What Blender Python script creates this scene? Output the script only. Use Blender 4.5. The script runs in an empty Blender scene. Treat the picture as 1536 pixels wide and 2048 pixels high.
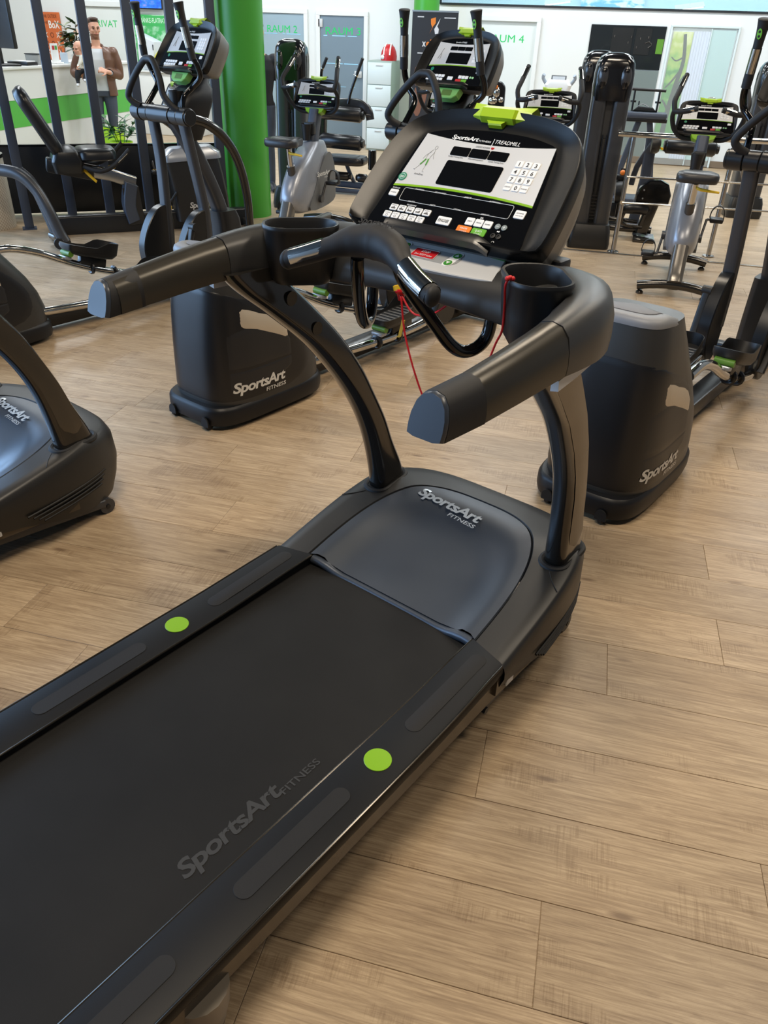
import bpy, bmesh, math, random
from mathutils import Matrix, Vector, Euler
R = math.radians
random.seed(7)
C = bpy.context.scene.collection
SC = bpy.context.scene

# ------------------------------------------------------------------ camera
CAM_Z = 1.76
PITCH, ROLL, HEAD = R(32.026), R(2.10), R(-13.276)
fw = Vector((math.sin(HEAD) * math.cos(PITCH), math.cos(HEAD) * math.cos(PITCH), -math.sin(PITCH)))
rt = Vector((math.cos(HEAD), -math.sin(HEAD), 0))
up = rt.cross(fw)
c_, s_ = math.cos(ROLL), math.sin(ROLL)
rt2, up2 = rt * c_ + up * s_, up * c_ - rt * s_
cam_d = bpy.data.cameras.new('camera')
cam = bpy.data.objects.new('camera', cam_d)
C.objects.link(cam)
cam.matrix_world = Matrix(((rt2.x, up2.x, -fw.x, 0), (rt2.y, up2.y, -fw.y, 0), (rt2.z, up2.z, -fw.z, CAM_Z), (0, 0, 0, 1)))
cam_d.sensor_fit = 'VERTICAL'
cam_d.sensor_height = 36.0
cam_d.lens = 1538.0 / 2048.0 * 36.0
cam_d.clip_start, cam_d.clip_end = 0.05, 200
SC.camera = cam

# ------------------------------------------------------------------ world, light, exposure
W = bpy.data.worlds.new('sky')
SC.world = W
W.use_nodes = True
W.node_tree.nodes['Background'].inputs[0].default_value = (0.55, 0.75, 1.0, 1)
W.node_tree.nodes['Background'].inputs[1].default_value = 1.0
SC.view_settings.view_transform = 'Standard'
SC.view_settings.look = 'None'
SC.view_settings.gamma = 1.0
SC.view_settings.use_curve_mapping = False
SC.view_settings.exposure = 0.0
SC.cycles.use_denoising = True
SC.cycles.max_bounces = 8
SC.cycles.diffuse_bounces = 4
SC.cycles.glossy_bounces = 4
SC.cycles.transmission_bounces = 6
SC.cycles.sample_clamp_indirect = 6.0

def area(name, loc, rot, sx, sy, watts, col):
    l = bpy.data.lights.new(name, 'AREA')
    l.shape, l.size, l.size_y, l.energy, l.color = 'RECTANGLE', sx, sy, watts, col
    o = bpy.data.objects.new(name, l)
    o.location, o.rotation_euler = loc, rot
    C.objects.link(o)
    return o

CEIL = 4.6
# daylight through the tall glazing along the left side and behind the camera
for i, y in enumerate((-1.8, 2.0, 5.8)):
    area('window_daylight', (-8.9, y, 2.3), (0, R(-90), 0), 4.0, 3.4, 330, (0.40, 0.64, 1.0))
# warm ceiling panels over the training floor
WARM = (1.0, 0.86, 0.68)
for (x, y, w_) in ((-0.75, 1.0, 150), (2.3, 2.6, 85), (0.2, 5.4, 85), (-4.2, 4.2, 45), (2.8, 6.4, 55)):
    area('ceiling_panel', (x, y, CEIL - 0.06), (0, 0, 0), 1.2, 0.6, w_ * 0.85, WARM)
# cool neutral panels over the rooms at the back
COOL = (0.93, 0.98, 1.0)
for (x, y, w_) in ((-7.5, 9.0, 150), (-4.2, 9.2, 110), (-0.8, 9.2, 120), (2.4, 9.6, 120), (-9.0, 12.4, 170), (-5.4, 12.4, 150), (-2.0, 12.4, 170), (1.4, 12.4, 170), (4.4, 11.6, 120)):
    area('ceiling_panel', (x, y, CEIL - 0.06), (0, 0, 0), 1.5, 0.8, w_ * 0.72, COOL)

# ------------------------------------------------------------------ materials
def lin(c):
    return tuple(((v / 255) / 12.92 if v / 255 <= 0.04045 else ((v / 255 + 0.055) / 1.055) ** 2.4) for v in c)

MATS = {}
def mat(name, rgb, rough=0.5, metal=0.0, bump=None, coat=0.0, spec=0.5, emit=0, trans=0.0, var=0.0, alpha=1.0):
    if name in MATS:
        return MATS[name]
    m = bpy.data.materials.new(name)
    m.use_nodes = True
    nt = m.node_tree
    b = nt.nodes['Principled BSDF']
    col = lin(rgb) + (1,)
    b.inputs['Base Color'].default_value = col
    b.inputs['Roughness'].default_value = rough
    b.inputs['Metallic'].default_value = metal
    b.inputs['Coat Weight'].default_value = coat
    b.inputs['Coat Roughness'].default_value = 0.12
    b.inputs['Specular IOR Level'].default_value = spec
    if alpha < 1:
        b.inputs['Alpha'].default_value = alpha
    if trans:
        b.inputs['Transmission Weight'].default_value = trans
    if emit:
        b.inputs['Emission Color'].default_value = col
        b.inputs['Emission Strength'].default_value = emit
    tc = nt.nodes.new('ShaderNodeTexCoord')
    if bump:
        n = nt.nodes.new('ShaderNodeTexNoise')
        n.inputs['Scale'].default_value = bump[0]
        n.inputs['Detail'].default_value = 2
        bp = nt.nodes.new('ShaderNodeBump')
        bp.inputs['Strength'].default_value = bump[1]
        bp.inputs['Distance'].default_value = 0.0004
        nt.links.new(tc.outputs['Object'], n.inputs['Vector'])
        nt.links.new(n.outputs['Fac'], bp.inputs['Height'])
        nt.links.new(bp.outputs['Normal'], b.inputs['Normal'])
    # slight uneven wear in the gloss
    n2 = nt.nodes.new('ShaderNodeTexNoise')
    n2.inputs['Scale'].default_value = 6
    n2.inputs['Detail'].default_value = 4
    mr = nt.nodes.new('ShaderNodeMapRange')
    mr.inputs['To Min'].default_value = max(0.02, rough - 0.05)
    mr.inputs['To Max'].default_value = min(1, rough + 0.05)
    nt.links.new(tc.outputs['Object'], n2.inputs['Vector'])
    nt.links.new(n2.outputs['Fac'], mr.inputs['Value'])
    nt.links.new(mr.outputs['Result'], b.inputs['Roughness'])
    if var:
        mx = nt.nodes.new('ShaderNodeMix')
        mx.data_type = 'RGBA'
        mx.inputs['A'].default_value = col
        mx.inputs['B'].default_value = tuple(x * (1 - var) for x in col[:3]) + (1,)
        nt.links.new(n2.outputs['Fac'], mx.inputs['Factor'])
        nt.links.new(mx.outputs['Result'], b.inputs['Base Color'])
    MATS[name] = m
    return m

BLK = mat('black textured plastic', (22, 22, 23), 0.42, bump=(900, 0.25))
BLKS = mat('black satin plastic', (24, 25, 27), 0.3)
BLKG = mat('black gloss', (10, 10, 11), 0.1)
RUB = mat('black rubber', (20, 20, 22), 0.62, bump=(500, 0.2))
DGR = mat('dark grey plastic', (36, 35, 34), 0.36, bump=(900, 0.25))
ARMM = mat('bronze grey satin plastic', (62, 59, 53), 0.30, metal=0.5)
GUN = mat('gunmetal lacquer', (56, 53, 49), 0.14, metal=0.6, coat=0.7)
GUNS = mat('gunmetal satin', (74, 75, 78), 0.34, metal=0.5)
HOODB = mat('charcoal hood plastic', (36, 35, 34), 0.42, bump=(1000, 0.2))
SCOOP = mat('slate grey hood insert', (72, 78, 87), 0.38, metal=0.4, bump=(900, 0.15))
SILV = mat('silver paint', (168, 172, 178), 0.32, metal=0.6)
SILVP = mat('silver console foil', (205, 206, 206), 0.38, metal=0.15)
LSILV = mat('light silver plastic', (150, 153, 160), 0.3, metal=0.4)
CHR = mat('chrome', (205, 203, 198), 0.08, metal=1.0)
STEEL = mat('brushed steel', (178, 176, 172), 0.22, metal=1.0)
LIME = mat('lime green plastic', (158, 190, 22), 0.4)
LIMD = mat('lime green disc', (126, 176, 20), 0.35)
WHT = mat('white key', (232, 233, 232), 0.4)
INK = mat('black ink', (22, 23, 26), 0.5)
GREYI = mat('grey ink', (120, 124, 128), 0.5)
GRNI = mat('green ink', (70, 150, 60), 0.5)
TEAL = mat('teal green ink', (30, 130, 95), 0.45)
REDK = mat('red key', (186, 24, 32), 0.38)
ORGK = mat('orange key', (238, 128, 40), 0.4)
RED = mat('red cord', (196, 18, 24), 0.5)
YEL = mat('yellow plastic', (236, 186, 20), 0.4)
LBLUE = mat('pale metallic lettering', (206, 214, 220), 0.25, metal=0.35)
WHLET = mat('off white lettering', (208, 205, 198), 0.45)
WORN = mat('worn grey belt print', (58, 58, 58), 0.8, spec=0.3)
BELT = mat('treadmill belt rubber', (27, 26, 25), 0.66, bump=(600, 0.3), var=0.35, spec=0.2)
PAD = mat('anti slip pad', (30, 29, 29), 0.7, bump=(700, 0.9), spec=0.3)
RAILM = mat('black side rail', (14, 15, 18), 0.5, bump=(700, 0.25), spec=0.22)
BEAD = mat('rail highlight bead', (60, 56, 50), 0.16, metal=0.6)
FOOTM = mat('beige grey foot paint', (140, 130, 116), 0.45)
SKIRT = mat('bronze frame paint', (92, 85, 75), 0.26, metal=0.55)
DARKIN = mat('dark recess', (8, 8, 9), 0.6)
NAVY = mat('anthracite powder coat', (66, 73, 86), 0.42, metal=0.2)
VINYL = mat('black vinyl', (24, 24, 26), 0.3, bump=(400, 0.2))

# ------------------------------------------------------------------ mesh helper
def vec(p):
    return Vector(p)

def smooth_path(pts, steps=6, closed=False):
    pts = [Vector(p) for p in pts]
    n = len(pts)
    if n < 3:
        return pts
    out = []
    rng = range(n if closed else n - 1)
    for i in rng:
        if closed:
            p0, p1, p2, p3 = pts[(i - 1) % n], pts[i], pts[(i + 1) % n], pts[(i + 2) % n]
        else:
            p0, p1, p2, p3 = pts[max(0, i - 1)], pts[i], pts[i + 1], pts[min(n - 1, i + 2)]
        for k in range(steps):
            t = k / steps
            out.append(0.5 * ((2 * p1) + (p2 - p0) * t + (2 * p0 - 5 * p1 + 4 * p2 - p3) * t * t + (3 * p1 - p0 - 3 * p2 + p3) * t ** 3))
    if not closed:
        out.append(pts[-1])
    return out

def lerp_list(vals, n):
    m = len(vals)
    out = []
    for i in range(n):
        x = i / max(1, n - 1) * (m - 1)
        k = min(m - 2, int(x)) if m > 1 else 0
        out.append(vals[0] if m == 1 else vals[k] + (vals[k + 1] - vals[k]) * (x - k))
    return out

def rrect(w, h, r, n=4):
    """closed outline of a rounded rectangle, counter-clockwise"""
    r = min(r, w / 2 - 1e-5, h / 2 - 1e-5)
    out = []
    for cx, cy, a0 in ((w / 2 - r, h / 2 - r, 0), (-w / 2 + r, h / 2 - r, 90), (-w / 2 + r, -h / 2 + r, 180), (w / 2 - r, -h / 2 + r, 270)):
        for i in range(n + 1):
            a = R(a0 + 90 * i / n)
            out.append((cx + r * math.cos(a), cy + r * math.sin(a)))
    return out

def circ(r, n=20, cx=0, cy=0, ry=None):
    ry = r if ry is None else ry
    return [(cx + r * math.cos(2 * math.pi * i / n), cy + ry * math.sin(2 * math.pi * i / n)) for i in range(n)]

def stadium(l, r, n=8):
    return rrect(l, 2 * r, r - 1e-4, n)

def resample(poly, n):
    p = [Vector((a[0], a[1])) for a in poly]
    m = len(p)
    seg = [(p[(i + 1) % m] - p[i]).length for i in range(m)]
    tot = sum(seg)
    out, i, acc = [], 0, 0.0
    for k in range(n):
        t = tot * k / n
        while acc + seg[i] < t and i < m - 1:
            acc += seg[i]
            i += 1
        f = (t - acc) / max(seg[i], 1e-9)
        q = p[i] + (p[(i + 1) % m] - p[i]) * f
        out.append((q.x, q.y))
    return out

class G:
    def __init__(s):
        s.v, s.f, s.m = [], [], []
        s.mi = 0
    def add(s, V, F):
        o = len(s.v)
        s.v += [tuple(p) for p in V]
        s.f += [tuple(i + o for i in q) for q in F]
        s.m += [s.mi] * len(F)
        return s
    def box(s, c, size, bev=0.0, rot=None):
        hx, hy, hz = size[0] / 2, size[1] / 2, size[2] / 2
        M = (rot if isinstance(rot, Matrix) else Euler(rot).to_matrix()) if rot else Matrix.Identity(3)
        c = Vector(c)
        b = min(bev, hx * 0.95, hy * 0.95, hz * 0.95)
        if b <= 0:
            V = [c + M @ Vector((x * hx, y * hy, z * hz)) for z in (-1, 1) for y in (-1, 1) for x in (-1, 1)]
            return s.add(V, [(0, 2, 3, 1), (4, 5, 7, 6), (0, 1, 5, 4), (2, 6, 7, 3), (0, 4, 6, 2), (1, 3, 7, 5)])
        rings = []
        n = 2 if b > 0.004 else 1
        prof = [(math.sin(math.pi / 2 * i / n), 1 - math.cos(math.pi / 2 * i / n)) for i in range(n + 1)]
        levels = [(-hz + b * (1 - q[0]), b * q[1]) for q in prof[::-1]]
        levels = []
        for i in range(n + 1):
            a = math.pi / 2 * i / n
            levels.append((-hz + b * (1 - math.sin(a)), b * (1 - math.cos(a))))
        for i in range(n, -1, -1):
            a = math.pi / 2 * i / n
            levels.append((hz - b * (1 - math.sin(a)), b * (1 - math.cos(a))))
        lo = [(z, ins) for z, ins in levels[:n + 1]][::-1]
        lo = sorted(levels[:n + 1], key=lambda q: q[0])
        hi = sorted(levels[n + 1:], key=lambda q: q[0])
        for z, ins in lo + hi:
            ring = rrect(2 * hx - 2 * ins, 2 * hy - 2 * ins, max(b - ins, 0.0005), n)
            rings.append([c + M @ Vector((x, y, z)) for x, y in ring])
        return s.loft(rings)
    def loft(s, rings, closed=True, cap0=True, cap1=True):
        n = len(rings[0])
        V = [p for r in rings for p in r]
        F = []
        for k in range(len(rings) - 1):
            for i in range(n if closed else n - 1):
                j = (i + 1) % n
                F.append((k * n + i, k * n + j, (k + 1) * n + j, (k + 1) * n + i))
        if closed and cap0:
            F.append(tuple(range(n - 1, -1, -1)))
        if closed and cap1:
            F.append(tuple((len(rings) - 1) * n + i for i in range(n)))
        return s.add(V, F)
    def tube(s, pts, r, n=10, steps=6, sec=None, upv=None, caps=True, closed=False):
        P = smooth_path(pts, steps, closed) if steps > 1 else [Vector(p) for p in pts]
        rr = lerp_list(list(r) if isinstance(r, (list, tuple)) else [r], len(P))
        m = len(P)
        T = []
        for i in range(m):
            a = P[(i - 1) % m] if closed else P[max(0, i - 1)]
            b = P[(i + 1) % m] if closed else P[min(m - 1, i + 1)]
            T.append((b - a).normalized())
        ref = Vector(upv) if upv else (Vector((0, 0, 1)) if abs(T[0].z) < 0.9 else Vector((0, 1, 0)))
        rings = []
        for i in range(m):
            t = T[i]
            if upv:
                x = t.cross(Vector(upv)).normalized()
            else:
                x = ref - t * ref.dot(t)
                x.normalize()
                ref = x
            y = t.cross(x)
            if sec:
                sc = rr[i]
                rings.append([P[i] + x * (a * sc) + y * (b * sc) for a, b in sec])
            else:
                rings.append([P[i] + (x * math.cos(2 * math.pi * k / n) + y * math.sin(2 * math.pi * k / n)) * rr[i] for k in range(n)])
        if closed:
            rings.append(rings[0])
            return s.loft(rings, cap0=False, cap1=False)
        return s.loft(rings, cap0=caps, cap1=caps)
    def cyl(s, p0, p1, r, n=20, r2=None, bev=0.0):
        p0, p1 = Vector(p0), Vector(p1)
        r2 = r if r2 is None else r2
        d = (p1 - p0).normalized()
        ref = Vector((0, 0, 1)) if abs(d.z) < 0.9 else Vector((1, 0, 0))
        x = d.cross(ref).normalized()
        y = d.cross(x)
        L = (p1 - p0).length
        prof = [(r - bev, 0), (r, bev), (r2, L - bev), (r2 - bev, L)] if bev > 0 else [(r, 0), (r2, L)]
        return s.loft([[p0 + d * h + (x * math.cos(2 * math.pi * k / n) + y * math.sin(2 * math.pi * k / n)) * q for k in range(n)] for q, h in prof])
    def lathe(s, prof, o=(0, 0, 0), axis=(0, 0, 1), n=24):
        o, d = Vector(o), Vector(axis).normalized()
        ref = Vector((0, 0, 1)) if abs(d.z) < 0.9 else Vector((1, 0, 0))
        x = d.cross(ref).normalized()
        y = d.cross(x)
        return s.loft([[o + d * h + (x * math.cos(2 * math.pi * k / n) + y * math.sin(2 * math.pi * k / n)) * max(q, 1e-4) for k in range(n)] for q, h in prof])
    def ball(s, c, r, n=16, m=10, rot=None):
        c = Vector(c)
        r = Vector(r) if hasattr(r, '__len__') else Vector((r, r, r))
        M = Euler(rot).to_matrix() if rot else Matrix.Identity(3)
        rings = []
        for i in range(m + 1):
            a = -math.pi / 2 + math.pi * i / m
            q = max(math.cos(a), 0.001)
            rings.append([c + M @ Vector((r.x * q * math.cos(2 * math.pi * k / n), r.y * q * math.sin(2 * math.pi * k / n), r.z * math.sin(a))) for k in range(n)])
        return s.loft(rings)
    def prism(s, poly, z0, z1, M=None, bev=0.0):
        """outline in the x-y plane of matrix M, from height z0 to z1, with a chamfer round the far edge"""
        M = M or Matrix.Identity(4)
        n = len(poly)
        ar = sum(poly[i][0] * poly[(i + 1) % n][1] - poly[(i + 1) % n][0] * poly[i][1] for i in range(n))
        if ar < 0:
            poly = poly[::-1]
        rings = [[M @ Vector((x, y, z0)) for x, y in poly]]
        if bev:
            rings.append([M @ Vector((x, y, z1 - bev)) for x, y in poly])
            cx = sum(p[0] for p in poly) / n
            cy = sum(p[1] for p in poly) / n
            ins = []
            for i in range(n):
                a, b, c = Vector(poly[i - 1]), Vector(poly[i]), Vector(poly[(i + 1) % n])
                e1, e2 = (b - a), (c - b)
                nn = Vector((-(e1.y + e2.y), e1.x + e2.x))
                nn = nn.normalized() if nn.length > 1e-9 else Vector((cx - b.x, cy - b.y)).normalized()
                ins.append((b.x + nn.x * bev, b.y + nn.y * bev))
            rings.append([M @ Vector((x, y, z1)) for x, y in ins])
        else:
            rings.append([M @ Vector((x, y, z1)) for x, y in poly])
        return s.loft(rings)
    def build(s, name, m, parent=None, ang=38, flip=False):
        me = bpy.data.meshes.new(name)
        me.from_pydata(s.v, [], s.f)
        bm = bmesh.new()
        bm.from_mesh(me)
        bmesh.ops.recalc_face_normals(bm, faces=bm.faces)
        bm.to_mesh(me)
        bm.free()
        ms = m if isinstance(m, (list, tuple)) else [m]
        for q in ms:
            me.materials.append(q)
        if len(ms) > 1:
            me.polygons.foreach_set('material_index', s.m)
        me.polygons.foreach_set('use_smooth', [True] * len(me.polygons))
        me.set_sharp_from_angle(angle=R(ang))
        o = bpy.data.objects.new(name, me)
        C.objects.link(o)
        if parent is not None:
            o.parent = parent
        return o

def thing(name, label, cat, loc=(0, 0, 0), az=0.0, group=None):
    o = bpy.data.objects.new(name, None)
    o.empty_display_size = 0.1
    C.objects.link(o)
    o.location = loc
    o.rotation_euler = (0, 0, -R(az))
    o['label'], o['category'] = label, cat
    if group:
        o['group'] = group
    return o

def tag(o, label, cat, group=None):
    o['label'], o['category'] = label, cat
    if group:
        o['group'] = group
    return o

def struct(o):
    o['kind'] = 'structure'
    return o

KIDS = {}
def dup(root, loc, az, label, group=None):
    def cp(o, par):
        c = o.copy()
        C.objects.link(c)
        if par is not None:
            c.parent = par
        for ch in o.children:
            cp(ch, c)
        return c
    r = cp(root, None)
    r.location, r.rotation_euler = loc, (0, 0, -R(az))
    r['label'] = label
    if group:
        r['group'] = group
    return r

def frame(o, xa, ya):
    """matrix with origin o, x axis xa, y axis ya (z = x cross y)"""
    x, y = Vector(xa).normalized(), Vector(ya)
    z = x.cross(y).normalized()
    y = z.cross(x)
    o = Vector(o)
    return Matrix(((x.x, y.x, z.x, o.x), (x.y, y.y, z.y, o.y), (x.z, y.z, z.z, o.z), (0, 0, 0, 1)))

def text_mesh(s, bold=0.0, shear=0.0, depth=0.0006, res=3, spacing=1.0):
    cu = bpy.data.curves.new('lettering', 'FONT')
    cu.body, cu.size, cu.shear, cu.offset, cu.extrude, cu.resolution_u = s, 1.0, shear, bold, 0.0, res
    cu.space_character = spacing
    ob = bpy.data.objects.new('lettering', cu)
    me = bpy.data.meshes.new_from_object(ob)
    V = [v.co.copy() for v in me.vertices]
    F = [tuple(p.vertices) for p in me.polygons]
    bpy.data.objects.remove(ob)
    bpy.data.meshes.remove(me)
    bpy.data.curves.remove(cu)
    return V, F

def text(s, M, width=None, height=None, mt=INK, parent=None, bold=0.0, shear=0.0, th=0.0006, name='lettering', fn=None, align='L', spacing=1.0, res=3):
    """lettering laid in the x-y plane of M, fitted to a width and / or cap height; fn bends each point on to a surface"""
    V, F = text_mesh(s, bold, shear, res=res, spacing=spacing)
    x0, x1 = min(v.x for v in V), max(v.x for v in V)
    y1 = 0.72
    sx = width / (x1 - x0) if width else None
    sy = height / y1 if height else sx
    sx = sx if sx else sy
    off = {'L': 0, 'C': -(x1 - x0) / 2, 'R': -(x1 - x0)}[align]
    g = G()
    P = [((v.x - x0 + off) * sx, v.y * sy) for v in V]
    if fn:
        top = [fn(a, b, th) for a, b in P]
    else:
        top = [M @ Vector((a, b, th)) for a, b in P]
    g.add(top, F)
    return g.build(name, mt, parent, ang=30)

# ------------------------------------------------------------------ structure
def wood_mat():
    m = bpy.data.materials.new('oak vinyl plank')
    m.use_nodes = True
    nt = m.node_tree
    N, L = nt.nodes, nt.links
    b = N['Principled BSDF']
    tc = N.new('ShaderNodeTexCoord')
    oi = N.new('ShaderNodeObjectInfo')
    cmb = N.new('ShaderNodeCombineXYZ')
    mul = N.new('ShaderNodeMath'); mul.operation = 'MULTIPLY'; mul.inputs[1].default_value = 37.0
    L.new(oi.outputs['Random'], mul.inputs[0])
    for k in range(3):
        L.new(mul.outputs[0], cmb.inputs[k])
    add = N.new('ShaderNodeVectorMath'); add.operation = 'ADD'
    L.new(tc.outputs['Object'], add.inputs[0]); L.new(cmb.outputs[0], add.inputs[1])
    def noise(sc, scale, detail, rough=0.6, dist=0.0):
        mp = N.new('ShaderNodeMapping'); mp.inputs['Scale'].default_value = sc
        n = N.new('ShaderNodeTexNoise')
        n.inputs['Scale'].default_value = scale; n.inputs['Detail'].default_value = detail
        n.inputs['Roughness'].default_value = rough; n.inputs['Distortion'].default_value = dist
        L.new(add.outputs[0], mp.inputs['Vector']); L.new(mp.outputs[0], n.inputs['Vector'])
        return n.outputs['Fac']
    grain = noise((1.0, 15, 4), 4.4, 10, 0.74, 1.2)      # long grain
    cloud = noise((0.9, 4.0, 1), 1.9, 3)                # broad tone patches
    fine = noise((2.4, 95, 1), 2.2, 5, 0.7)            # fine fibres
    saw = noise((90, 3.0, 1), 2.4, 4, 0.75)              # cross saw marks
    mask = noise((1.6, 3.0, 1), 2.1, 2)                 # where saw marks show
    ramp = N.new('ShaderNodeValToRGB')
    e = ramp.color_ramp.elements
    e[0].position, e[0].color = 0.20, lin((142, 121, 97)) + (1,)
    e[1].position, e[1].color = 0.80, lin((212, 191, 160)) + (1,)
    k = e.new(0.44); k.color = lin((174, 151, 122)) + (1,)
    k = e.new(0.56); k.color = lin((192, 169, 138)) + (1,)
    L.new(grain, ramp.inputs[0])
    def mixc(a, bcol, fac, amount, mode='MULTIPLY'):
        mx = N.new('ShaderNodeMix'); mx.data_type = 'RGBA'; mx.blend_type = mode
        mr = N.new('ShaderNodeMapRange'); mr.inputs['From Min'].default_value = 0.42; mr.inputs['From Max'].default_value = 0.68
        mr.inputs['To Max'].default_value = amount
        L.new(fac, mr.inputs['Value']); L.new(mr.outputs[0], mx.inputs['Factor'])
        L.new(a, mx.inputs['A']); mx.inputs['B'].default_value = bcol
        return mx.outputs['Result']
    c = mixc(ramp.outputs[0], (0.76, 0.72, 0.68, 1), cloud, 0.5)
    c = mixc(c, (0.56, 0.50, 0.44, 1), fine, 0.75)
    # saw marks only in patches
    sm = N.new('ShaderNodeMath'); sm.operation = 'MULTIPLY'
    ms = N.new('ShaderNodeMapRange'); ms.inputs['From Min'].default_value = 0.48; ms.inputs['From Max'].default_value = 0.6
    L.new(mask, ms.inputs['Value']); L.new(ms.outputs[0], sm.inputs[0]); L.new(saw, sm.inputs[1])
    c = mixc(c, (0.66, 0.61, 0.55, 1), sm.outputs[0], 0.9)
    # knots
    mpk = N.new('ShaderNodeMapping'); mpk.inputs['Scale'].default_value = (1.6, 5.5, 1)
    L.new(add.outputs[0], mpk.inputs['Vector'])
    vo = N.new('ShaderNodeTexVoronoi'); vo.inputs['Scale'].default_value = 1.3; vo.inputs['Randomness'].default_value = 1.0
    L.new(mpk.outputs[0], vo.inputs['Vector'])
    kr = N.new('ShaderNodeMapRange'); kr.inputs['From Min'].default_value = 0.03; kr.inputs['From Max'].default_value = 0.09
    kr.inputs['To Min'].default_value = 0.75; kr.inputs['To Max'].default_value = 0.0
    L.new(vo.outputs['Distance'], kr.inputs['Value'])
    mx = N.new('ShaderNodeMix'); mx.data_type = 'RGBA'
    L.new(kr.outputs[0], mx.inputs['Factor']); L.new(c, mx.inputs['A']); mx.inputs['B'].default_value = lin((105, 82, 62)) + (1,)
    c = mx.outputs['Result']
    # board to board tone
    hs = N.new('ShaderNodeHueSaturation')
    mr2 = N.new('ShaderNodeMapRange'); mr2.inputs['To Min'].default_value = 0.86; mr2.inputs['To Max'].default_value = 1.1
    L.new(oi.outputs['Random'], mr2.inputs['Value']); L.new(mr2.outputs[0], hs.inputs['Value']); L.new(c, hs.inputs['Color'])
    L.new(hs.outputs[0], b.inputs['Base Color'])
    b.inputs['Roughness'].default_value = 0.36
    rr = N.new('ShaderNodeMapRange'); rr.inputs['To Min'].default_value = 0.30; rr.inputs['To Max'].default_value = 0.44
    L.new(cloud, rr.inputs['Value']); L.new(rr.outputs[0], b.inputs['Roughness'])
    bp = N.new('ShaderNodeBump'); bp.inputs['Strength'].default_value = 0.35; bp.inputs['Distance'].default_value = 0.0006
    L.new(fine, bp.inputs['Height']); L.new(bp.outputs[0], b.inputs['Normal'])
    return m

WOOD = wood_mat()
WALL = mat('white wall paint', (226, 230, 230), 0.7, bump=(120, 0.15))
WALLG = mat('pale grey wall paint', (196, 199, 203), 0.7, bump=(120, 0.15))
CEILM = mat('dark grey ceiling paint', (58, 61, 63), 0.85)
REARM = mat('grey wall paint', (120, 122, 124), 0.8)
BASEM = mat('oak baseboard', (120, 105, 88), 0.5)
WY = 14.8

floor = struct(G().box((-3.0, 5.4, -0.054), (18.6, 19.2, 0.1)).build('floor', WOOD))
# planks: 0.25 m wide, 1.335 m long, joints staggered as in the photograph
PL, PWD = 1.335, 0.2485
ph = {0: 0.154, 1: 0.685, 2: -0.045, 3: -0.37, 4: 0.30, 5: 0.680, 6: 0.05, 7: 0.680, 8: -0.16, 9: 0.42}
gp = G()
gp.box((0, 0, -0.0025), (PL - 0.0012, PWD - 0.0012, 0.005), bev=0.0009)
plank0 = gp.build('plank', WOOD, floor)
first = True
for row in range(-3, 33):
    yc = 0.896 + PWD * row + PWD / 2
    p0 = ph.get(row, (row * 0.447) % PL)
    xl, xr = -0.80 * max(yc, 0) - 1.2, 0.40 * max(yc, 0) + 0.9
    xl, xr = max(xl, -6.2), min(xr, 3.6)
    x = p0 - PL * math.ceil((p0 - xl) / PL)
    while x < xr:
        o = plank0 if first else plank0.copy()
        if not first:
            C.objects.link(o)
        o.location = (x + PL / 2, yc, 0)
        first = False
        x += PL

struct(G().box((-3.0, 5.4, CEIL + 0.05), (18.6, 19.2, 0.1)).build('ceiling', CEILM))
# back wall, with the glass clerestory band above 2.17 m on the right
CL_X0 = -2.86
gw = G()
gw.box((-6.2, WY + 0.1, 1.085), (12.4, 0.2, 2.17)) if False else None
gw.box(((-12.2 + CL_X0) / 2, WY + 0.1, CEIL / 2), (CL_X0 + 12.2, 0.2, CEIL))
gw.box(((CL_X0 + 6.2) / 2, WY + 0.1, 2.17 / 2), (6.2 - CL_X0, 0.2, 2.17))
gw.box(((CL_X0 + 6.2) / 2, WY + 0.1, (3.3 + CEIL) / 2), (6.2 - CL_X0, 0.2, CEIL - 3.3))
wall_back = struct(gw.build('wall_back', WALL))
cl = G().box(((CL_X0 + 6.2) / 2, WY + 0.1, 2.735), (6.2 - CL_X0 - 0.04, 0.02, 1.11))
CLG = mat('clerestory glass', (168, 208, 214), 0.06, spec=0.8, alpha=0.3)
win1 = struct(cl.build('window_1', CLG))
gt = G().box(((CL_X0 + 6.2) / 2, WY + 0.02, 2.165), (6.2 - CL_X0, 0.1, 0.03), bev=0.004)
gt.box((CL_X0, WY + 0.02, 2.74), (0.03, 0.1, 1.16), bev=0.004)
gt.build('window_frame', mat('dark aluminium', (52, 56, 60), 0.4, metal=0.5), win1)
gb = G()
for i, (x, w) in enumerate(((-1.7, 0.26), (-0.55, 0.2), (1.1, 0.3), (2.6, 0.3))):
    gb.box((x, WY + 1.2, 2.62), (w * 1.3, 0.25, 0.02))
struct(G().box(((CL_X0 + 6.2) / 2, WY + 2.2, 2.8), (9.2, 0.05, 1.6)).build('wall_corridor', mat('corridor wall paint', (196, 222, 226), 0.7)))
area('corridor_light', (1.0, WY + 1.0, 3.3), (R(35), 0, 0), 7.0, 0.5, 90, (0.9, 1.0, 1.0))
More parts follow.
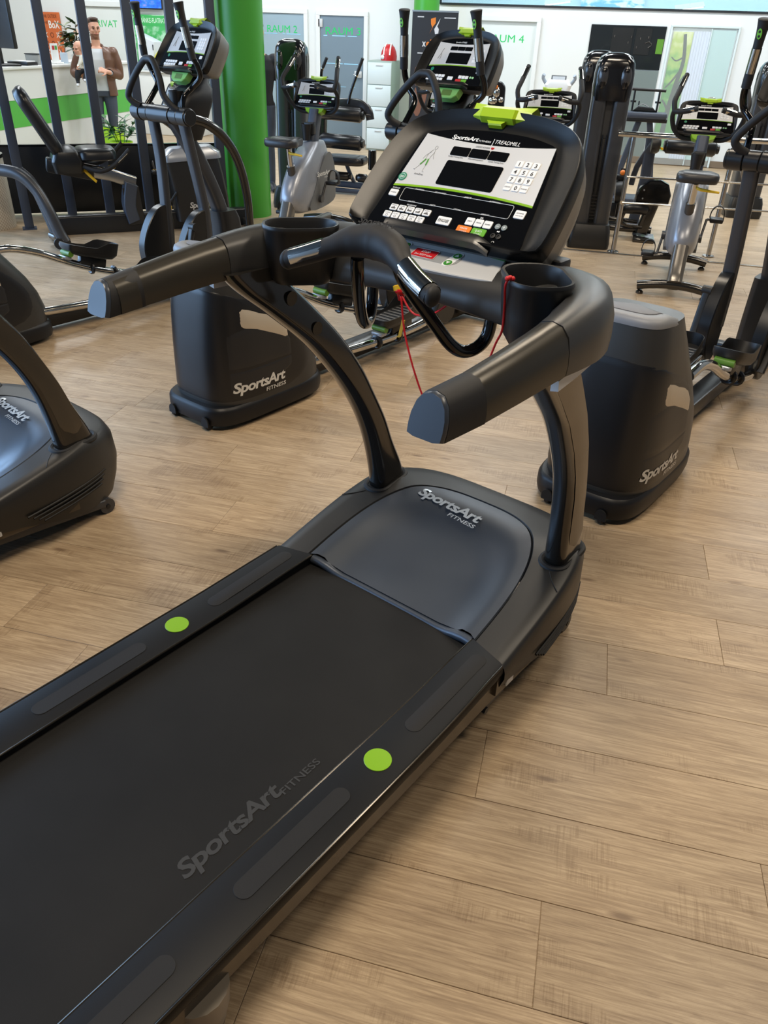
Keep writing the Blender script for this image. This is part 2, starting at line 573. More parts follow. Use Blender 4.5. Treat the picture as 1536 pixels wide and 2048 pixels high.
for k_, (x, z) in enumerate(((-1.05, 2.27), (1.1, 2.25), (2.55, 2.22))):
    lt = thing('corridor_light', ('left flat white lamp glowing behind the glass band', 'middle flat white lamp glowing behind the glass band', 'right flat white lamp glowing behind the glass band')[k_], 'lamp', (x, WY + 1.2, z))
    G().box((0, 0, 0), (0.42, 0.30, 0.02), bev=0.004, rot=(R(12), R(-8), 0)).build('lamp_panel', mat('lamp diffuser', (255, 252, 240), 0.5, emit=2.5), lt)
    G().box((0, 0.02, 0.014), (0.46, 0.34, 0.012), bev=0.003, rot=(R(12), R(-8), 0)).build('lamp_frame', SILVP, lt)
    G().cyl((0, 0, 0.01), (0, 0, 0.9), 0.004, 6).build('suspension_wire', SILVP, lt)
# picture seen through the clerestory
gpic = G().box((-0.15, WY + 2.12, 2.36), (1.1, 0.03, 0.5))
PICM = bpy.data.materials.new('blue and white picture')
PICM.use_nodes = True
_n = PICM.node_tree
_t = _n.nodes.new('ShaderNodeTexNoise'); _t.inputs['Scale'].default_value = 5; _t.inputs['Detail'].default_value = 5
_r = _n.nodes.new('ShaderNodeValToRGB'); _r.color_ramp.elements[0].color = lin((90, 180, 225)) + (1,); _r.color_ramp.elements[1].color = lin((240, 250, 255)) + (1,)
_r.color_ramp.elements[0].position = 0.45; _r.color_ramp.elements[1].position = 0.55
_n.links.new(_t.outputs['Fac'], _r.inputs[0]); _n.links.new(_r.outputs[0], _n.nodes['Principled BSDF'].inputs['Base Color'])
pic = tag(gpic.build('picture', PICM), 'blue and white picture hanging behind the glass band above the back wall', 'picture')

# left side glazing wall, right wall, rear wall (outside the frame but they light and mirror in the room)
gl = G()
gl.box((-9.1, 2.0, 0.15), (0.2, 12.4, 0.3))
gl.box((-9.1, 2.0, 4.35), (0.2, 12.4, 0.5))
for y in (-4.1, -0.0, 3.9, 8.1):
    gl.box((-9.1, y, 2.2), (0.2, 0.24, 3.8))
struct(gl.build('wall_left', WALL))
for i, y in enumerate((-2.05, 1.95, 6.0)):
    w = struct(G().box((-9.12, y, 2.2), (0.02, 3.9 if i != 1 else 3.66, 3.8)).build('window_%d' % (i + 2), mat('sky lit pane', (140, 185, 235), 0.1, spec=0.6)))
struct(G().box((-10.7, 8.3, CEIL / 2), (3.0, 0.2, CEIL)).build('wall_recess', WALL))
struct(G().box((-12.2, 11.5, CEIL / 2), (0.2, 6.6, CEIL)).build('wall_reception', WALL))
struct(G().box((6.2, 5.4, CEIL / 2), (0.2, 19.2, CEIL)).build('wall_right', REARM))
struct(G().box((-3.0, -4.1, CEIL / 2), (18.6, 0.2, CEIL)).build('wall_rear', REARM))
gs = G().box((1.9, WY - 0.012, 0.05), (8.4, 0.024, 0.1), bev=0.004)
struct(gs.build('baseboard_back', BASEM))
struct(G().box((1.35, 7.95, 0.003), (3.1, 0.03, 0.012), bev=0.003).build('trim_1', STEEL))

# round columns
PGRN = mat('green column paint', (66, 152, 48), 0.38, bump=(40, 0.05))
struct(G().cyl((-3.60, 8.30, 0), (-3.60, 8.30, CEIL), 0.235, 48).build('column_front', PGRN))
struct(G().cyl((-2.95, 14.15, 0), (-2.95, 14.15, CEIL), 0.2, 40).build('column_back', PGRN))

# ------------------------------------------------------------------ doors along the back wall
DFR = mat('white door frame', (228, 232, 232), 0.45)
DLEAF = mat('white door leaf', (222, 228, 226), 0.5)
FROST = mat('frosted grey glass', (112, 128, 138), 0.35, spec=0.6)
FROST2 = mat('pale frosted glass', (150, 172, 184), 0.35, spec=0.6)
NEON = mat('green sign lettering', (28, 200, 106), 0.5)
def wallM(x, z, dy=0.0):
    return frame((x, WY - dy, z), (1, 0, 0), (0, 0, 1))
def jamb(g, x0, x1, zt, w=0.07, d=0.05):
    g.box((x0 - w / 2, WY - d / 2 + 0.005, zt / 2), (w, d, zt), bev=0.004)
    g.box((x1 + w / 2, WY - d / 2 + 0.005, zt / 2), (w, d, zt), bev=0.004)
    g.box(((x0 + x1) / 2, WY - d / 2 + 0.005, zt + w / 2), (x1 - x0 + 2 * w, d, w), bev=0.004)
def glass_door(n, x0, x1, zt, gm, label, hinge=True):
    d = struct(G().box(((x0 + x1) / 2, WY - 0.012, zt / 2 + 0.01), (x1 - x0 - 0.01, 0.016, zt - 0.03)).build('door_%d' % n, gm))
    g = G(); jamb(g, x0, x1, zt)
    g.build('door_frame', DFR, d)
    st = G()
    random.seed(n)
    for zz in (1.66, 1.25, 0.9, 0.55):
        x = x0 + 0.06
        while x < x1 - 0.1:
            w = random.uniform(0.03, 0.3)
            st.box((min(x + w / 2, x1 - 0.05), WY - 0.0215, zz), (min(w, x1 - 0.04 - x), 0.002, 0.012 if zz > 1 else 0.006))
            x += w + random.uniform(0.02, 0.1)
    st.build('clear_stripe', mat('clear glass stripe', (150, 205, 232), 0.15), d)
    if hinge:
        G().box((x0 + 0.01, WY - 0.03, 1.84), (0.08, 0.03, 0.12), bev=0.005).build('hinge', SILVP, d)
        h = G().box((x1 - 0.09, WY - 0.035, 1.1), (0.13, 0.03, 0.1), bev=0.006)
        h.tube([(x1 - 0.06, WY - 0.05, 1.1), (x1 - 0.06, WY - 0.09, 1.1), (x1 - 0.16, WY - 0.09, 1.1)], 0.009, 8, 1)
        h.build('door_handle', SILVP, d)
    text(label, wallM((x0 + x1) / 2 + 0.02, 1.68, 0.022), width=0.62 if n == 1 else 0.55, height=0.11, mt=NEON, parent=d, align='C')
    return d
glass_door(1, -4.92, -4.14, 1.95, FROST, 'RAUM 3')
glass_door(2, -6.05, -5.21, 1.96, FROST2, 'RAUM 2', hinge=False)
d3 = struct(G().box((-1.73, WY - 0.008, 0.98), (0.98, 0.014, 1.94)).build('door_3', DLEAF))
g = G(); jamb(g, -2.22, -1.26, 1.95, 0.07, 0.07)
g.build('door_frame', DFR, d3)
text('RAUM 4', wallM(-1.44, 1.66, 0.016), width=0.62, height=0.11, mt=NEON, parent=d3, align='R')
g = G().box((-2.12, WY - 0.02, 1.05), (0.04, 0.012, 0.16), bev=0.004)
g.tube([(-2.12, WY - 0.02, 1.1), (-2.12, WY - 0.07, 1.1), (-1.99, WY - 0.07, 1.1)], 0.01, 8, 1)
g.build('door_handle', STEEL, d3)
d4 = struct(G().box((-9.0, WY - 0.008, 0.98), (0.8, 0.014, 1.94)).build('door_4', DLEAF))
g = G(); jamb(g, -9.4, -8.6, 1.97, 0.08, 0.06)
g.build('door_frame', DFR, d4)
text('PRIVAT', wallM(-9.28, 1.66, 0.016), width=0.5, height=0.11, mt=NEON, parent=d4)
g = G()
for z in (1.05, 0.92):
    g.cyl((-8.69, WY - 0.014, z), (-8.69, WY - 0.03, z), 0.03, 14)
g.tube([(-8.69, WY - 0.03, 1.05), (-8.69, WY - 0.07, 1.05), (-8.82, WY - 0.07, 1.05)], 0.011, 8, 1)
g.build('door_handle', STEEL, d4)

# glass double door on the right, with a printed woodland picture behind the left leaf
d5 = struct(G().box((1.32, WY - 0.03, 0.975), (0.94, 0.01, 1.93)).build('door_5', mat('clear door glass', (225, 240, 242), 0.03, alpha=0.14)))
g = G()
jamb(g, 0.84, 1.80, 1.95, 0.03, 0.05)
g.box((1.42, WY - 0.03, 0.975), (0.012, 0.02, 1.93))
g.build('door_frame', mat('pale door frame', (214, 228, 230), 0.4), d5)
g = G().box((1.69, WY - 0.05, 0.72), (0.05, 0.03, 0.09), bev=0.006)
g.tube([(1.68, WY - 0.06, 1.02), (1.68, WY - 0.1, 1.02), (1.58, WY - 0.1, 1.02), (1.58, WY - 0.1, 0.98)], 0.008, 8, 1)
g.build('door_handle', STEEL, d5)
g = G().box((1.6, WY - 0.018, 0.975), (0.36, 0.006, 1.9))
g.build('frosted_panel', mat('frosted mint glass', (190, 218, 216), 0.4), d5)
cu = G()
n = 46
rings = []
for z in (0.06, 1.90):
    rings.append([(1.168 + 0.27 * i / n, WY - 0.012 + 0.006 * math.sin(i * 0.9) * (1 if z < 1 else 0.7), z) for i in range(n + 1)])
cu.loft(rings, closed=False)
tag(cu.build('curtain', mat('white sheer curtain', (216, 222, 236), 0.7)), 'white sheer curtain hanging behind the glass door right of the mirror', 'curtain')
def forest_mat():
    m = bpy.data.materials.new('woodland print')
    m.use_nodes = True
    nt = m.node_tree; N, L = nt.nodes, nt.links
    tc = N.new('ShaderNodeTexCoord')
    n1 = N.new('ShaderNodeTexNoise'); n1.inputs['Scale'].default_value = 5; n1.inputs['Detail'].default_value = 7
    L.new(tc.outputs['Object'], n1.inputs['Vector'])
    sx = N.new('ShaderNodeSeparateXYZ'); L.new(tc.outputs['Object'], sx.inputs[0])
    a = N.new('ShaderNodeMath'); a.operation = 'MULTIPLY_ADD'; a.inputs[1].default_value = -0.42; a.inputs[2].default_value = 0.95
    L.new(sx.outputs['Z'], a.inputs[0])
    b = N.new('ShaderNodeMath'); b.operation = 'ADD'
    L.new(a.outputs[0], b.inputs[0]); L.new(n1.outputs['Fac'], b.inputs[1])
    r = N.new('ShaderNodeValToRGB'); e = r.color_ramp.elements
    e[0].position, e[0].color = 0.55, lin((236, 240, 190)) + (1,)
    e[1].position, e[1].color = 1.15, lin((86, 150, 50)) + (1,)
    k = e.new(0.72); k.color = lin((190, 205, 90)) + (1,)
    k = e.new(0.95); k.color = lin((130, 185, 70)) + (1,)
    L.new(b.outputs[0], r.inputs[0]); L.new(r.outputs[0], N['Principled BSDF'].inputs['Base Color'])
    return m
po = G().box((1.01, WY - 0.009, 1.05), (0.30, 0.006, 1.68)).build('poster', forest_mat())
tag(po, 'sunlit woodland poster with dark branches behind the glass door', 'poster')
g = G()
for pts, r in (([(0.98, 0.4), (1.0, 0.8), (1.04, 1.15), (1.09, 1.5), (1.04, 1.86)], 0.022), ([(1.02, 1.0), (1.08, 1.15), (1.15, 1.3)], 0.016), ([(1.06, 1.35), (0.96, 1.2), (0.89, 1.12)], 0.008), ([(1.08, 1.55), (0.98, 1.5), (0.9, 1.55)], 0.006), ([(1.0, 0.8), (0.93, 0.9), (0.88, 0.95)], 0.009)):
    g.tube([(x, WY - 0.0125, z) for x, z in pts], [r * 2.1, r * 1.2], 6, 4)
g.v = [(x, WY - 0.0138 + (y - WY + 0.0125) * 0.08, z) for x, y, z in g.v]
g.build('branch', mat('branch print', (58, 54, 28), 0.6), po)

# mirror between door 3 and the glass door, its reflected tones painted in
mir = struct(G().box((0.175, WY - 0.01, 1.655), (1.15, 0.02, 0.59), bev=0.003).build('window_5', mat('dark reflection mirror glass', (34, 38, 40), 0.06, spec=0.7)))
struct(G().box((0.175, WY - 0.009, 0.7), (1.15, 0.018, 1.3), bev=0.003).build('window_6', mat('grey green reflection mirror glass', (120, 132, 130), 0.12, spec=0.7)))
g = G()
for x, w, z, h in ((0.1, 0.32, 1.74, 0.36), (0.42, 0.24, 1.74, 0.36)):
    g.box((x, WY - 0.022, z), (w, 0.008, h), bev=0.002)
g.build('cabinet_door', mat('dark cabinet front', (26, 29, 31), 0.35), mir)
g = G()
for x, z in ((-0.02, 1.8), (0.2, 1.72), (0.24, 1.8), (0.34, 1.66), (0.38, 1.78), (0.5, 1.8)):
    g.box((x, WY - 0.03, z), (0.012, 0.012, 0.03))
g.tube([(0.46, WY - 0.03, 1.72), (0.52, WY - 0.03, 1.74), (0.56, WY - 0.03, 1.7), (0.52, WY - 0.03, 1.66)], 0.008, 6)
g.build('hook', STEEL, mir)
G().box((0.69, WY - 0.022, 1.68), (0.1, 0.006, 0.2)).build('green_reflection', mat('olive green reflection', (88, 140, 40), 0.5), mir)  # green patch painted on as a reflection in the mirror

# ------------------------------------------------------------------ console head shared by the cardio machines
SHELLM = mat('console black satin', (14, 14, 14), 0.38, bump=(900, 0.15), spec=0.3)
BACKM = mat('console back reflected grey', (112, 108, 102), 0.36, metal=0.25, bump=(900, 0.15))  # lighter grey paints in the reflected light on the back of the shell
def face_pt(M, w, t, n):
    return M @ Vector((w, t, n))

def sgn(x):
    return -1 if x < 0 else 1

def key(g, M, w, t, a, b, n0, n1, r=0.003):
    mm = M @ Matrix.Translation((w, t, 0))
    g.prism(rrect(a, b, r, 3), n0, n1, mm, bev=min(0.0008, (n1 - n0) * 0.6))

def wordmark(M, w, mt, parent, small=True, bold=0.025, sub=0.42, fn=None):
    """the maker's wordmark: big slanted word, small word right-aligned below"""
    text('SportsArt', M, width=w, height=w * 0.155, mt=mt, parent=parent, bold=bold, shear=0.18, fn=fn, spacing=0.92)
    if small:
        if fn:
            text('FITNESS', M, width=w * sub, height=w * 0.062, mt=mt, parent=parent, bold=0.012, shear=0.1,
                 fn=lambda a, b, th: fn(a + w * (1.0 - sub), b - w * 0.105, th))
        else:
            text('FITNESS', M @ Matrix.Translation((w * (1.0 - sub), -w * 0.105, 0)), width=w * sub, height=w * 0.062, mt=mt, parent=parent, bold=0.012, shear=0.1)

def arc_poly(w0, w1, t0, t1, sag0, sag1, n=16):
    """panel between two bowed lines: bottom from (-w0,t0), top from (-w1,t1)"""
    P = []
    for i in range(n + 1):
        x = -1 + 2 * i / n
        P.append((w0 * x, t0 + sag0 * (1 - x * x)))
    for i in range(n, -1, -1):
        x = -1 + 2 * i / n
        P.append((w1 * x, t1 + sag1 * (1 - x * x)))
    return P

def console(parent, M, s=1.0, full=False, title='TREADMILL', shape='wide', top=1.0):
    def m(w, t, n=0.0):
        return M @ Matrix.Translation((w * s, t * s, n * s))
    # shell: dished front, rounded shoulders, deep back
    if shape == 'wide':
        half = [(0.0, 0.0), (0.22, 0.0), (0.278, 0.002), (0.296, 0.02), (0.299, 0.08), (0.296, 0.16), (0.29, 0.22), (0.278, 0.27), (0.252, 0.318), (0.205, 0.35), (0.13, 0.37), (0.0, 0.380)]
    else:
        half = [(0.0, -0.03), (0.15, -0.03), (0.222, -0.02), (0.244, 0.01), (0.25, 0.08), (0.249, 0.16), (0.246, 0.24), (0.24, 0.29), (0.225, 0.325), (0.18, 0.345), (0.12, 0.352), (0.0, 0.355)]
    hp = [Vector((a, b)) for a, b in half]
    hs = smooth_path([(a, b, 0) for a, b in half], 4)
    outl = [(p.x, p.y) for p in hs] + [(-p.x, p.y) for p in hs[-2:0:-1]]
    NR = 96
    outer = resample(outl, NR)
    inner_h = [(0.0, 0.002), (0.18, 0.0), (0.238, 0.004), (0.236, 0.06), (0.228, 0.14), (0.214, 0.24), (0.202, 0.296), (0.17, 0.312), (0.1, 0.325), (0.0, 0.330)]
    ih = smooth_path([(a, b, 0) for a, b in inner_h], 4)
    inner = resample([(p.x, p.y) for p in ih] + [(-p.x, p.y) for p in ih[-2:0:-1]], NR)
    def ring(o, k, n, dt=0.0, cx=0.0, cy=0.17):
        return [M @ Vector(((cx + (x - cx) * k) * s, (cy + (y - cy) * k + dt) * s, n * s)) for x, y in o]
    def mixr(a, b, f, n):
        return [M @ Vector(((p[0] * (1 - f) + q[0] * f) * s, (p[1] * (1 - f) + q[1] * f) * s, n * s)) for p, q in zip(a, b)]
    g = G()
    if shape == 'wide':
        g.loft([ring(outer, 0.99, -0.03), ring(outer, 1.0, -0.006), ring(outer, 0.999, 0.012), ring(outer, 0.992, 0.019), ring(outer, 0.984, 0.021), mixr(outer, inner, 0.2, 0.0175), mixr(outer, inner, 0.4, 0.0115), mixr(outer, inner, 0.6, 0.006), mixr(outer, inner, 0.82, 0.0015), ring(inner, 1.0, 0.0)], cap0=False)
        gk = G(); gk.loft([ring(outer, 0.50, -0.20, 0.05), ring(outer, 0.68, -0.195, 0.04), ring(outer, 0.84, -0.16, 0.025), ring(outer, 0.95, -0.09, 0.006), ring(outer, 0.988, -0.03)], cap1=False)
    else:
        g.loft([ring(outer, 0.6, -0.17, 0.02), ring(outer, 0.8, -0.14, 0.01), ring(outer, 0.94, -0.08), ring(outer, 1.0, -0.03),
                ring(outer, 1.0, -0.005), ring(outer, 0.985, 0.008), mixr(outer, inner, 0.45, 0.012), ring(inner, 1.0, 0.0)])
    sh = g.build('console_shell', SHELLM if shape == 'wide' else BLK, parent, ang=50)
    if shape == 'wide':
        gk.build('console_back', BACKM, parent, ang=50)
    # black overlay and silver panel
    g = G()
    ov = [(p[0] * 0.975, 0.165 + (p[1] - 0.165) * 0.975) for p in inner]
    g.prism([(a * s, b * s) for a, b in ov], -0.002 * s, 0.002 * s, M)
    ovl = g.build('overlay_panel', BLKG, sh)
    g = G()
    g.prism([(a * s, b * s) for a, b in arc_poly(0.2115, 0.194, 0.133, 0.297, 0.010, -0.014)], 0.002 * s, 0.0032 * s, M)
    g.build('display_panel', SILVP, sh)
    g = G()
    g.prism([(a * s, b * s) for a, b in arc_poly(0.2125, 0.2115, 0.127, 0.133, 0.010, 0.010)], 0.002 * s, 0.0036 * s, M)
    g.build('accent_stripe', LIMD, sh)
    g = G()
    g.prism([(a * s, b * s) for a, b in rrect(0.172, 0.075, 0.006)], 0.003 * s, 0.0042 * s, m(-0.002, 0.1875))
    for i in range(3):
        g.prism([(a * s, b * s) for a, b in rrect(0.056, 0.0265, 0.004)], 0.003 * s, 0.0042 * s, m(-0.064 + 0.0575 * i, 0.2540))
    g.build('display', BLKG, sh)
    # keypad
    xs, ts = (0.1205, 0.1440, 0.1672), (0.2400, 0.2172, 0.1950, 0.1725)
    lab = ('1', '2', '3', '4', '5', '6', '7', '8', '9', '', '0', '')
    n0, n1 = 0.003 * s, 0.0052 * s
    for i in range(12):
        g = G(); key(g, M, xs[i % 3] * s, ts[i // 3] * s, 0.0205 * s, 0.0188 * s, n0, n1, 0.003 * s)
        k = g.build('key', WHT, sh)
        if full:
            if lab[i]:
                text(lab[i], m(xs[i % 3], ts[i // 3] - 0.0055, 0.0054), height=0.0112, mt=INK, parent=k, align='C', bold=0.02, th=0.0002)
            else:
                text('LÖSCHEN' if i == 9 else 'EINGABE', m(xs[i % 3], ts[i // 3] - 0.0015, 0.0054), width=0.0165, height=0.0036, mt=INK, parent=k, align='C', th=0.0002)
    # key rows on the black overlay
    for i in range(5):
        for r_, (w0, t) in enumerate(((-0.172, 0.0635), (-0.181, 0.0405))):
            w = w0 + 0.0268 * i
            g = G(); key(g, M, w * s, t * s, 0.0238 * s, 0.0185 * s, n0, n1, 0.003 * s)
            k = g.build('key', WHT, sh)
            if full:
                gi = G()
                if r_ == 0:
                    for b in range(4):
                        hh = (0.004, 0.005, 0.007, 0.004)[(b + i) % 4]
                        gi.prism(rrect(0.0026, hh, 0.0003, 1), 0, 0.0003, m(w - 0.0052 + 0.0034 * b, t - 0.0055 + hh / 2, 0.0052))
                    text(('MANUELL', 'HÜGEL', 'INTERVALL', 'GLUTEUS', 'ZUFALL')[i], m(w, t + 0.0035, 0.0053), width=0.016, height=0.003, mt=INK, parent=k, align='C', th=0.0002)
                else:
                    gi.tube([m(w + 0.0035 * math.cos(a), t - 0.0035 + 0.003 * math.sin(a), 0.0054).translation for a in [2 * math.pi * q / 8 for q in range(8)]], 0.0004, 5, 1, closed=True)
                    text(('LAUFEN', 'FIT TEST', '5K TEST', 'ZONE TRAINER', 'ZEIT ZIEL')[i], m(w, t + 0.0022, 0.0053), width=0.015, height=0.003, mt=INK, parent=k, align='C', th=0.0002)
                gi.build('icon', INK, k)
    def bigkey(w, t, a, b, mt_, txt=None, tm=INK, tw=0.8, th=0.0055, txt2=None):
        g = G(); key(g, M, w * s, t * s, a * s, b * s, n0, n1, 0.003 * s)
        k = g.build('key', mt_, sh)
        if mt_ is not WHT:
            k['label'] = {REDK: 'red stop key', ORGK: 'orange pause key', GRNK: 'green start key'}.get(mt_, 'coloured key')
        if full and txt:
            text(txt, m(w, t - th / 2 + (0.003 if txt2 else 0), 0.0053), width=a * tw, height=th, mt=tm, parent=k, align='C', bold=0.012, th=0.0002)
            if txt2:
                text(txt2, m(w, t - th - 0.0022, 0.0053), width=a * tw, height=th * 0.8, mt=tm, parent=k, align='C', th=0.0002)
        return k
    GRNK = mat('green key', (96, 170, 40), 0.4)
    bigkey(-0.004, 0.0505, 0.041, 0.0235, WHT, 'EINGABE', INK, 0.78, 0.009)
    for i in range(3):
        k = bigkey(0.0695 + 0.0262 * i, 0.0625 - 0.0002 * i, 0.0238, 0.0215, WHT, ('ZEIT', 'STEIGUNG', 'KALORIEN')[i], INK, 0.6, 0.0034)
    bigkey(0.0635, 0.0375, 0.041, 0.021, ORGK if full else REDK, 'PAUSE', WHT, 0.5, 0.0045, 'ZUM RESET HALTEN')
    bigkey(0.1075, 0.0375, 0.041, 0.021, GRNK, 'QUICK', WHT, 0.5, 0.0052, 'START')
    bigkey(0.191, 0.104, 0.029, 0.023, WHT, 'ANZEIGE', INK, 0.7, 0.003, 'UMSCHALTEN')
    if full:
        bigkey(-0.198, 0.1055, 0.027, 0.020, WHT, 'ANZEIGE', INK, 0.7, 0.003)
    # round buttons, eco badge, time strip
    g = G()
    for w, t in ((0.1505, 0.0625), (0.169, 0.062)):
        g.prism(circ(0.0078 * s, 16), n0, n1, m(w, t), bev=0.0005)
    vb = g.build('volume_button', mat('grey round button', (128, 138, 138), 0.4) if full else mat('pale green round button', (150, 205, 150), 0.4), sh)
    if full:
        gi = G()
        gi.prism(rrect(0.007, 0.0012, 0.0003, 1), 0, 0.0003, m(0.1505, 0.0625, 0.0053))
        gi.prism(rrect(0.007, 0.0012, 0.0003, 1), 0, 0.0003, m(0.169, 0.062, 0.0053))
        gi.prism(rrect(0.0012, 0.007, 0.0003, 1), 0, 0.0003, m(0.169, 0.062, 0.0053))
        gi.prism(rrect(0.003, 0.003, 0.0003, 1), 0, 0.0003, m(0.156, 0.050, 0.0030))
        gi.prism([(0, 0), (0.004, 0.003), (0.004, -0.003)], 0, 0.0003, m(0.1575, 0.050, 0.0030))
        gi.build('icon', WHT, vb)
        g = G()
        for w in (0.150, 0.166):
            g.lathe([(0.0068, 0), (0.0068, 0.003), (0.004, 0.0032), (0.0038, 0.001)], m(w, 0.036, 0.002).translation, M.col[2].to_3d(), 16)
        hj = g.build('headphone_jack', BLK, sh)
        gi = G()
        gi.tube([m(0.158 + 0.0035 * math.cos(a), 0.0185 + 0.004 * math.sin(a), 0.0033).translation for a in [math.pi * q / 6 for q in range(7)]], 0.0006, 5, 1)
        gi.build('icon', WHT, hj)
    g = G()
    g.prism(circ(0.0125 * s, 20), 0.0032 * s, 0.0046 * s, m(-0.198 if full else -0.172, 0.157 if full else 0.108))
    g.build('eco_badge', TEAL, sh)
    if full:
        gr = G()
        gr.tube([m(-0.198 + 0.0082 * math.cos(a), 0.157 + 0.0082 * math.sin(a), 0.0047).translation for a in [2 * math.pi * q / 16 for q in range(16)]], 0.0006, 5, 1, closed=True)
        gr.build('badge_ring', WHT, sh)
        text('ECO', m(-0.198, 0.1535, 0.0046), width=0.010, height=0.006, mt=WHT, parent=sh, align='C', bold=0.02, th=0.0003)
        # framed readout strip
        P = [(a - 0.0035, b + 0.107) for a, b in rrect(0.337, 0.0385, 0.006, 4)]
        g = G(); g.tube([m(a, b, 0.0026).translation for a, b in P], 0.0006, 5, 1, closed=True)
        g.build('readout_outline', WHT, sh)
        for k, (w, tx) in enumerate(((-0.124, 'CALORIEN'), (-0.057, 'GESCHWINDIGKEIT'), (0.028, 'ZEIT'), (0.108, 'ENTFERNUNG'))):
            gg = G(); gg.box((0, 0, 0), (0.001, 0.001, 0.001))
            text(tx, m(w, 0.1246, 0.0031), width=0.018 + 0.0012 * len(tx), height=0.0042, mt=WHT, parent=sh, align='C', th=0.0004)
        for k, (w, tx) in enumerate(((-0.128, 'KAL/STD'), (-0.060, 'METS'), (0.016, 'STRECKE'), (0.10, 'STEIGUNG'))):
            text(tx, m(w, 0.0864, 0.0031), width=0.010 + 0.0016 * len(tx), height=0.0042, mt=WHT, parent=sh, align='C', th=0.0004)
        text('PROGRAMME', m(-0.122, 0.0757, 0.0022), width=0.03, height=0.0045, mt=WHT, parent=sh, align='C')
        text('ZIEL', m(0.096, 0.0762, 0.0022), width=0.010, height=0.0045, mt=WHT, parent=sh, align='C', bold=0.01)
        text('ENERGIE', m(-0.198, 0.1195, 0.0022), width=0.024, height=0.004, mt=WHT, parent=sh, align='C')
        text('CARDIO ADVISOR', m(-0.006, 0.272, 0.0034), width=0.042, height=0.0052, mt=INK, parent=sh, align='C', shear=0.15)
        g = G()
        for a, b in ((-0.0022, 0.001), (0.0022, 0.001)):
            g.prism(circ(0.0026, 10, a, b), 0, 0.0004, m(0.023, 0.2745, 0.0033))
        g.prism([(-0.0045, 0), (0, -0.005), (0.0045, 0)], 0, 0.0004, m(0.023, 0.2745, 0.0033))
        g.build('heart_icon', REDK, sh)
        for w, tx in ((-0.07, 'Fat Burn Training Zone'), (-0.008, 'Herzfrequenz'), (0.053, 'Cardio Training Zone')):
            text(tx, m(w, 0.2345, 0.0034), width=0.045 if w else 0.03, height=0.0042, mt=INK, parent=sh, align='C')
        text('ActivZone', m(-0.153, 0.1685, 0.0034), width=0.028, height=0.0055, mt=INK, parent=sh, align='C')
        # walking figure outline with green thighs
        fg, fgg = G(), G()
        def st(g_, pts, r):
            g_.tube([m(-0.153 + a * 0.9, 0.219 + b * 0.9, 0.0034).translation for a, b in pts], r, 5, 3)
        fg.tube([m(-0.142 + 0.0042 * math.cos(a), 0.256 + 0.0055 * math.sin(a), 0.0034).translation for a in [2 * math.pi * q / 10 for q in range(10)]], 0.0005, 5, 1, closed=True)
        st(fg, [(0.008, 0.034), (0.002, 0.028), (-0.004, 0.014), (-0.004, 0.002)], 0.0005)
        st(fg, [(0.013, 0.034), (0.014, 0.024), (0.009, 0.01), (0.008, 0.0)], 0.0005)
        st(fg, [(0.004, 0.026), (-0.008, 0.014), (-0.014, 0.0)], 0.0005)
        st(fg, [(0.015, 0.024), (0.017, 0.012), (0.022, 0.002)], 0.0005)
        st(fg, [(-0.012, -0.02), (-0.022, -0.036), (-0.028, -0.038), (-0.022, -0.04)], 0.0005)
        st(fg, [(0.008, -0.02), (0.006, -0.042), (0.012, -0.044)], 0.0005)
        st(fgg, [(-0.002, 0.0), (-0.007, -0.01), (-0.013, -0.021)], 0.0022)
        st(fgg, [(0.006, 0.0), (0.007, -0.01), (0.007, -0.021)], 0.0022)
        fg.build('figure_outline', GREYI, sh)
        fgg.build('figure_thighs', GRNI, sh)
        # brand line on the black band
        wordmark(m(-0.112, 0.2905, 0.0022), 0.082, WHT, sh, small=False, bold=0.02)
        text('FITNESS', m(-0.028, 0.2905, 0.0022), width=0.036, height=0.0055, mt=WHT, parent=sh)
        text('|', m(0.014, 0.288, 0.0022), height=0.016, width=0.0016, mt=WHT, parent=sh)
        text(title, m(0.020, 0.2905, 0.0022), width=0.073, height=0.0115, mt=WHT, parent=sh, shear=0.15)
    else:
        text('SportsArt FITNESS', m(-0.07, 0.293, 0.0022), width=0.085 * s, height=0.010 * s, mt=WHT, parent=sh, bold=0.01, shear=0.15)
        g = G()
        st = [(-0.142, 0.252), (-0.148, 0.235), (-0.152, 0.215), (-0.165, 0.18)]
        g.tube([m(a, b, 0.0036).translation for a, b in st], 0.0016 * s, 5, 2)
        g.tube([m(a, b, 0.0036).translation for a, b in ((-0.15, 0.222), (-0.146, 0.2), (-0.146, 0.178))], 0.0016 * s, 5, 2)
        g.build('figure_outline', GREYI, sh)
    # lime green lid on top
    g = G()
    tz = 0.352 if shape == 'wide' else 0.335
    w1, w2 = 0.052, 0.094
    def pt(a, b, n):
        return M @ Vector((a * s, (tz + b) * s, n * s))
    prof = [(-w2, 0.004, 0.0), (-w1 * 1.05, 0.0, 0.0), (-w1, 0.0, 0.0), (w1, 0.0, 0.0), (w1 * 1.05, 0.0, 0.0), (w2, 0.004, 0.0)]
    rows = []
    for b, n, k in ((-0.006, 0.006, 1.0), (-0.002, 0.024, 0.95), (0.02, 0.030, 0.92), (0.040, 0.014, 0.98), (0.044, -0.04, 0.96)):
        rows.append([pt(-w2 * k, b + 0.010, n * 0.35 + 0.002 if n > 0 else n), pt(-w1 - 0.002, b + 0.004, n * 0.78), pt(-w1 + 0.004, b, n), pt(w1 - 0.004, b, n), pt(w1 + 0.002, b + 0.004, n * 0.78), pt(w2 * k, b + 0.010, n * 0.35 + 0.002 if n > 0 else n)])
    g.loft(rows, closed=False)
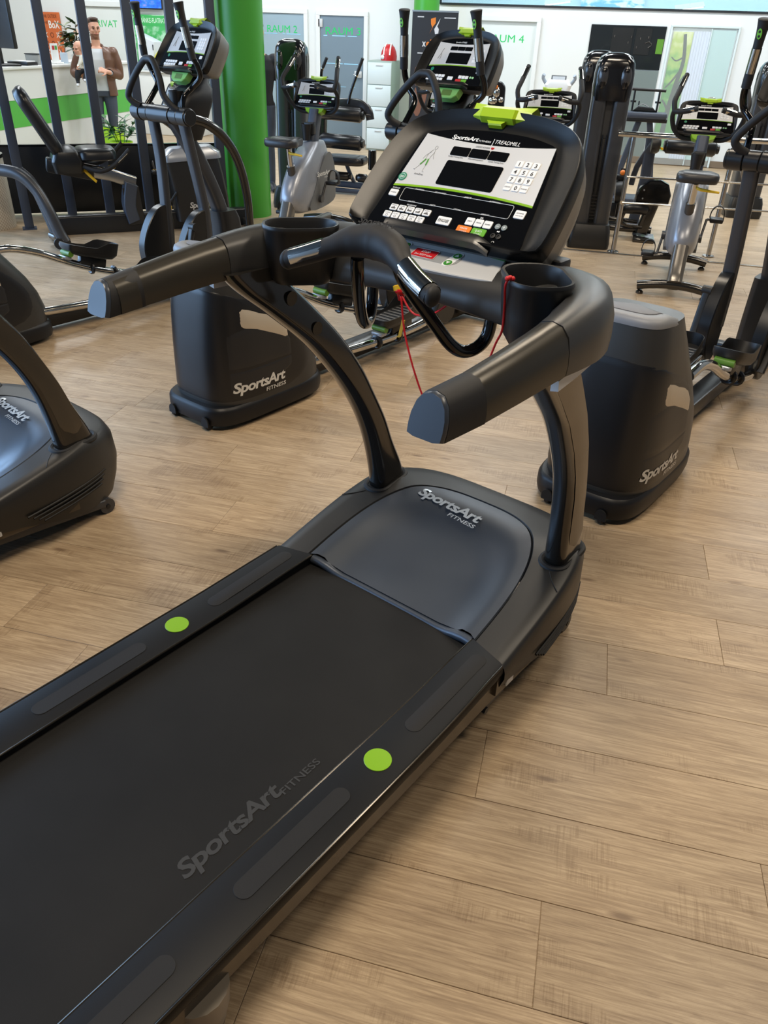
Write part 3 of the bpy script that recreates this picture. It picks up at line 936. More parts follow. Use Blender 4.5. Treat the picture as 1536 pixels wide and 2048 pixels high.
    g.prism([(a * s, b * s) for a, b in ((-0.020, -0.017), (0.020, -0.017), (0.028, -0.003), (-0.028, -0.003))], 0.002 * s, 0.016 * s, M @ Matrix.Translation((0, tz * s, 0)), bev=0.003 * s)
    g.build('lid', LIME, sh, ang=20)
    # reading ledge
    g = G()
    rows = []
    for w, dt, dn in ((-0.175, 0.004, 0.0), (-0.165, 0.004, 0.014), (-0.15, 0.004, 0.018), (0.118, 0.004, 0.018), (0.133, 0.002, 0.014), (0.16, -0.006, 0.0)):
        rows.append([M @ Vector(((w) * s, (t + dt) * s, (n + dn * k) * s)) for t, n, k in ((0.018, 0.0, 0), (0.018, 0.004, 0.9), (0.012, 0.006, 1.0), (-0.008, 0.004, 1.0), (-0.012, -0.004, 0.3))])
    g.loft(rows, closed=True)
    g.build('reading_ledge', BLKS, sh)
    return sh

# ------------------------------------------------------------------ treadmill
TAZ = 24.49
def TUV(u, v):
    a = R(TAZ)
    return Vector((math.sin(a) * u + math.cos(a) * v, math.cos(a) * u - math.sin(a) * v, 0))

def smooth01(x):
    x = max(0.0, min(1.0, x))
    return x * x * (3 - 2 * x)

def rise(u):
    return 0.258 + 0.108 * max(0.0, min(1.0, (u - 1.47) / 0.50)) - 0.02 * max(0, (u - 2.0) / 0.2)

def u_outline(Wd, uf, u0, zf, n=48, p=4.0):
    out = []
    for i in range(n + 1):
        th = math.pi * i / n
        c, s_ = math.cos(th), math.sin(th)
        w = Wd * sgn(c) * abs(c) ** (2 / p)
        u = u0 + (uf - u0) * abs(s_) ** (2 / p)
        out.append(Vector((w, u, zf(u))))
    return out

def make_treadmill(label, full=True):
    T = thing('treadmill', label, 'treadmill', (0, 0, 0), TAZ, 'treadmills in the front row')
    U0, U1 = -0.62, 1.482
    # running belt over the deck
    g = G()
    sec = [(-0.345, 0.232), (-0.2, 0.234), (0.2, 0.234), (0.345, 0.232), (0.345, 0.19), (-0.345, 0.19)]
    g.loft([[(w, u, z) for w, z in sec] for u in (U0 + 0.02, 1.0, 1.60)])
    belt = g.build('belt', BELT, T, ang=30)
    wordmark(frame((0.262, 0.515, 0.2335), (0, 1, 0), (-1, 0, 0)), 0.29, WORN, belt, small=False)
    text('FITNESS', frame((0.270, 0.80, 0.2335), (0, 1, 0), (-1, 0, 0)), width=0.125, height=0.02, mt=WORN, parent=belt, bold=0.01)
    # frame below
    g = G()
    for sx in (-1, 1):
        g.loft([[(sx * 0.395, u, z), (sx * 0.432, u, z), (sx * 0.432, u, z + h), (sx * 0.395, u, z + h)] for u, z, h in ((U0 + 0.05, 0.115, 0.10), (1.45, 0.125, 0.10), (1.9, 0.10, 0.08))])
    g.box((0, 0.5, 0.165), (0.8, 2.1, 0.05))
    g.box((0, U0 + 0.04, 0.17), (0.84, 0.08, 0.1), bev=0.01)
    for sx in (-1, 1):
        g.box((sx * 0.41, 1.485, 0.195), (0.066, 0.03, 0.09))
    g.build('deck_frame', SKIRT, T)
    # side rails
    for sx in (-1, 1):
        rows = []
        for u in [U0, U0 + 0.02] + [i * 0.1 for i in range(-5, 12)] + [1.15, 1.2, 1.25, 1.3, 1.35, 1.4, 1.44, 1.47, U1]:
            lift = 0.012 * smooth01((u - 1.12) / 0.4) - (0.012 if u == U0 else 0)
            z = 0.2555 + lift
            wi = 0.319
            wo = 0.452 - 0.004 * smooth01((u - 1.2) / 0.3)
            pr = [(wi + 0.004, 0.222), (wi, z - 0.006), (wi + 0.002, z - 0.0015), (wi + 0.006, z), (wo - 0.012, z), (wo - 0.004, z - 0.002), (wo, z - 0.008), (wo + 0.002, z - 0.03), (wo - 0.006, z - 0.055), (wo - 0.03, z - 0.06), (wo - 0.06, z - 0.035)]
            sl = 0.037 if u >= U1 - 1e-6 else (0.030 if u > 1.465 else 0)
            rows.append([(sx * w, u + sl * max(0.0, min(1.0, (0.445 - w) / 0.126)), zz) for w, zz in pr])
        g = G(); g.loft(rows)
        rail = g.build('side_rail', RAILM, T, ang=40)
        for wb, zo in ((0.4515, -0.0035), (0.3205, -0.003)):
            g = G()
            g.tube([(sx * (wb - (0.004 * smooth01((u - 1.2) / 0.3) if wb > 0.4 else 0)), u + (0.037 if wb < 0.4 and u > 1.47 else 0), 0.2555 + 0.012 * smooth01((u - 1.12) / 0.4) + zo) for u in (U0 + 0.02, 0.0, 0.6, 1.0, 1.12, 1.2, 1.3, 1.4, 1.478)], 0.0032, 8, 2)
            g.build('highlight_bead', BEAD, rail)  # glossy bead added so the rail edge shows a highlight line
        zt = 0.2555
        for (a, b, lf) in ((1.119, 1.484, 1), (0.540, 0.902, 0), (0.03, 0.402, 0), (-0.45, -0.09, 0)):
            c = (a + b) / 2
            pp = stadium(b - a - 0.02, 0.0235, 8)
            if lf:
                g = G(); top = []
                for (x, y) in pp:
                    u = c + x
                    top.append((x, y))
                rr = [[(sx * (0.383 + y), c + x, zt + 0.012 * smooth01((c + x - 1.12) / 0.4) + h) for x, y in pp] for h in (-0.002, 0.0009)]
                rr.append([(sx * (0.383 + y * 0.94), c + x * 0.995, zt + 0.012 * smooth01((c + x - 1.12) / 0.4) + 0.0014) for x, y in pp])
                g.loft(rr)
            else:
                g = G(); g.prism(pp, -0.002, 0.0014, frame((sx * 0.383, c, zt), (0, 1, 0), (-1, 0, 0)), bev=0.0006)
            g.build('grip_pad', PAD, rail)
        g = G(); g.prism(circ(0.0345, 40), -0.001, 0.0018, Matrix.Translation((sx * 0.383, 1.006, zt)), bev=0.0008)
        d = g.build('foot_disc', LIMD, rail); d['label'] = 'lime green round disc'
    # motor hood
    cz = lambda z: (lambda u: z)
    O = [
        u_outline(0.405, 2.12, 1.484, lambda u: 0.145 - 0.095 * smooth01((u - 1.48) / 0.5)),
        u_outline(0.437, 2.18, 1.484, lambda u: 0.158 - 0.095 * smooth01((u - 1.48) / 0.5)),
        u_outline(0.446, 2.205, 1.484, lambda u: 0.185 - 0.05 * smooth01((u - 1.48) / 0.5)),
        u_outline(0.456, 2.215, 1.484, lambda u: 0.215 - 0.005 * smooth01((u - 1.48) / 0.5)),
        u_outline(0.455, 2.205, 1.484, lambda u: rise(u) - 0.045 + 0.02 * (1 - smooth01((u - 1.48) / 0.3))),
        u_outline(0.450, 2.185, 1.484, lambda u: rise(u) - 0.010),
        u_outline(0.440, 2.165, 1.484, lambda u: rise(u) + 0.0),
        u_outline(0.40, 2.12, 1.496, lambda u: rise(u) + 0.002),
        u_outline(0.335, 2.062, 1.514, lambda u: rise(u) + 0.0, p=3.0),
        u_outline(0.332, 2.058, 1.515, lambda u: rise(u) - 0.006, p=3.0),
    ]
    g = G(); g.loft(O, closed=False)
    hood = g.build('hood', HOODB, T, ang=50)
    O2 = [
        u_outline(0.330, 2.056, 1.516, lambda u: rise(u) - 0.006, p=3.0),
        u_outline(0.327, 2.052, 1.518, lambda u: rise(u) - 0.0005, p=3.0),
        u_outline(0.305, 2.01, 1.53, lambda u: rise(u) - 0.001, p=2.9),
        u_outline(0.275, 1.945, 1.532, lambda u: rise(u) - 0.003, p=2.8),
        u_outline(0.258, 1.912, 1.532, lambda u: rise(u) - 0.016, p=2.8),
        u_outline(0.19, 1.83, 1.532, lambda u: rise(u) - 0.024, p=2.9),
        u_outline(0.09, 1.72, 1.532, lambda u: rise(u) - 0.024, p=2.4),
        u_outline(0.0, 1.60, 1.532, lambda u: rise(u) - 0.024, p=2.2),
    ]
    g = G(); g.loft(O2, closed=False)
    # rolled lip over the belt, slightly bowed
    n = 20
    lip = []
    for dz, du in ((0.0005, 0.008), (0.0015, -0.002), (-0.004, -0.012), (-0.014, -0.015), (-0.024, -0.010)):
        lip.append([Vector((0.318 * (-1 + 2 * i / n), 1.532 + du - 0.012 * abs(-1 + 2 * i / n) ** 3, 0.2415 + 0.021 * smooth01((0.318 * abs(-1 + 2 * i / n) - 0.19) / 0.11) + dz)) for i in range(n + 1)])
    g.loft(lip, closed=False)
    ins = g.build('hood_insert', SCOOP, hood, ang=50)
    def on_hood(a, b, th):
        # the print lies across the upper arch
        w = -0.205 + a
        uu = 1.945 + b - 0.02 * a / 0.27
        return Vector((w, uu, rise(uu) + 0.0015 + th))
    wordmark(Matrix.Identity(4), 0.27, LBLUE, ins, fn=on_hood, bold=0.03)
    # seam, vents
    for sx in (-1, 1):
        g = G()
        for k in range(4):
            z0 = 0.212 - 0.016 * k
            pts = []
            for u in (1.68 + 0.02 * k, 1.76, 1.85, 1.93, 2.0, 2.05 - 0.01 * k):
                ff = (u - 1.484) / 0.73
                pts.append((sx * (0.4545 * (1 - ff ** 4) ** 0.25), u, z0 - 0.11 * (2.05 - u)))
            g.tube(pts, 0.0045, 6, 4)
        g.build('vent_slot', DARKIN, hood)
        g = G()
        g.tube([(sx * 0.436, 1.80, rise(1.80) + 0.002), (sx * 0.40, 1.83, rise(1.83) + 0.0025), (sx * 0.375, 1.86, rise(1.86) + 0.002)], 0.0012, 5, 2)
        g.build('seam', DARKIN, hood)
    # lift lever and bracket under the hood
    for sx in (-1, 1):
        g = G()
        g.tube([(sx * 0.375, 1.40, 0.105), (sx * 0.375, 2.03, 0.05)], 1.0, 8, 1, sec=rrect(0.035, 0.05, 0.008), upv=(1, 0, 0))
        g.cyl((sx * 0.345, 2.04, 0.034), (sx * 0.395, 2.04, 0.034), 0.034, 18)
        g.box((sx * 0.40, 1.50, 0.125), (0.05, 0.12, 0.07), bev=0.008)
        lv = g.build('lift_arm', GUNS, T)
        g = G(); g.cyl((sx * 0.42, 1.45, 0.1), (sx * 0.432, 1.45, 0.1), 0.012, 6)
        g.cyl((sx * 0.395, 2.04, 0.034), (sx * 0.401, 2.04, 0.034), 0.01, 6)
        g.build('bolt', BLKS, lv)
        g = G(); g.box((sx * 0.436, 1.56, 0.150), (0.006, 0.04, 0.035), bev=0.002)
        g.build('tag', SILVP, lv)
        g = G()
        g.lathe([(0.022, 0.08), (0.045, 0.075), (0.05, 0.045), (0.05, 0.02), (0.045, 0.015)], (sx * 0.40, 0.42, 0.0), (0, 0, 1), 20)
        g.cyl((sx * 0.40, 0.42, 0.07), (sx * 0.40, 0.42, 0.14), 0.06, 16, r2=0.065)
        fo = g.build('foot', FOOTM, T)
        g = G(); g.lathe([(0.03, 0.0), (0.046, 0.0), (0.048, 0.012), (0.044, 0.022)], (sx * 0.40, 0.42, 0.0), (0, 0, 1), 20)
        g.build('foot_pad', RUB, fo)
    # uprights
    up_tab = [(0.30, 1.892, 2.055, 0.362), (0.40, 1.884, 2.028, 0.363), (0.52, 1.862, 1.975, 0.370), (0.62, 1.832, 1.938, 0.378), (0.72, 1.785, 1.89, 0.388), (0.83, 1.712, 1.832, 0.40), (0.95, 1.612, 1.748, 0.416), (1.06, 1.49, 1.648, 0.436), (1.14, 1.395, 1.57, 0.452), (1.20, 1.34, 1.51, 0.462)]
    for sx in (-1, 1):
        rows = []
        for z, ur, uf, w in up_tab:
            rows.append([(sx * (w + a), (ur + uf) / 2 + b, z) for a, b in rrect(0.074, uf - ur, 0.032, 5)])
        # refine along the height
        fine = []
        cols = list(zip(*rows))
        cols = [smooth_path(c, 4) for c in cols]
        fine = [[cols[k][i] for k in range(len(cols))] for i in range(len(cols[0]))]
        g = G(); g.loft(fine)
        upr = g.build('upright', GUN, T, ang=60)
        # raised outer cover with rounded end
        g = G()
        tabl = up_tab[1:]
        cr = []
        N = 30
        for i in range(N + 1):
            z = 0.405 + (1.15 - 0.405) * i / N
            k = max(j for j in range(len(up_tab) - 1) if up_tab[j][0] <= z)
            f = (z - up_tab[k][0]) / (up_tab[k + 1][0] - up_tab[k][0])
            L_ = [up_tab[k][q] + (up_tab[k + 1][q] - up_tab[k][q]) * f for q in range(4)]
            half = (L_[2] - L_[1]) / 2 * 0.70
            if z < 0.47:
                half *= math.sqrt(max(0.02, 1 - ((0.47 - z) / 0.066) ** 2))
            mid = (L_[1] + L_[2]) / 2 + 0.006
            cr.append([(sx * (L_[3] + 0.0372 + 0.0022 * math.cos(q * math.pi / 2)), mid + half * q, z) for q in (-1, -0.5, 0, 0.5, 1)])
        g.loft(cr, closed=False)
        g.build('upright_cover', SKIRT, upr)
        g = G()
        P = [(sx * 0.3625 + a * 1.10, 1.962 + b * 1.06, 0.352 + 0.10 * b) for a, b in rrect(0.078, 0.165, 0.036, 5)]
        g.tube(P, 0.011, 8, 1, closed=True)
        g.build('collar', RUB, upr)
        for (u, z) in ((1.63, 1.0), (1.545, 1.105)):
            g = G()
            w = 0.445 if z > 1.05 else 0.427
            g.cyl((sx * (w - 0.030), u, z), (sx * (w - 0.0425), u, z), 0.021, 20)
            g.build('bolt_cap', BLKS, upr)
        g = G(); g.ball((sx * 0.452, 1.40, 1.168), (0.014, 0.02, 0.014)); g.build('clip', BLKS, upr)
    # handrail arms sweeping into the dash
    def dsec(hw, zb, zt):
        h = zt - zb
        return [(-hw, 0), (-hw * 0.6, -0.004), (hw * 0.6, -0.004), (hw, 0), (hw * 1.04, h * 0.22), (hw * 1.0, h * 0.48), (hw * 0.84, h * 0.74), (hw * 0.5, h * 0.94), (0, h), (-hw * 0.5, h * 0.94), (-hw * 0.84, h * 0.74), (-hw * 1.0, h * 0.48), (-hw * 1.04, h * 0.22)]
    arm_tab = [(0.478, 1.018, 0.037, 1.171, 1.250), (0.488, 1.09, 0.038, 1.173, 1.257), (0.4935, 1.20, 0.040, 1.178, 1.269), (0.496, 1.30, 0.043, 1.183, 1.280), (0.4955, 1.365, 0.046, 1.185, 1.287)]
    for sx in (-1, 1):
        rows = [[(sx * (w + a), u, zb + b) for a, b in dsec(hw, zb, zt)] for w, u, hw, zb, zt in arm_tab]
        g = G(); g.loft(rows)
        arm = g.build('handrail_arm', ARMM, T, ang=45)
        # tip and end cap, tilted back
        rows = []
        for w, u, hw, zb, zt, k in ((0.478, 1.016, 0.037, 1.171, 1.250, 1.01), (0.476, 0.992, 0.0368, 1.170, 1.249, 1.01)):
            rows.append([(sx * (w + a * k), u + (b - 0.04) * 0.26, zb + b * k - 0.0004) for a, b in dsec(hw, zb, zt)])
        # sleeve from the arm to the tilted end
        rows = [[(sx * (0.4885 + a * 1.015), 1.092, 1.1725 + b * 1.012) for a, b in dsec(0.038, 1.173, 1.257)],
                [(sx * (0.478 + a * 1.02), 1.0, 1.170 + b * 1.012) for a, b in dsec(0.037, 1.171, 1.250)],
                [(sx * (0.478 + a * 1.02), 0.984 + b * 0.27, 1.170 + b * 1.012) for a, b in dsec(0.037, 1.171, 1.250)]]
        rows = [rows[0], rows[2]]
        g = G(); g.loft(rows)
        sl = g.build('arm_tip', RUB, arm, ang=45)
        capM = [(sx * (0.478 + a), 0.984 + b * 0.27, 1.170 + b) for a, b in dsec(0.037, 1.171, 1.250)]
        cap2 = [(p[0], p[1] - 0.005, p[2] + 0.0012) for p in capM]
        cap3 = [(sx * 0.478 + (p[0] - sx * 0.478) * 0.94, p[1] - 0.0065, 1.209 + (p[2] - 1.209) * 0.94) for p in cap2]
        g = G(); g.loft([capM, cap2, cap3])
        ec = g.build('end_cap', mat('dark blue grey cap', (48, 54, 64), 0.3, bump=(600, 0.1)), arm, ang=40)
        g = G()
        cM = frame((sx * 0.478, 0.9845 - 0.0068 + 0.033 * 0.27 - 0.0, 1.203), (1, 0, 0), (0, 0.27, 1))
        g.tube([cM @ Vector((0.0155 * math.cos(a), 0.0155 * math.sin(a), 0.0002)) for a in [2 * math.pi * q / 24 for q in range(24)]], 0.0005, 5, 1, closed=True)
        g.build('screw_cover', DARKIN, ec)
    # dash: arm roots, corners and the cross body in one sweep from arm to arm
    half = [  # w, u_rear, u_front, z_bottom, z_top
        (0.0, 1.585, 1.800, 1.182, 1.285), (0.10, 1.583, 1.800, 1.180, 1.286), (0.20, 1.575, 1.798, 1.172, 1.289), (0.27, 1.56, 1.79, 1.164, 1.293)]
    rows = []
    path = [  # centre-line (w,u), left-hand normal implied; half width, zb, zt
        (-0.4955, 1.367, 0.0465, 1.185, 1.288), (-0.492, 1.44, 0.052, 1.180, 1.296), (-0.479, 1.52, 0.062, 1.174, 1.302), (-0.450, 1.595, 0.074, 1.168, 1.305), (-0.395, 1.652, 0.088, 1.163, 1.304), (-0.31, 1.682, 0.098, 1.165, 1.298), (-0.20, 1.690, 0.106, 1.173, 1.290), (-0.10, 1.692, 0.108, 1.180, 1.286), (0.0, 1.692, 0.108, 1.182, 1.285)]
    path = path + [(-a, b, c, d, e) for a, b, c, d, e in path[-2::-1]]
    ctr = [Vector((p[0], p[1], 0)) for p in path]
    for i, (w, u, hw, zb, zt) in enumerate(path):
        t = (ctr[min(i + 1, len(ctr) - 1)] - ctr[max(i - 1, 0)]).normalized()
        if i == 0: t = Vector((0, 1, 0))
        if i == len(path) - 1: t = Vector((0, -1, 0))
        nrm = Vector((-t.y, t.x, 0))
        k = smooth01((0.5 - abs(w)) / 0.15)
        h = zt - zb
        dome = [(-hw, 0), (-hw * 0.6, -0.004), (hw * 0.6, -0.004), (hw, 0), (hw * 1.03, h * 0.22), (hw * 1.0, h * 0.48), (hw * 0.86, h * 0.76), (hw * 0.5, h * 0.95), (0, h), (-hw * 0.5, h * 0.95), (-hw * 0.86, h * 0.76), (-hw * 1.0, h * 0.48), (-hw * 1.03, h * 0.22)]
        slope = [(-hw, 0.004), (-hw * 0.6, -0.002), (hw * 0.6, 0.0), (hw * 0.92, 0.02), (hw * 1.0, h * 0.45), (hw * 0.98, h * 0.75), (hw * 0.9, h * 0.93), (hw * 0.5, h * 0.97), (0, h * 0.93), (-hw * 0.4, h * 0.845), (-hw * 0.72, h * 0.735), (-hw * 0.96, h * 0.45), (-hw * 1.04, h * 0.08)]
        rows.append([ctr[i] + nrm * (a0 * (1 - k) + a1 * k) + Vector((0, 0, zb + b0 * (1 - k) + b1 * k)) for (a0, b0), (a1, b1) in zip(dome, slope)])
    cols = [smooth_path(c, 3) for c in zip(*rows)]
    g = G(); g.loft([[c[i] for c in cols] for i in range(len(cols[0]))])
    dash = g.build('dash', mat('graphite dash plastic', (46, 46, 46), 0.36, bump=(900, 0.2)), T, ang=60)
    # light trim wedge under the arm root
    for sx in (-1, 1):
        g = G()
        g.loft([[(sx * (w + d), u, z) for d, z in ((-0.012, 1.172), (0.004, 1.174), (0.006, 1.152), (-0.012, 1.148))] for w, u in ((0.528, 1.36), (0.520, 1.46), (0.508, 1.56))])
        g.build('trim_wedge', SILVP, dash)
    # control strip
    d2 = Vector((0, 0.94, 0.34)).normalized()
    sM = frame((0, 1.700, 1.291), (1, 0, 0), (0, d2.y, d2.z))
    g = G()
    g.prism(arc_poly(0.205, 0.187, -0.092, 0.0, -0.012, 0.008), -0.010, 0.0, sM, bev=0.002)
    strip = g.build('control_strip', SILVP, T)
    g = G(); g.prism(arc_poly(0.1875, 0.187, -0.006, 0.001, 0.008, 0.008), -0.01, 0.0008, sM)
    g.build('strip_edge', GRNI, strip)
    g = G(); g.prism([(a - 0.016, b - 0.044) for a, b in rrect(0.19, 0.05, 0.022)], -0.001, 0.0006, sM)
    g.build('key_field', mat('mid grey foil', (150, 152, 152), 0.35), strip)
    g = G(); g.prism([(a - 0.028, b - 0.045) for a, b in rrect(0.072, 0.036, 0.004)], 0, 0.0022, sM, bev=0.0008)
    stop = g.build('stop_key', REDK, strip); stop['label'] = 'red stop key'
    text('STOP', sM @ Matrix.Translation((-0.028, -0.043, 0.0022)), width=0.026, height=0.010, mt=WHT, parent=stop, align='C', bold=0.01)
    text('Zum RESET halten', sM @ Matrix.Translation((-0.028, -0.0565, 0.0022)), width=0.055, height=0.0075, mt=WHT, parent=stop, align='C')
    g = G(); g.tube([sM @ Vector((-0.028 + a, -0.045 + b, 0.0018)) for a, b in rrect(0.072, 0.036, 0.004)], 0.0006, 5, 1, closed=True)
    g.build('key_outline', WHT, stop)
    for wc in (0.058, -0.105):
        g = G(); g.prism([(b * 1.0 + wc + 0.20 * (a), a - 0.044) for a, b in stadium(0.064, 0.0135)], 0, 0.0012, sM)
        pad = g.build('arrow_field', WHT if wc > 0 else WHT, strip)
        for sy in (1, -1):
            cx, cy = wc + 0.20 * sy * 0.017, -0.044 + sy * 0.017
            g = G(); g.prism(circ(0.0115, 20, cx, cy), 0.001, 0.0022, sM, bev=0.0005)
            bt = g.build('arrow_key', mat('green arrow key', (62, 140, 50), 0.4), pad)
            g = G(); g.prism([(cx - 0.006, cy - sy * 0.004), (cx + 0.006, cy - sy * 0.004), (cx, cy + sy * 0.006)], 0.0022, 0.0027, sM)
            g.build('arrow', WHT, bt)
        text('GESCHW.' if wc > 0 else 'STEIGUNG', sM @ Matrix.Translation((wc, -0.0455, 0.0016)), width=0.03, height=0.003, mt=INK, parent=pad, align='C')
    # console, tilted 45 degrees
    cM = frame((0, 1.664, 1.317), (1, 0, 0), (0, 1, 1))
    console(T, cM, 1.0, full=full)
    # neck behind the console and a foot at its back
    g = G()
    g.loft([[(a, 1.765 + b, 1.27) for a, b in rrect(0.5, 0.07, 0.03)], [(a, 1.785 + b, 1.33) for a, b in rrect(0.46, 0.07, 0.03)], [(a, 1.85 + b, 1.40) for a, b in rrect(0.4, 0.06, 0.025)]])
    g.box((0.28, 1.78, 1.285), (0.06, 0.06, 0.03), bev=0.008)
    g.build('console_neck', BLK, T)
    # cup holders: rim long axis along the outside of the console
    for sx in (-1, 1):
        ax = Vector((sx * 0.55, -0.835, 0)).normalized() * -1
        ang = sx * -0.85 + (0 if sx > 0 else math.pi)
        def cup(l, wd, z, off=(0, 0)):
            r = rrect(l, wd, wd * 0.44, 8)
            ca, sa = math.cos(ang), math.sin(ang)
            return [Vector((sx * 0.359 + a * ca - b * sa, 1.543 + a * sa + b * ca, z)) for a, b in r]
        g = G()
        g.loft([cup(0.150, 0.096, 1.165), cup(0.170, 0.116, 1.18), cup(0.188, 0.132, 1.24), cup(0.199, 0.140, 1.302), cup(0.206, 0.146, 1.309), cup(0.206, 0.146, 1.314), cup(0.202, 0.142, 1.319), cup(0.190, 0.130, 1.318), cup(0.182, 0.122, 1.306), cup(0.172, 0.114, 1.25), cup(0.145, 0.095, 1.185)])
        g.build('cup_holder', BLK, T, ang=50)
    # front handlebar: two bent tubes, moulded grip, metal contact plates
    for sx in (-1, 1):
        g = G()
        g.tube([(sx * 0.062, 1.43, 1.30), (sx * 0.075, 1.445, 1.26), (sx * 0.118, 1.505, 1.165), (sx * 0.143, 1.548, 1.105), (sx * 0.160, 1.585, 1.081), (sx * 0.178, 1.622, 1.088), (sx * 0.190, 1.645, 1.12), (sx * 0.193, 1.652, 1.19)], 0.0165, 14, 5)
        g.build('handlebar_tube', BLKG, T)
    g = G()
    bar = [(-0.215, 1.352, 1.282), (-0.16, 1.366, 1.302), (-0.105, 1.385, 1.324), (-0.06, 1.412, 1.340), (0, 1.428, 1.346), (0.06, 1.412, 1.340), (0.105, 1.385, 1.324), (0.16, 1.366, 1.302), (0.215, 1.352, 1.282)]
    g.tube(bar, [0.0235, 0.0235, 0.0245, 0.036, 0.042, 0.036, 0.0245, 0.0235, 0.0235], 18, 6)
    for sx in (-1, 1):
        g.ball((sx * 0.215, 1.352, 1.282), (0.017, 0.0245, 0.0245), rot=(0, 0, sx * 0.2))
    grip = g.build('handlebar_grip', RUB, T, ang=60)
    text('SportsArt', frame((-0.052, 1.418, 1.383), (1, 0.0, 0.0), (0, 0.8, 0.6)), width=0.105, height=0.018, mt=mat('moulded black lettering', (16, 16, 17), 0.5), parent=grip, bold=0.02, shear=0.15, th=0.002)
    for sx in (-1, 1):
        P = [Vector((sx * 0.118, 1.381, 1.3195)), Vector((sx * 0.16, 1.3655, 1.3025)), Vector((sx * 0.202, 1.3545, 1.287))]
        t = (P[2] - P[0]).normalized()
        side = t.cross(Vector((0, 0, 1))).normalized()
        uu = side.cross(t)
        rows = []
        for p in smooth_path(P, 4):
            rows.append([p + (side * math.cos(a) + uu * math.sin(a)) * 0.0252 for a in [R(-25 + 230 * q / 14) for q in range(15)]])
        g = G(); g.loft(rows, closed=False)
        g.build('pulse_plate', CHR, grip)
    # safety key in its socket under the handlebar
    return T

tm1 = make_treadmill('large grey treadmill in the foreground with green discs on its black rails', True)
tm1.location = TUV(0, -1.1535)
tm2 = dup(tm1, TUV(-0.594, -2.98), TAZ, 'treadmill cut off by the left edge with a bluish hood and one upright', 'treadmills in the front row')

# red safety cord, tied round the cup rim and hanging in two long loops
tmM = Matrix.Translation(TUV(0, -1.1535)) @ Matrix.Rotation(-R(TAZ), 4, 'Z')
def tl(w, u, z):
    return tmM @ Vector((w, u, z))
cord = thing('safety_cord', 'red safety cord with a red plug hanging below the treadmill handlebar', 'cord', tl(0.06, 1.57, 1.20))
base = tl(0.06, 1.57, 1.20)
def rel(*p):
    return tl(*p) - base
g = G()
g.tube([rel(-0.05, 1.585, 1.185), rel(-0.039, 1.58, 1.17), rel(-0.031, 1.58, 1.12), rel(-0.018, 1.58, 1.069), rel(0.017, 1.575, 0.994), rel(0.06, 1.57, 0.925), rel(0.13, 1.55, 0.875), rel(0.21, 1.53, 0.93), rel(0.262, 1.515, 1.06), rel(0.29, 1.512, 1.15), rel(0.311, 1.50, 1.194), rel(0.322, 1.478, 1.26), rel(0.331, 1.456, 1.305), rel(0.337, 1.456, 1.3225)], 0.0028, 8, 5)
g.build('cord_loop', RED, cord)
g = G()
g.tube([rel(-0.045, 1.585, 1.185), rel(-0.02, 1.58, 1.16), rel(-0.004, 1.58, 1.147), rel(0.018, 1.58, 1.143), rel(0.06, 1.585, 1.155), rel(0.10, 1.60, 1.19)], 0.0028, 8, 5)
g.build('cord_tail', RED, cord)
g = G()
g.ball(rel(-0.05, 1.592, 1.192), (0.018, 0.018, 0.014))
g.cyl(rel(-0.05, 1.592, 1.19), rel(-0.05, 1.592, 1.165), 0.013, 14, r2=0.007)
g.build('plug', mat('red plastic plug', (214, 22, 30), 0.35), cord)
g = G(); g.lathe([(0.0205, 0), (0.0205, 0.012), (0.016, 0.014)], rel(-0.052, 1.595, 1.192), (-0.3, 0.2, 1), 16)
g.build('plug_ring', YEL, cord)
g = G()
for k in range(3):
    g.ball(rel(0.334 + 0.004 * k, 1.456 + 0.004 * k, 1.3215 + 0.002 * (k % 2)), 0.0058, 8, 6)
g.build('knot', RED, cord)
g = G()
g.loft([[rel(-0.031 + a, 1.579, z) + Vector((0, 0, 0)) for a in (-0.004 - q, 0.006 - q)] + [rel(-0.031 + a, 1.582, z) for a in (0.006 - q, -0.004 - q)] for z, q in ((1.12, 0), (1.105, 0.002), (1.09, 0.006), (1.075, 0.009), (1.07, 0.016))])
g.build('paper_tag', mat('yellow paper tag', (196, 160, 40), 0.6), cord)

# ------------------------------------------------------------------ elliptical trainers
HZ = [(0.115, 0.020, 0.785, 0.246), (0.20, 0.020, 0.785, 0.243), (0.30, 0.021, 0.755, 0.239), (0.40, 0.024, 0.70, 0.234), (0.50, 0.030, 0.625, 0.227), (0.60, 0.038, 0.545, 0.217), (0.68, 0.047, 0.485, 0.206), (0.76, 0.060, 0.43, 0.192), (0.82, 0.072, 0.40, 0.178), (0.85, 0.08, 0.39, 0.170)]
def h_at(z):
    z = max(HZ[0][0], min(HZ[-1][0], z))
    k = max(i for i in range(len(HZ) - 1) if HZ[i][0] <= z)
    f = (z - HZ[k][0]) / (HZ[k + 1][0] - HZ[k][0])
    return [HZ[k][q] + (HZ[k + 1][q] - HZ[k][q]) * f for q in (1, 2, 3)]
def h_ring(z, grow=0.0, n=48, e=3.6):
    y0, y1, hw = h_at(z)
    y0, y1, hw = y0 - grow, y1 + grow, hw + grow
    out = []
    for i in range(n):
        a = 2 * math.pi * i / n
        c, s_ = math.cos(a), math.sin(a)
        out.append(Vector((hw * sgn(c) * abs(c) ** (2 / e), (y0 + y1) / 2 + (y1 - y0) / 2 * sgn(s_) * abs(s_) ** (2 / e), z)))
    return out
def h_side(y, z, off=0.002, sx=1, e=3.6):
    y0, y1, hw = h_at(z)
    t = max(-0.985, min(0.985, (y - (y0 + y1) / 2) / ((y1 - y0) / 2)))
    return Vector((sx * (hw * (1 - abs(t) ** e) ** (1 / e) + off), y, z))

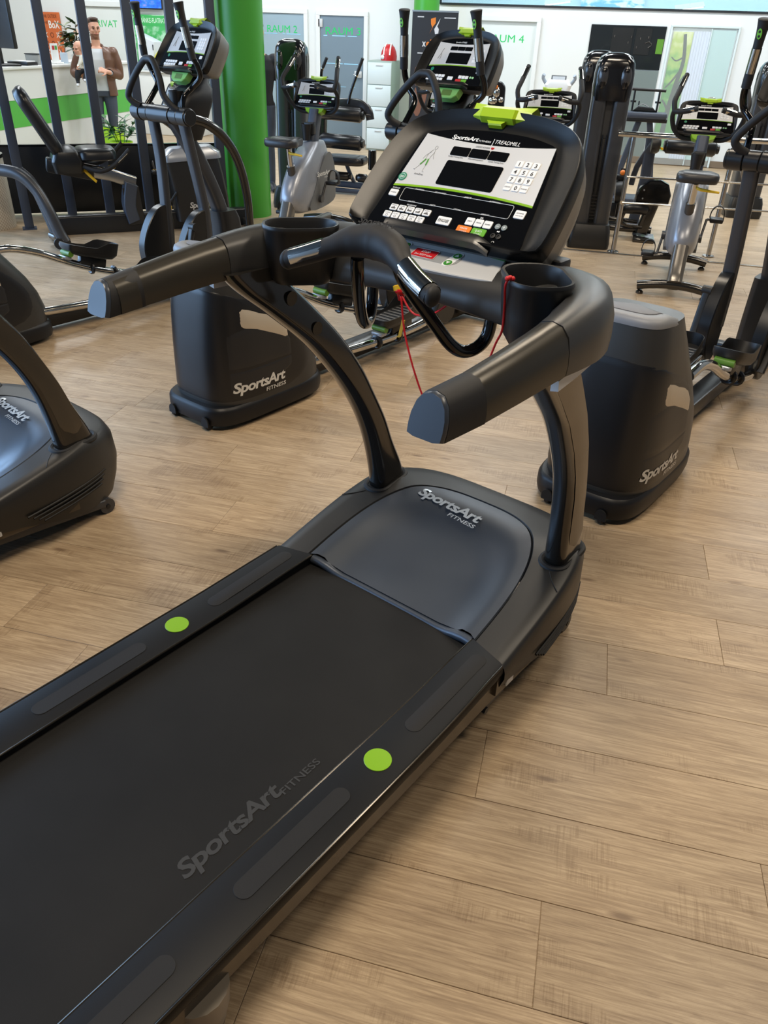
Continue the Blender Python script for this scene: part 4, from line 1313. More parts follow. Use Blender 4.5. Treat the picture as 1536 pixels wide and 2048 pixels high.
def side_patch(g, fn_lo, fn_hi, y0, y1, off, sx, n=22, m=10):
    rows = []
    for i in range(n + 1):
        y = y0 + (y1 - y0) * i / n
        zl, zh = fn_lo(y), fn_hi(y)
        rows.append([h_side(y, zl + (zh - zl) * j / m, off if 0 < j < m and 0 < i < n else off * 0.2, sx) for j in range(m + 1)])
    g.loft(rows, closed=False)

def make_elliptical(label, high='L', swing=0.0):
    E = thing('elliptical_trainer', label, 'elliptical trainer', (0, 0, 0), TAZ, 'elliptical trainers in the second row')
    # base skirt
    n = 48
    def bring(z, gx):
        out = []
        for i in range(n):
            a = 2 * math.pi * i / n
            c, s_ = math.cos(a), math.sin(a)
            out.append(Vector(((0.252 + gx) * sgn(c) * abs(c) ** (2 / 4.5), 0.385 + (0.408 + gx) * sgn(s_) * abs(s_) ** (2 / 4.5), z)))
        return out
    g = G(); g.loft([bring(0.022, -0.03), bring(0.03, -0.006), bring(0.06, 0.0), bring(0.104, -0.001), bring(0.116, -0.006), bring(0.124, -0.014)])
    bs = g.build('base_skirt', mat('anthracite base plastic', (22, 22, 24), 0.42, bump=(900, 0.2), spec=0.35), E, ang=35)
    for sx in (-1, 1):
        g = G()
        g.prism([(0.026 * math.cos(R(a)), 0.03 * math.sin(R(a))) for a in range(0, 181, 20)] + [(-0.026, -0.02), (0.026, -0.02)], -0.004, 0.003, frame((sx * 0.128, -0.0275, 0.045), (1, 0, 0), (0, 0, 1)))
        g.build('wheel_notch', DARKIN, bs)
        g = G(); g.cyl((sx * 0.128 - 0.012, -0.004, 0.027), (sx * 0.128 + 0.012, -0.004, 0.027), 0.027, 20, bev=0.004)
        g.build('wheel', RUB, bs)
    # housing: black lower body, grey hood and lighter cap
    HGREY = mat('dark metallic housing', (64, 63, 61), 0.36, metal=0.45, bump=(900, 0.12))
    zs = [0.115, 0.16, 0.20, 0.25, 0.30, 0.35, 0.40, 0.45, 0.50, 0.55, 0.60, 0.65, 0.70, 0.75, 0.80, 0.835]
    g = G(); g.loft([h_ring(z) for z in zs])
    hs = g.build('housing', HGREY, E, ang=50)
    # black panel wrapped round the back and both sides, its front edge curved
    FT = [(0.145, 0.47), (0.17, 0.57), (0.20, 0.62), (0.24, 0.645), (0.28, 0.650), (0.32, 0.645), (0.36, 0.625), (0.40, 0.595), (0.44, 0.553), (0.48, 0.505), (0.52, 0.45), (0.56, 0.385), (0.60, 0.31), (0.64, 0.225), (0.67, 0.15), (0.69, 0.09), (0.70, 0.06)]
    rows = []
    for z, yf in FT:
        y0, y1, hw = h_at(z)
        t = max(-0.97, min(0.97, (yf - (y0 + y1) / 2) / ((y1 - y0) / 2)))
        a_ = math.asin(sgn(t) * abs(t) ** 1.8)
        off = 0.0025 if 0.146 < z < 0.699 else 0.0
        row = []
        for i in range(41):
            q = a_ - (math.pi + 2 * a_) * i / 40
            c, s_ = math.cos(q), math.sin(q)
            o2 = off if 0 < i < 40 else 0.0
            row.append(Vector(((hw + o2) * sgn(c) * abs(c) ** (2 / 3.6), (y0 + y1) / 2 + ((y1 - y0) / 2 + o2) * sgn(s_) * abs(s_) ** (2 / 3.6), z)))
        rows.append(row)
    g = G(); g.loft(rows, closed=False)
    g.build('wrap_panel', mat('black wrap panel', (22, 22, 24), 0.34, bump=(900, 0.2)), hs, ang=50)
    g = G()
    top = h_ring(0.835, 0.003)
    def capr(k, z):
        c = Vector((0, 0.23, 0))
        return [Vector((p.x * k, c.y + (p.y - c.y) * k, z - 0.018 - 0.05 * smooth01((p.y - 0.14) / 0.26))) for p in top]
    CAPM = mat('matt silver cap', (132, 134, 138), 0.5, metal=0.15)
    g.loft([[Vector((p.x, p.y, 0.830 - 0.03 * smooth01((p.y - 0.14) / 0.26))) for p in top], capr(1.0, 0.860), capr(0.97, 0.874), capr(0.90, 0.882), capr(0.74, 0.888), capr(0.70, 0.884), capr(0.2, 0.886)])
    g.build('housing_cap', CAPM, hs, ang=50)
    g = G()
    g.loft([capr(0.66, 0.8862), capr(0.64, 0.8882), capr(0.3, 0.8892), capr(0.05, 0.8892)])
    g.build('cap_inset', mat('cap inset grey', (112, 114, 120), 0.55), hs, ang=50)
    for sx in (-1, 1):
        g = G()
        side_patch(g, lambda y: 0.30, lambda y: 0.30 + 0.21 * math.sqrt(max(0.0, 1 - ((y - 0.22) / 0.30) ** 2)) + 0.001, 0.08, 0.50, 0.0040, sx)
        side_patch(g, lambda y: 0.30 - 0.11 * math.sqrt(max(0.0, 1 - ((y - 0.22) / 0.30) ** 2)), lambda y: 0.30, 0.08, 0.50, 0.0040, sx)
        g.build('side_panel', mat('side panel plastic', (31, 31, 33), 0.42, bump=(900, 0.2)), hs)
        g = G()
        side_patch(g, lambda y: 0.515 - 0.42 * (y - 0.17), lambda y: (0.612 - 0.40 * (y - 0.18)) - 0.09 * max(0, (y - 0.38) / 0.14) ** 2, 0.17, 0.48, 0.0062, sx, 14, 4)
        g.build('grip_plate', mat('pale champagne plate', (196, 184, 166), 0.3, metal=0.3), hs)
        def fn(a, b, th, sx=sx):
            y = 0.10 + a if sx > 0 else 0.44 - a
            return h_side(y, 0.190 + b + 0.10 * a * 0.9 * 0, 0.0052 + th, sx)
        wordmark(Matrix.Identity(4), 0.335, WHLET, hs, fn=fn, bold=0.03)
    # frame: spine, mast foot, front stabiliser
    g = G()
    g.loft([[(a, y, z + b) for a, b in rrect(0.11, h, 0.012, 2)] for y, z, h in ((0.70, 0.075, 0.10), (1.2, 0.07, 0.09), (2.55, 0.07, 0.09))])
    g.box((0, 2.50, 0.05), (0.60, 0.09, 0.06), bev=0.012)
    for x in (-0.26, 0.26):
        g.lathe([(0.025, 0), (0.025, 0.015), (0.01, 0.03)], (x, 2.50, 0), (0, 0, 1), 12)
    sp = g.build('floor_frame', BLKS, E)
    # mast with boot
    g = G()
    g.tube([(0, 2.04, 1.20), (0, 2.20, 0.95), (0, 2.36, 0.62), (0, 2.45, 0.30), (0, 2.48, 0.06)], 1.0, 8, 4, sec=rrect(0.105, 0.10, 0.03), upv=(1, 0, 0))
    mast = g.build('mast', GUNS, E, ang=50)
    g = G()
    g.loft([[(a, y + b, z) for a, b in rrect(w, d, 0.04)] for z, y, w, d in ((0.06, 2.46, 0.20, 0.24), (0.30, 2.44, 0.19, 0.22), (0.50, 2.42, 0.175, 0.20), (0.56, 2.40, 0.165, 0.18))])
    g.build('mast_boot', DGR, mast)
    # neck shell with cup holder below the console
    g = G()
    g.loft([[(a, y + b, z) for a, b in rrect(w, d, 0.045)] for z, y, w, d in ((1.06, 2.16, 0.13, 0.16), (1.18, 2.16, 0.19, 0.24), (1.30, 2.19, 0.22, 0.27), (1.38, 2.23, 0.20, 0.22), (1.41, 2.27, 0.14, 0.14), (1.60, 2.33, 0.12, 0.10))])
    nk = g.build('neck_shell', BLK, E, ang=50)
    g = G(); g.lathe([(0.04, 1.22), (0.048, 1.36), (0.05, 1.37), (0.044, 1.37), (0.04, 1.26)], (0.0, 2.075, 0), (0, 0, 1), 18)
    g.build('cup_holder', BLKS, nk)
    # crossbar pivot
    g = G()
    for a, b, r in ((-0.30, -0.285, 0.05), (-0.285, -0.205, 0.056), (-0.20, -0.12, 0.052), (-0.115, 0.115, 0.055), (0.12, 0.20, 0.052), (0.205, 0.285, 0.056), (0.285, 0.30, 0.05)):
        g.cyl((a, 1.945, 1.232), (b, 1.945, 1.232), r, 22, bev=0.003)
    cb = g.build('pivot_bar', BLKS, E)
    # fixed A-shaped grip
    g = G()
    g.tube([(-0.20, 1.92, 1.27), (-0.245, 1.885, 1.30), (-0.250, 1.872, 1.345), (-0.16, 1.872, 1.45), (-0.05, 1.88, 1.545), (0, 1.882, 1.558), (0.05, 1.88, 1.545), (0.105, 1.875, 1.45), (0.125, 1.875, 1.36), (0.16, 1.90, 1.30), (0.20, 1.93, 1.265)], 0.0215, 12, 5)
    g.build('fixed_grip', RUB, E)
    # arches from the pivot bar to the floor
    for sx in (-1, 1):
        g = G()
        g.tube([(sx * 0.24, 1.97, 1.225), (sx * 0.245, 2.12, 1.185), (sx * 0.25, 2.27, 1.08), (sx * 0.25, 2.38, 0.92), (sx * 0.25, 2.44, 0.70), (sx * 0.25, 2.455, 0.45), (sx * 0.25, 2.47, 0.06)], 1.0, 10, 5, sec=[(a, b) for a, b in circ(0.034, 12, ry=0.026)], upv=(1, 0, 0))
        g.build('arch_tube', GUN, E, ang=60)
    # moving parts, left and right in opposite phase
    for sx in (-1, 1):
        hi = (sx < 0) == (high == 'L')
        x = sx * 0.165
        yy = -0.03 if hi else 0.06
        # arm and boot plate
        g = G()
        g.tube([(x, 1.985 , 1.21), (x, 2.02 + yy * 0.3, 0.95), (x, 2.04 + yy, 0.60), (x, 2.03 + yy, 0.30)], 1.0, 8, 3, sec=rrect(0.06, 0.085, 0.025), upv=(1, 0, 0))
        arm = g.build('swing_arm', GUNS, E, ang=50)
        g = G()
        prof = [(1.98, 0.62), (2.06, 0.60), (2.07, 0.40), (2.03, 0.15), (1.95, 0.10), (1.86, 0.14), (1.80, 0.24), (1.79, 0.36), (1.83, 0.47), (1.90, 0.57)]
        pp = smooth_path([(a + yy, b, 0) for a, b in prof], 4, closed=True)
        g.prism([(p.x, p.y) for p in pp], -0.035, 0.035, frame((x, 0, 0), (0, 1, 0), (0, 0, 1)), bev=0.006)
        g.build('arm_boot', BLKS, arm, ang=35)
        # coupler link
        g = G()
        g.tube([(x + sx * 0.055, 1.93, 0.52), (x + sx * 0.055, 1.86, 0.30), (x + sx * 0.05, 1.80, 0.18)], 1.0, 8, 2, sec=rrect(0.03, 0.045, 0.01), upv=(1, 0, 0))
        g.cyl((x + sx * 0.03, 1.94, 0.53), (x + sx * 0.085, 1.94, 0.53), 0.028, 14)
        g.build('link_bar', BLK, arm)
        # chrome rail
        if hi:
            P = [(x, 0.60, 0.50), (x, 0.76, 0.505), (x, 0.95, 0.45), (x, 1.14, 0.36), (x, 1.32, 0.285), (x, 1.50, 0.225), (x, 1.72, 0.17), (x, 1.93, 0.145)]
        else:
            P = [(x, 0.60, 0.185), (x, 0.80, 0.17), (x, 1.06, 0.155), (x, 1.30, 0.14), (x, 1.50, 0.135), (x, 1.72, 0.14), (x, 1.93, 0.165)]
        g = G(); g.tube(P, 0.0255, 14, 4)
        rail = g.build('glide_rail', CHR, E, ang=60)
        for k in (0.62, 0.80):
            g = G()
            i = int(k * (len(P) - 1))
            p = Vector(P[i])
            g.tube([(p.x + 0.034 * math.cos(a), p.y, p.z + 0.034 * math.sin(a)) for a in [2 * math.pi * q / 12 for q in range(12)]], 0.012, 6, 1, closed=True)
            g.build('rail_clamp', BLKS, rail)
        # foot pedal
        if hi:
            c, sl = Vector((x, 1.34, 0.405)), -0.30
        else:
            c, sl = Vector((x, 1.50, 0.275)), 0.06
        ax = Vector((0, 1, sl)).normalized()
        pM = frame(c, (1, 0, 0), ax)
        ol = [(-0.075, -0.17), (-0.04, -0.20), (0.04, -0.20), (0.075, -0.17), (0.082, 0.0), (0.082, 0.10), (0.06, 0.17), (0.0, 0.195), (-0.06, 0.17), (-0.082, 0.10), (-0.082, 0.0)]
        op = [(p.x, p.y) for p in smooth_path([(a, b, 0) for a, b in ol], 3, closed=True)]
        g = G()
        def pr(k, z, wall=0):
            return [pM @ Vector((a * k, b * k, z + wall * smooth01((b + 0.02) / 0.12) * 0.05)) for a, b in op]
        g.loft([pr(0.55, -0.05), pr(0.85, -0.04), pr(1.0, -0.012, 0), pr(1.02, 0.018, 1), pr(0.98, 0.020, 1), pr(0.93, 0.004), pr(0.3, 0.003)])
        pd = g.build('pedal', BLK, E, ang=50)
        g = G()
        for k in range(7):
            g.box(pM @ Vector((0, -0.14 + 0.04 * k, 0.006)), (0.12, 0.012, 0.004), rot=pM.to_3x3())
        g.build('tread_rib', mat('grey tread rubber', (88, 86, 84), 0.6), pd)
        g = G(); g.cyl(pM @ Vector((-0.05, -0.175, -0.045)), pM @ Vector((0.05, -0.175, -0.045)), 0.02, 14)
        g.build('adjuster_roller', mat('green roller', (90, 132, 40), 0.4), pd)
        g = G(); g.box(pM @ Vector((0, -0.185, -0.075)), (0.085, 0.05, 0.022), bev=0.006, rot=pM.to_3x3())
        g.build('adjuster_lever', SILV, pd)
        g = G(); g.box(pM @ Vector((0, 0.02, -0.075)), (0.05, 0.20, 0.07), bev=0.01, rot=pM.to_3x3())
        g.build('pedal_bracket', BLKS, pd)
        # moving handle
        f = (0.05 if hi else -0.03) + swing
        g = G()
        g.tube([(sx * 0.215, 1.95, 1.235), (sx * 0.215, 2.0 + f, 1.34), (sx * 0.235, 2.06 + f, 1.40), (sx * 0.30, 2.08 + f, 1.46), (sx * 0.315, 2.06 + f, 1.52), (sx * 0.305, 2.03 + f, 1.58)], 0.0185, 12, 5)
        hd = g.build('swing_handle', BLKG, E, ang=60)
        g = G()
        a0, a1 = Vector((sx * 0.306, 2.03 + f, 1.565)), Vector((sx * 0.276, 1.975 + f, 1.872))
        dd = (a1 - a0)
        g.tube([a0, a0 + dd * 0.15, a0 + dd * 0.6, a0 + dd * 0.8, a0 + dd * 0.93, a0 + dd * 0.985, a1], [0.024, 0.025, 0.023, 0.0255, 0.031, 0.0345, 0.026], 16, 3)
        hg = g.build('handle_sleeve', RUB, hd, ang=50)
        g = G()
        u_ = dd.normalized()
        for ang in (-90, 90):
            rows = []
            side = u_.cross(Vector((0, 1, 0))).normalized()
            fr = side.cross(u_)
            for k in (0.22, 0.40, 0.58):
                p = a0 + dd * k
                rows.append([p + (side * math.cos(R(q)) + fr * math.sin(R(q))) * 0.0262 for q in range(ang - 55, ang + 56, 11)])
            g.loft(rows, closed=False)
        g.build('pulse_plate', CHR, hg)
        g = G()
        bM = frame(a0 + dd * 0.78 + Vector((0, -0.0265, 0)), (1, 0, 0), u_)
        g.prism(circ(0.012, 18, ry=0.024), 0, 0.004, bM, bev=0.001)
        bt = g.build('remote_button', mat('green remote button', (108, 190, 60), 0.4), hg)
        g = G()
        for q in (-0.010, 0.010):
            g.prism(circ(0.006, 10, 0, q), 0.004, 0.0048, bM)
        g.build('icon', INK, bt)
    # console
    cM = frame((0, 2.12, 1.49), (1, 0, 0), (0, 0.187, 0.262))
    console(E, cM, 0.92)
    g = G()
    fM = cM @ Matrix.Translation((0, -0.02, -0.03))
    g.prism([(-0.085, 0.02), (0.085, 0.02), (0.075, -0.025), (0.045, -0.045), (-0.045, -0.045), (-0.075, -0.025)], -0.03, 0.015, fM, bev=0.004)
    fn_ = g.build('fan_pod', mat('pale green fan pod', (126, 186, 96), 0.4), E)
    g = G(); g.prism(rrect(0.07, 0.036, 0.006), 0.0145, 0.016, fM @ Matrix.Translation((0, -0.012, 0)))
    g.build('fan_grille', mat('fan grille green', (86, 120, 40), 0.5), fn_)
    return E

el1 = make_elliptical('elliptical trainer in the middle whose black housing shows behind the treadmill left upright', 'L')
el1.location = TUV(2.25, -3.02)
el2 = dup(el1, TUV(1.69, -4.85), TAZ, 'elliptical trainer farthest left with its console in front of the green column', 'elliptical trainers in the second row')
el3 = make_elliptical('elliptical trainer farthest right whose console is cut off by the right edge', 'R')
el3.location = TUV(2.78, -1.10)

# ------------------------------------------------------------------ upright exercise bikes
def make_bike(label):
    B = thing('exercise_bike', label, 'exercise bike', (0, 0, 0), 0, 'upright exercise bikes')
    for y in (0.0, 1.02):
        g = G()
        g.tube([(-0.28, y, 0.062), (-0.15, y, 0.085), (0, y, 0.095), (0.15, y, 0.085), (0.28, y, 0.062)], 0.036, 12, 4)
        for x in (-0.25, 0.25):
            g.lathe([(0.03, 0), (0.03, 0.014), (0.012, 0.03)], (x, y, 0), (0, 0, 1), 12)
        g.build('stabilizer', GUN, B)
    g = G()
    g.tube([(0, 0.0, 0.09), (0, 0.06, 0.16), (0, 0.16, 0.36)], 1.0, 8, 3, sec=rrect(0.13, 0.12, 0.035), upv=(1, 0, 0))
    g.tube([(0, 0.02, 0.12), (0, 0.5, 0.11), (0, 1.02, 0.10)], 1.0, 8, 2, sec=rrect(0.09, 0.07, 0.02), upv=(1, 0, 0))
    g.build('main_frame', mat('warm grey lacquer', (108, 104, 98), 0.25, metal=0.5), B)
    # body shell: rear spine is silver, flanks dark
    tab = [(0.30, 0.16, 0.88, 0.115), (0.38, 0.10, 0.92, 0.125), (0.48, 0.13, 0.93, 0.125), (0.58, 0.20, 0.92, 0.12), (0.68, 0.30, 0.89, 0.115), (0.76, 0.42, 0.86, 0.105), (0.82, 0.52, 0.82, 0.095), (0.85, 0.56, 0.79, 0.085)]
    def ring(z, y0, y1, hw, n=36, e=3.0):
        out = []
        for i in range(n):
            a = 2 * math.pi * i / n
            c, s_ = math.cos(a), math.sin(a)
            out.append(Vector((hw * sgn(c) * abs(c) ** (2 / e), (y0 + y1) / 2 + (y1 - y0) / 2 * sgn(s_) * abs(s_) ** (2 / e), z)))
        return out
    rows = [ring(*t) for t in [(0.26, 0.26, 0.8, 0.08)] + tab]
    cols = [smooth_path(c, 3) for c in zip(*rows)]
    g = G(); g.loft([[c[i] for c in cols] for i in range(len(cols[0]))])
    body = g.build('body_shell', LSILV, B, ang=60)
    for sx in (-1, 1):
        g = G()
        P = [(0.36, 0.28), (0.85, 0.30), (0.90, 0.45), (0.88, 0.62), (0.80, 0.74), (0.70, 0.74), (0.58, 0.62), (0.46, 0.46)]
        pp = smooth_path([(a, b, 0) for a, b in P], 4, closed=True)
        g.prism([(p.x, p.y) for p in pp], 0.09 if sx > 0 else -0.131, 0.131 if sx > 0 else -0.09, frame((0, 0, 0), (0, 1, 0), (0, 0, 1)), bev=0)
        sd = g.build('side_cover', mat('grey side cover', (92, 94, 96), 0.4), body)
        wM = frame((0.1312, 0.50, 0.56), (0, 1, 0), (0, 0.08, 1)) if sx > 0 else frame((-0.1312, 0.82, 0.56), (0, -1, 0), (0, 0.08, 1))
        wordmark(wM, 0.27, WHLET, sd)
    # crank, pedals with straps
    for sx, a in ((-1, R(-115)), (1, R(65))):
        c = Vector((sx * 0.15, 0.55, 0.36))
        e = c + Vector((sx * 0.02, 0.15 * math.cos(a), 0.16 * math.sin(a)))
        g = G(); g.tube([c, e], 1.0, 8, 1, sec=rrect(0.03, 0.02, 0.008), upv=(1, 0, 0)); g.cyl(c - Vector((sx * 0.03, 0, 0)), c + Vector((sx * 0.012, 0, 0)), 0.035, 18)
        g.cyl(e, e + Vector((sx * 0.12, 0, 0)), 0.01, 10)
        cr = g.build('crank', GUNS, B)
        g = G(); g.box(e + Vector((sx * 0.075, 0, 0)), (0.105, 0.12, 0.035), bev=0.01)
        pdl = g.build('pedal', BLK, cr)
        g = G()
        p = e + Vector((sx * 0.075, 0.01, 0.015))
        g.tube([p + Vector((q * 0.055, 0, h)) for q, h in ((-1.0, 0), (-0.9, 0.05), (-0.5, 0.085), (0, 0.095), (0.5, 0.085), (0.9, 0.05), (1.0, -0.02))], 1.0, 6, 4, sec=rrect(0.006, 0.045, 0.002, 1), upv=(0, 1, 0))
        g.build('strap', RUB, pdl)
    # seat post and saddle
    g = G()
    g.tube([(0, 0.30, 0.42), (0, 0.22, 0.68)], 0.037, 14, 1)
    g.build('post_sleeve', mat('brown grey sleeve', (74, 70, 66), 0.3, metal=0.3), B)
    g = G(); g.tube([(0, 0.225, 0.66), (0, 0.19, 0.83)], 0.028, 14, 1)
    g.build('seat_post', CHR, B)
    def sad(k, z, dz=0):
        P = [(0.0, 0.40), (0.035, 0.39), (0.05, 0.30), (0.085, 0.20), (0.14, 0.10), (0.155, 0.03), (0.13, -0.03), (0.05, -0.05)]
        full_ = P + [(-a, b) for a, b in P[:0:-1]]
        q = smooth_path([(a, b, 0) for a, b in full_], 3, closed=True)
        return [Vector((p.x * k, 0.02 + 0.15 + (p.y - 0.15) * k, z - 0.02 * smooth01((p.y - 0.1) / 0.25))) for p in q]
    g = G(); g.loft([sad(0.6, 0.845), sad(0.95, 0.855), sad(1.0, 0.875), sad(1.0, 0.905), sad(0.93, 0.922), sad(0.7, 0.93), sad(0.2, 0.928)])
    st = g.build('saddle', mat('saddle vinyl', (44, 44, 46), 0.38, bump=(500, 0.2)), B, ang=60)
    g = G(); g.tube([(0.02, 0.17, 0.80), (0.05, 0.14, 0.795), (0.18, 0.10, 0.79)], [0.010, 0.012, 0.008], 8, 2)
    g.build('seat_lever', YEL, B)
    # console column
    g = G()
    g.tube([(0, 0.66, 0.80), (0, 0.69, 0.95), (0, 0.75, 1.10)], 1.0, 8, 2, sec=rrect(0.12, 0.10, 0.03), upv=(1, 0, 0))
    co = g.build('console_column', NAVY, B, ang=50)
    g = G(); g.lathe([(0.035, 0.86), (0.052, 0.99), (0.054, 1.0), (0.047, 1.0), (0.04, 0.90)], (-0.015, 0.575, 0), (0, 0, 1), 18)
    g.box((0, 0.62, 0.96), (0.1, 0.06, 0.10), bev=0.01)
    g.build('cup_holder', BLK, co)
    cM = frame((0, 0.73, 1.14), (1, 0, 0), (0, 0.10, 0.235))
    console(B, cM @ Matrix.Diagonal((1.36, 1, 1, 1)), 0.68, shape='box', title='CYCLE')
    g = G()
    fM = cM @ Matrix.Translation((0, -0.03, -0.01))
    g.prism([(-0.10, 0.02), (0.10, 0.02), (0.085, -0.02), (0.045, -0.036), (-0.045, -0.036), (-0.085, -0.02)], -0.05, 0.015, fM, bev=0.004)
    g.build('fan_pod', LIMD, B)
    # handlebar: loops below, forearm grips across the console, upright horns
    for sx in (-1, 1):
        g = G()
        g.tube([(sx * 0.05, 0.80, 1.085), (sx * 0.16, 0.77, 1.09), (sx * 0.235, 0.72, 1.15), (sx * 0.268, 0.66, 1.24), (sx * 0.262, 0.60, 1.295)], 0.019, 12, 5)
        g.tube([(sx * 0.262, 0.60, 1.295), (sx * 0.275, 0.62, 1.36), (sx * 0.255, 0.68, 1.43), (sx * 0.222, 0.78, 1.54)], [0.02, 0.0205, 0.021, 0.019], 12, 4)
        g.tube([(sx * 0.268, 0.605, 1.29), (sx * 0.20, 0.575, 1.292), (sx * 0.09, 0.555, 1.32)], 0.021, 12, 4)
        hb = g.build('handlebar', RUB, B, ang=60)
        for A_, B_ in (((sx * 0.196, 0.5765, 1.294), (sx * 0.115, 0.559, 1.314)), ((sx * 0.249, 0.70, 1.452), (sx * 0.229, 0.76, 1.518))):
            g = G()
            A_, B_ = Vector(A_), Vector(B_)
            d = (B_ - A_).normalized()
            side = d.cross(Vector((0, -1, 0))).normalized()
            fr_ = side.cross(d)
            g.loft([[p + (side * math.cos(R(q)) + fr_ * math.sin(R(q))) * 0.0222 for q in range(0, 181, 15)] for p in (A_, B_)], closed=False)
            g.build('pulse_plate', CHR, hb)
    return B

bk = make_bike('exercise bike standing clear on the right with a silver body and yellow seat lever')
bk.location, bk.rotation_euler = (0.765, 6.63, 0), (0, 0, R(-4))
def bike_at(x, y, az, label):
    return dup(bk, (x, y, 0), az, label, 'upright exercise bikes')
bike_at(-2.74, 7.02, 8, 'exercise bike right beside the green column with a cup holder on its post')
bike_at(-1.50, 7.35, 6, 'exercise bike mostly hidden behind the middle elliptical trainer console')
bike_at(-0.50, 7.05, 2, 'exercise bike whose console shows above the treadmill console on the right')

# ------------------------------------------------------------------ strength machine towers with twin-lobed hoods
TWR = mat('tower grey shell', (70, 71, 74), 0.3, metal=0.35, coat=0.3)
TWG = mat('tower black gloss hood', (20, 20, 22), 0.16, coat=0.5)
def make_tower(label, hgt=1.66, number=None):
    t = thing('strength_machine_tower', label, 'strength machine', (0, 0, 0), 0, 'strength machine towers')
    k = hgt / 1.66
    g = G()
    g.loft([[(a, b, z) for a, b in rrect(w, d, 0.05)] for z, w, d in ((0.0, 0.40, 0.42), (0.05, 0.41, 0.43), (0.16, 0.39, 0.40), (0.22, 0.36, 0.36))])
    g.build('tower_base', DGR, t)
    def col(sx):
        rows = []
        for z, xo, w, d in ((0.20, 0.095, 0.15, 0.22), (0.6, 0.098, 0.15, 0.21), (1.1, 0.10, 0.145, 0.19), (1.36 * k, 0.10, 0.14, 0.18), (1.50 * k, 0.10, 0.135, 0.17)):
            rows.append([(sx * xo + a, b, z) for a, b in rrect(w, d, 0.045)])
        return rows
    for sx in (-1, 1):
        g = G(); g.loft(col(sx))
        g.build('side_column', TWR, t, ang=50)
    g = G()
    g.box((0, 0.02, 0.86), (0.08, 0.10, 1.3))
    ch = g.build('centre_panel', mat('tower centre panel', (62, 63, 66), 0.4), t)
    g = G(); g.box((0, -0.045, 0.58), (0.055, 0.05, 0.78), bev=0.01)
    g.build('slot', DARKIN, ch)
    g = G()
    for q in range(8):
        g.box((0, -0.045, 0.26 + 0.03 * q), (0.06, 0.07, 0.012))
    for x in (-0.018, 0.018):
        g.cyl((x, -0.072, 0.3), (x, -0.072, 1.0), 0.006, 8)
    g.build('weight_stack', mat('dark weight plates', (40, 40, 42), 0.3, metal=0.5), ch)
    # domed hood with two lobes
    g = G()
    def hring(z, w, d, y=0.0, r=0.07):
        return [(a, y + b, z * k) for a, b in rrect(w, d, min(r, w / 2.1, d / 2.1), 5)]
    g.loft([hring(1.28, 0.345, 0.20), hring(1.40, 0.355, 0.22), hring(1.50, 0.352, 0.22), hring(1.58, 0.33, 0.21), hring(1.63, 0.27, 0.18), hring(1.655, 0.18, 0.12), hring(1.66, 0.08, 0.05)])
    hd = g.build('tower_hood', TWG, t, ang=60)
    for sx in (-1, 1):
        g = G(); g.ball((sx * 0.098, -0.055, 1.47 * k), (0.062, 0.075, 0.125 * k), 20, 12)
        g.build('hood_lobe', mat('tower lobe', (58, 59, 62), 0.22, coat=0.4), hd)
        g = G(); g.box((sx * 0.098, -0.088, 1.46 * k), (0.058, 0.075, 0.17 * k), bev=0.02)
        g.build('lobe_inset', TWG, hd)
    if number:
        text(number, frame((0, -0.033, 1.235), (1, 0, 0), (0, 0, 1)), width=0.075, height=0.055, mt=NEON, parent=ch, align='C', bold=0.02)
    return t

tw = make_tower('tall dark machine tower with twin lobed black hood behind the silver bike')
tw.location, tw.rotation_euler = (0.04, 8.28, 0), (0, 0, R(4))
dup(tw, (-0.12, 9.5, 0), -2, 'dark machine tower whose twin lobes peek out behind the nearer tower', 'strength machine towers')
dup(tw, (-3.30, 8.95, 0), 2, 'dark machine tower leaning out right of the green column', 'strength machine towers')
t12 = make_tower('dark machine tower with a green number 12 at the right edge', 1.62, '12')
t12.location, t12.rotation_euler = (1.78, 10.6, 0), (0, 0, R(8))

# ------------------------------------------------------------------ chrome railing beyond the bikes
rl = thing('railing', 'chrome railing with two thin bars behind the silver exercise bike', 'railing', (0.3, 8.03, 0))
g = G()
g.tube([(-0.14, -0.02, 1.035), (1.6, 0.12, 1.035)], 0.024, 16, 1)
g.build('handrail', CHR, rl)
for x, y, top in ((0.0, 0.0, 1.02), (0.90, 0.17, 1.02)):
    g = G(); g.cyl((x, y, 0.0), (x, y, top), 0.022, 16)
    g.cyl((x, y, 0), (x, y, 0.012), 0.055, 18, bev=0.003)
    p = g.build('post', STEEL, rl)
    for z in (0.68, 0.46):
        g = G(); g.cyl((x, y - 0.03, z), (x, y + 0.03, z), 0.018, 12)
        g.build('bracket', CHR, p)
for z in (0.685, 0.46):
    g = G(); g.tube([(0, -0.03, z), (1.55, 0.11, z)], 0.0085, 8, 1)
    g.build('bar', STEEL, rl)

# ------------------------------------------------------------------ seated roller machine behind the silver bike
def roller(name, a, b, r, par, m=VINYL):
    g = G()
    a, b = Vector(a), Vector(b)
    d = (b - a).normalized()
    g.cyl(a, b, r, 22, bev=0.02)
    o = g.build(name, m, par, ang=50)
    g = G()
    g.cyl(a - d * 0.012, a + d * 0.002, r * 0.75, 18, bev=0.004)
    g.cyl(b - d * 0.002, b + d * 0.03, r * 0.6, 18, bev=0.006)
    g.build('roller_cap', BLKS, o)
    return o
rm = thing('leg_machine', 'black leg machine with a thick padded roller behind the silver bike', 'leg machine', (0.92, 9.1, 0))
roller('roller_pad', (-0.26, 0, 0.855), (0.24, 0.02, 0.845), 0.072, rm)
g = G(); g.lathe([(0.05, 0), (0.085, 0.01), (0.088, 0.06), (0.07, 0.09), (0.03, 0.1)], (-0.40, 0, 0.86), (1, 0, 0), 22); g.build('cam_hub', DGR, rm)
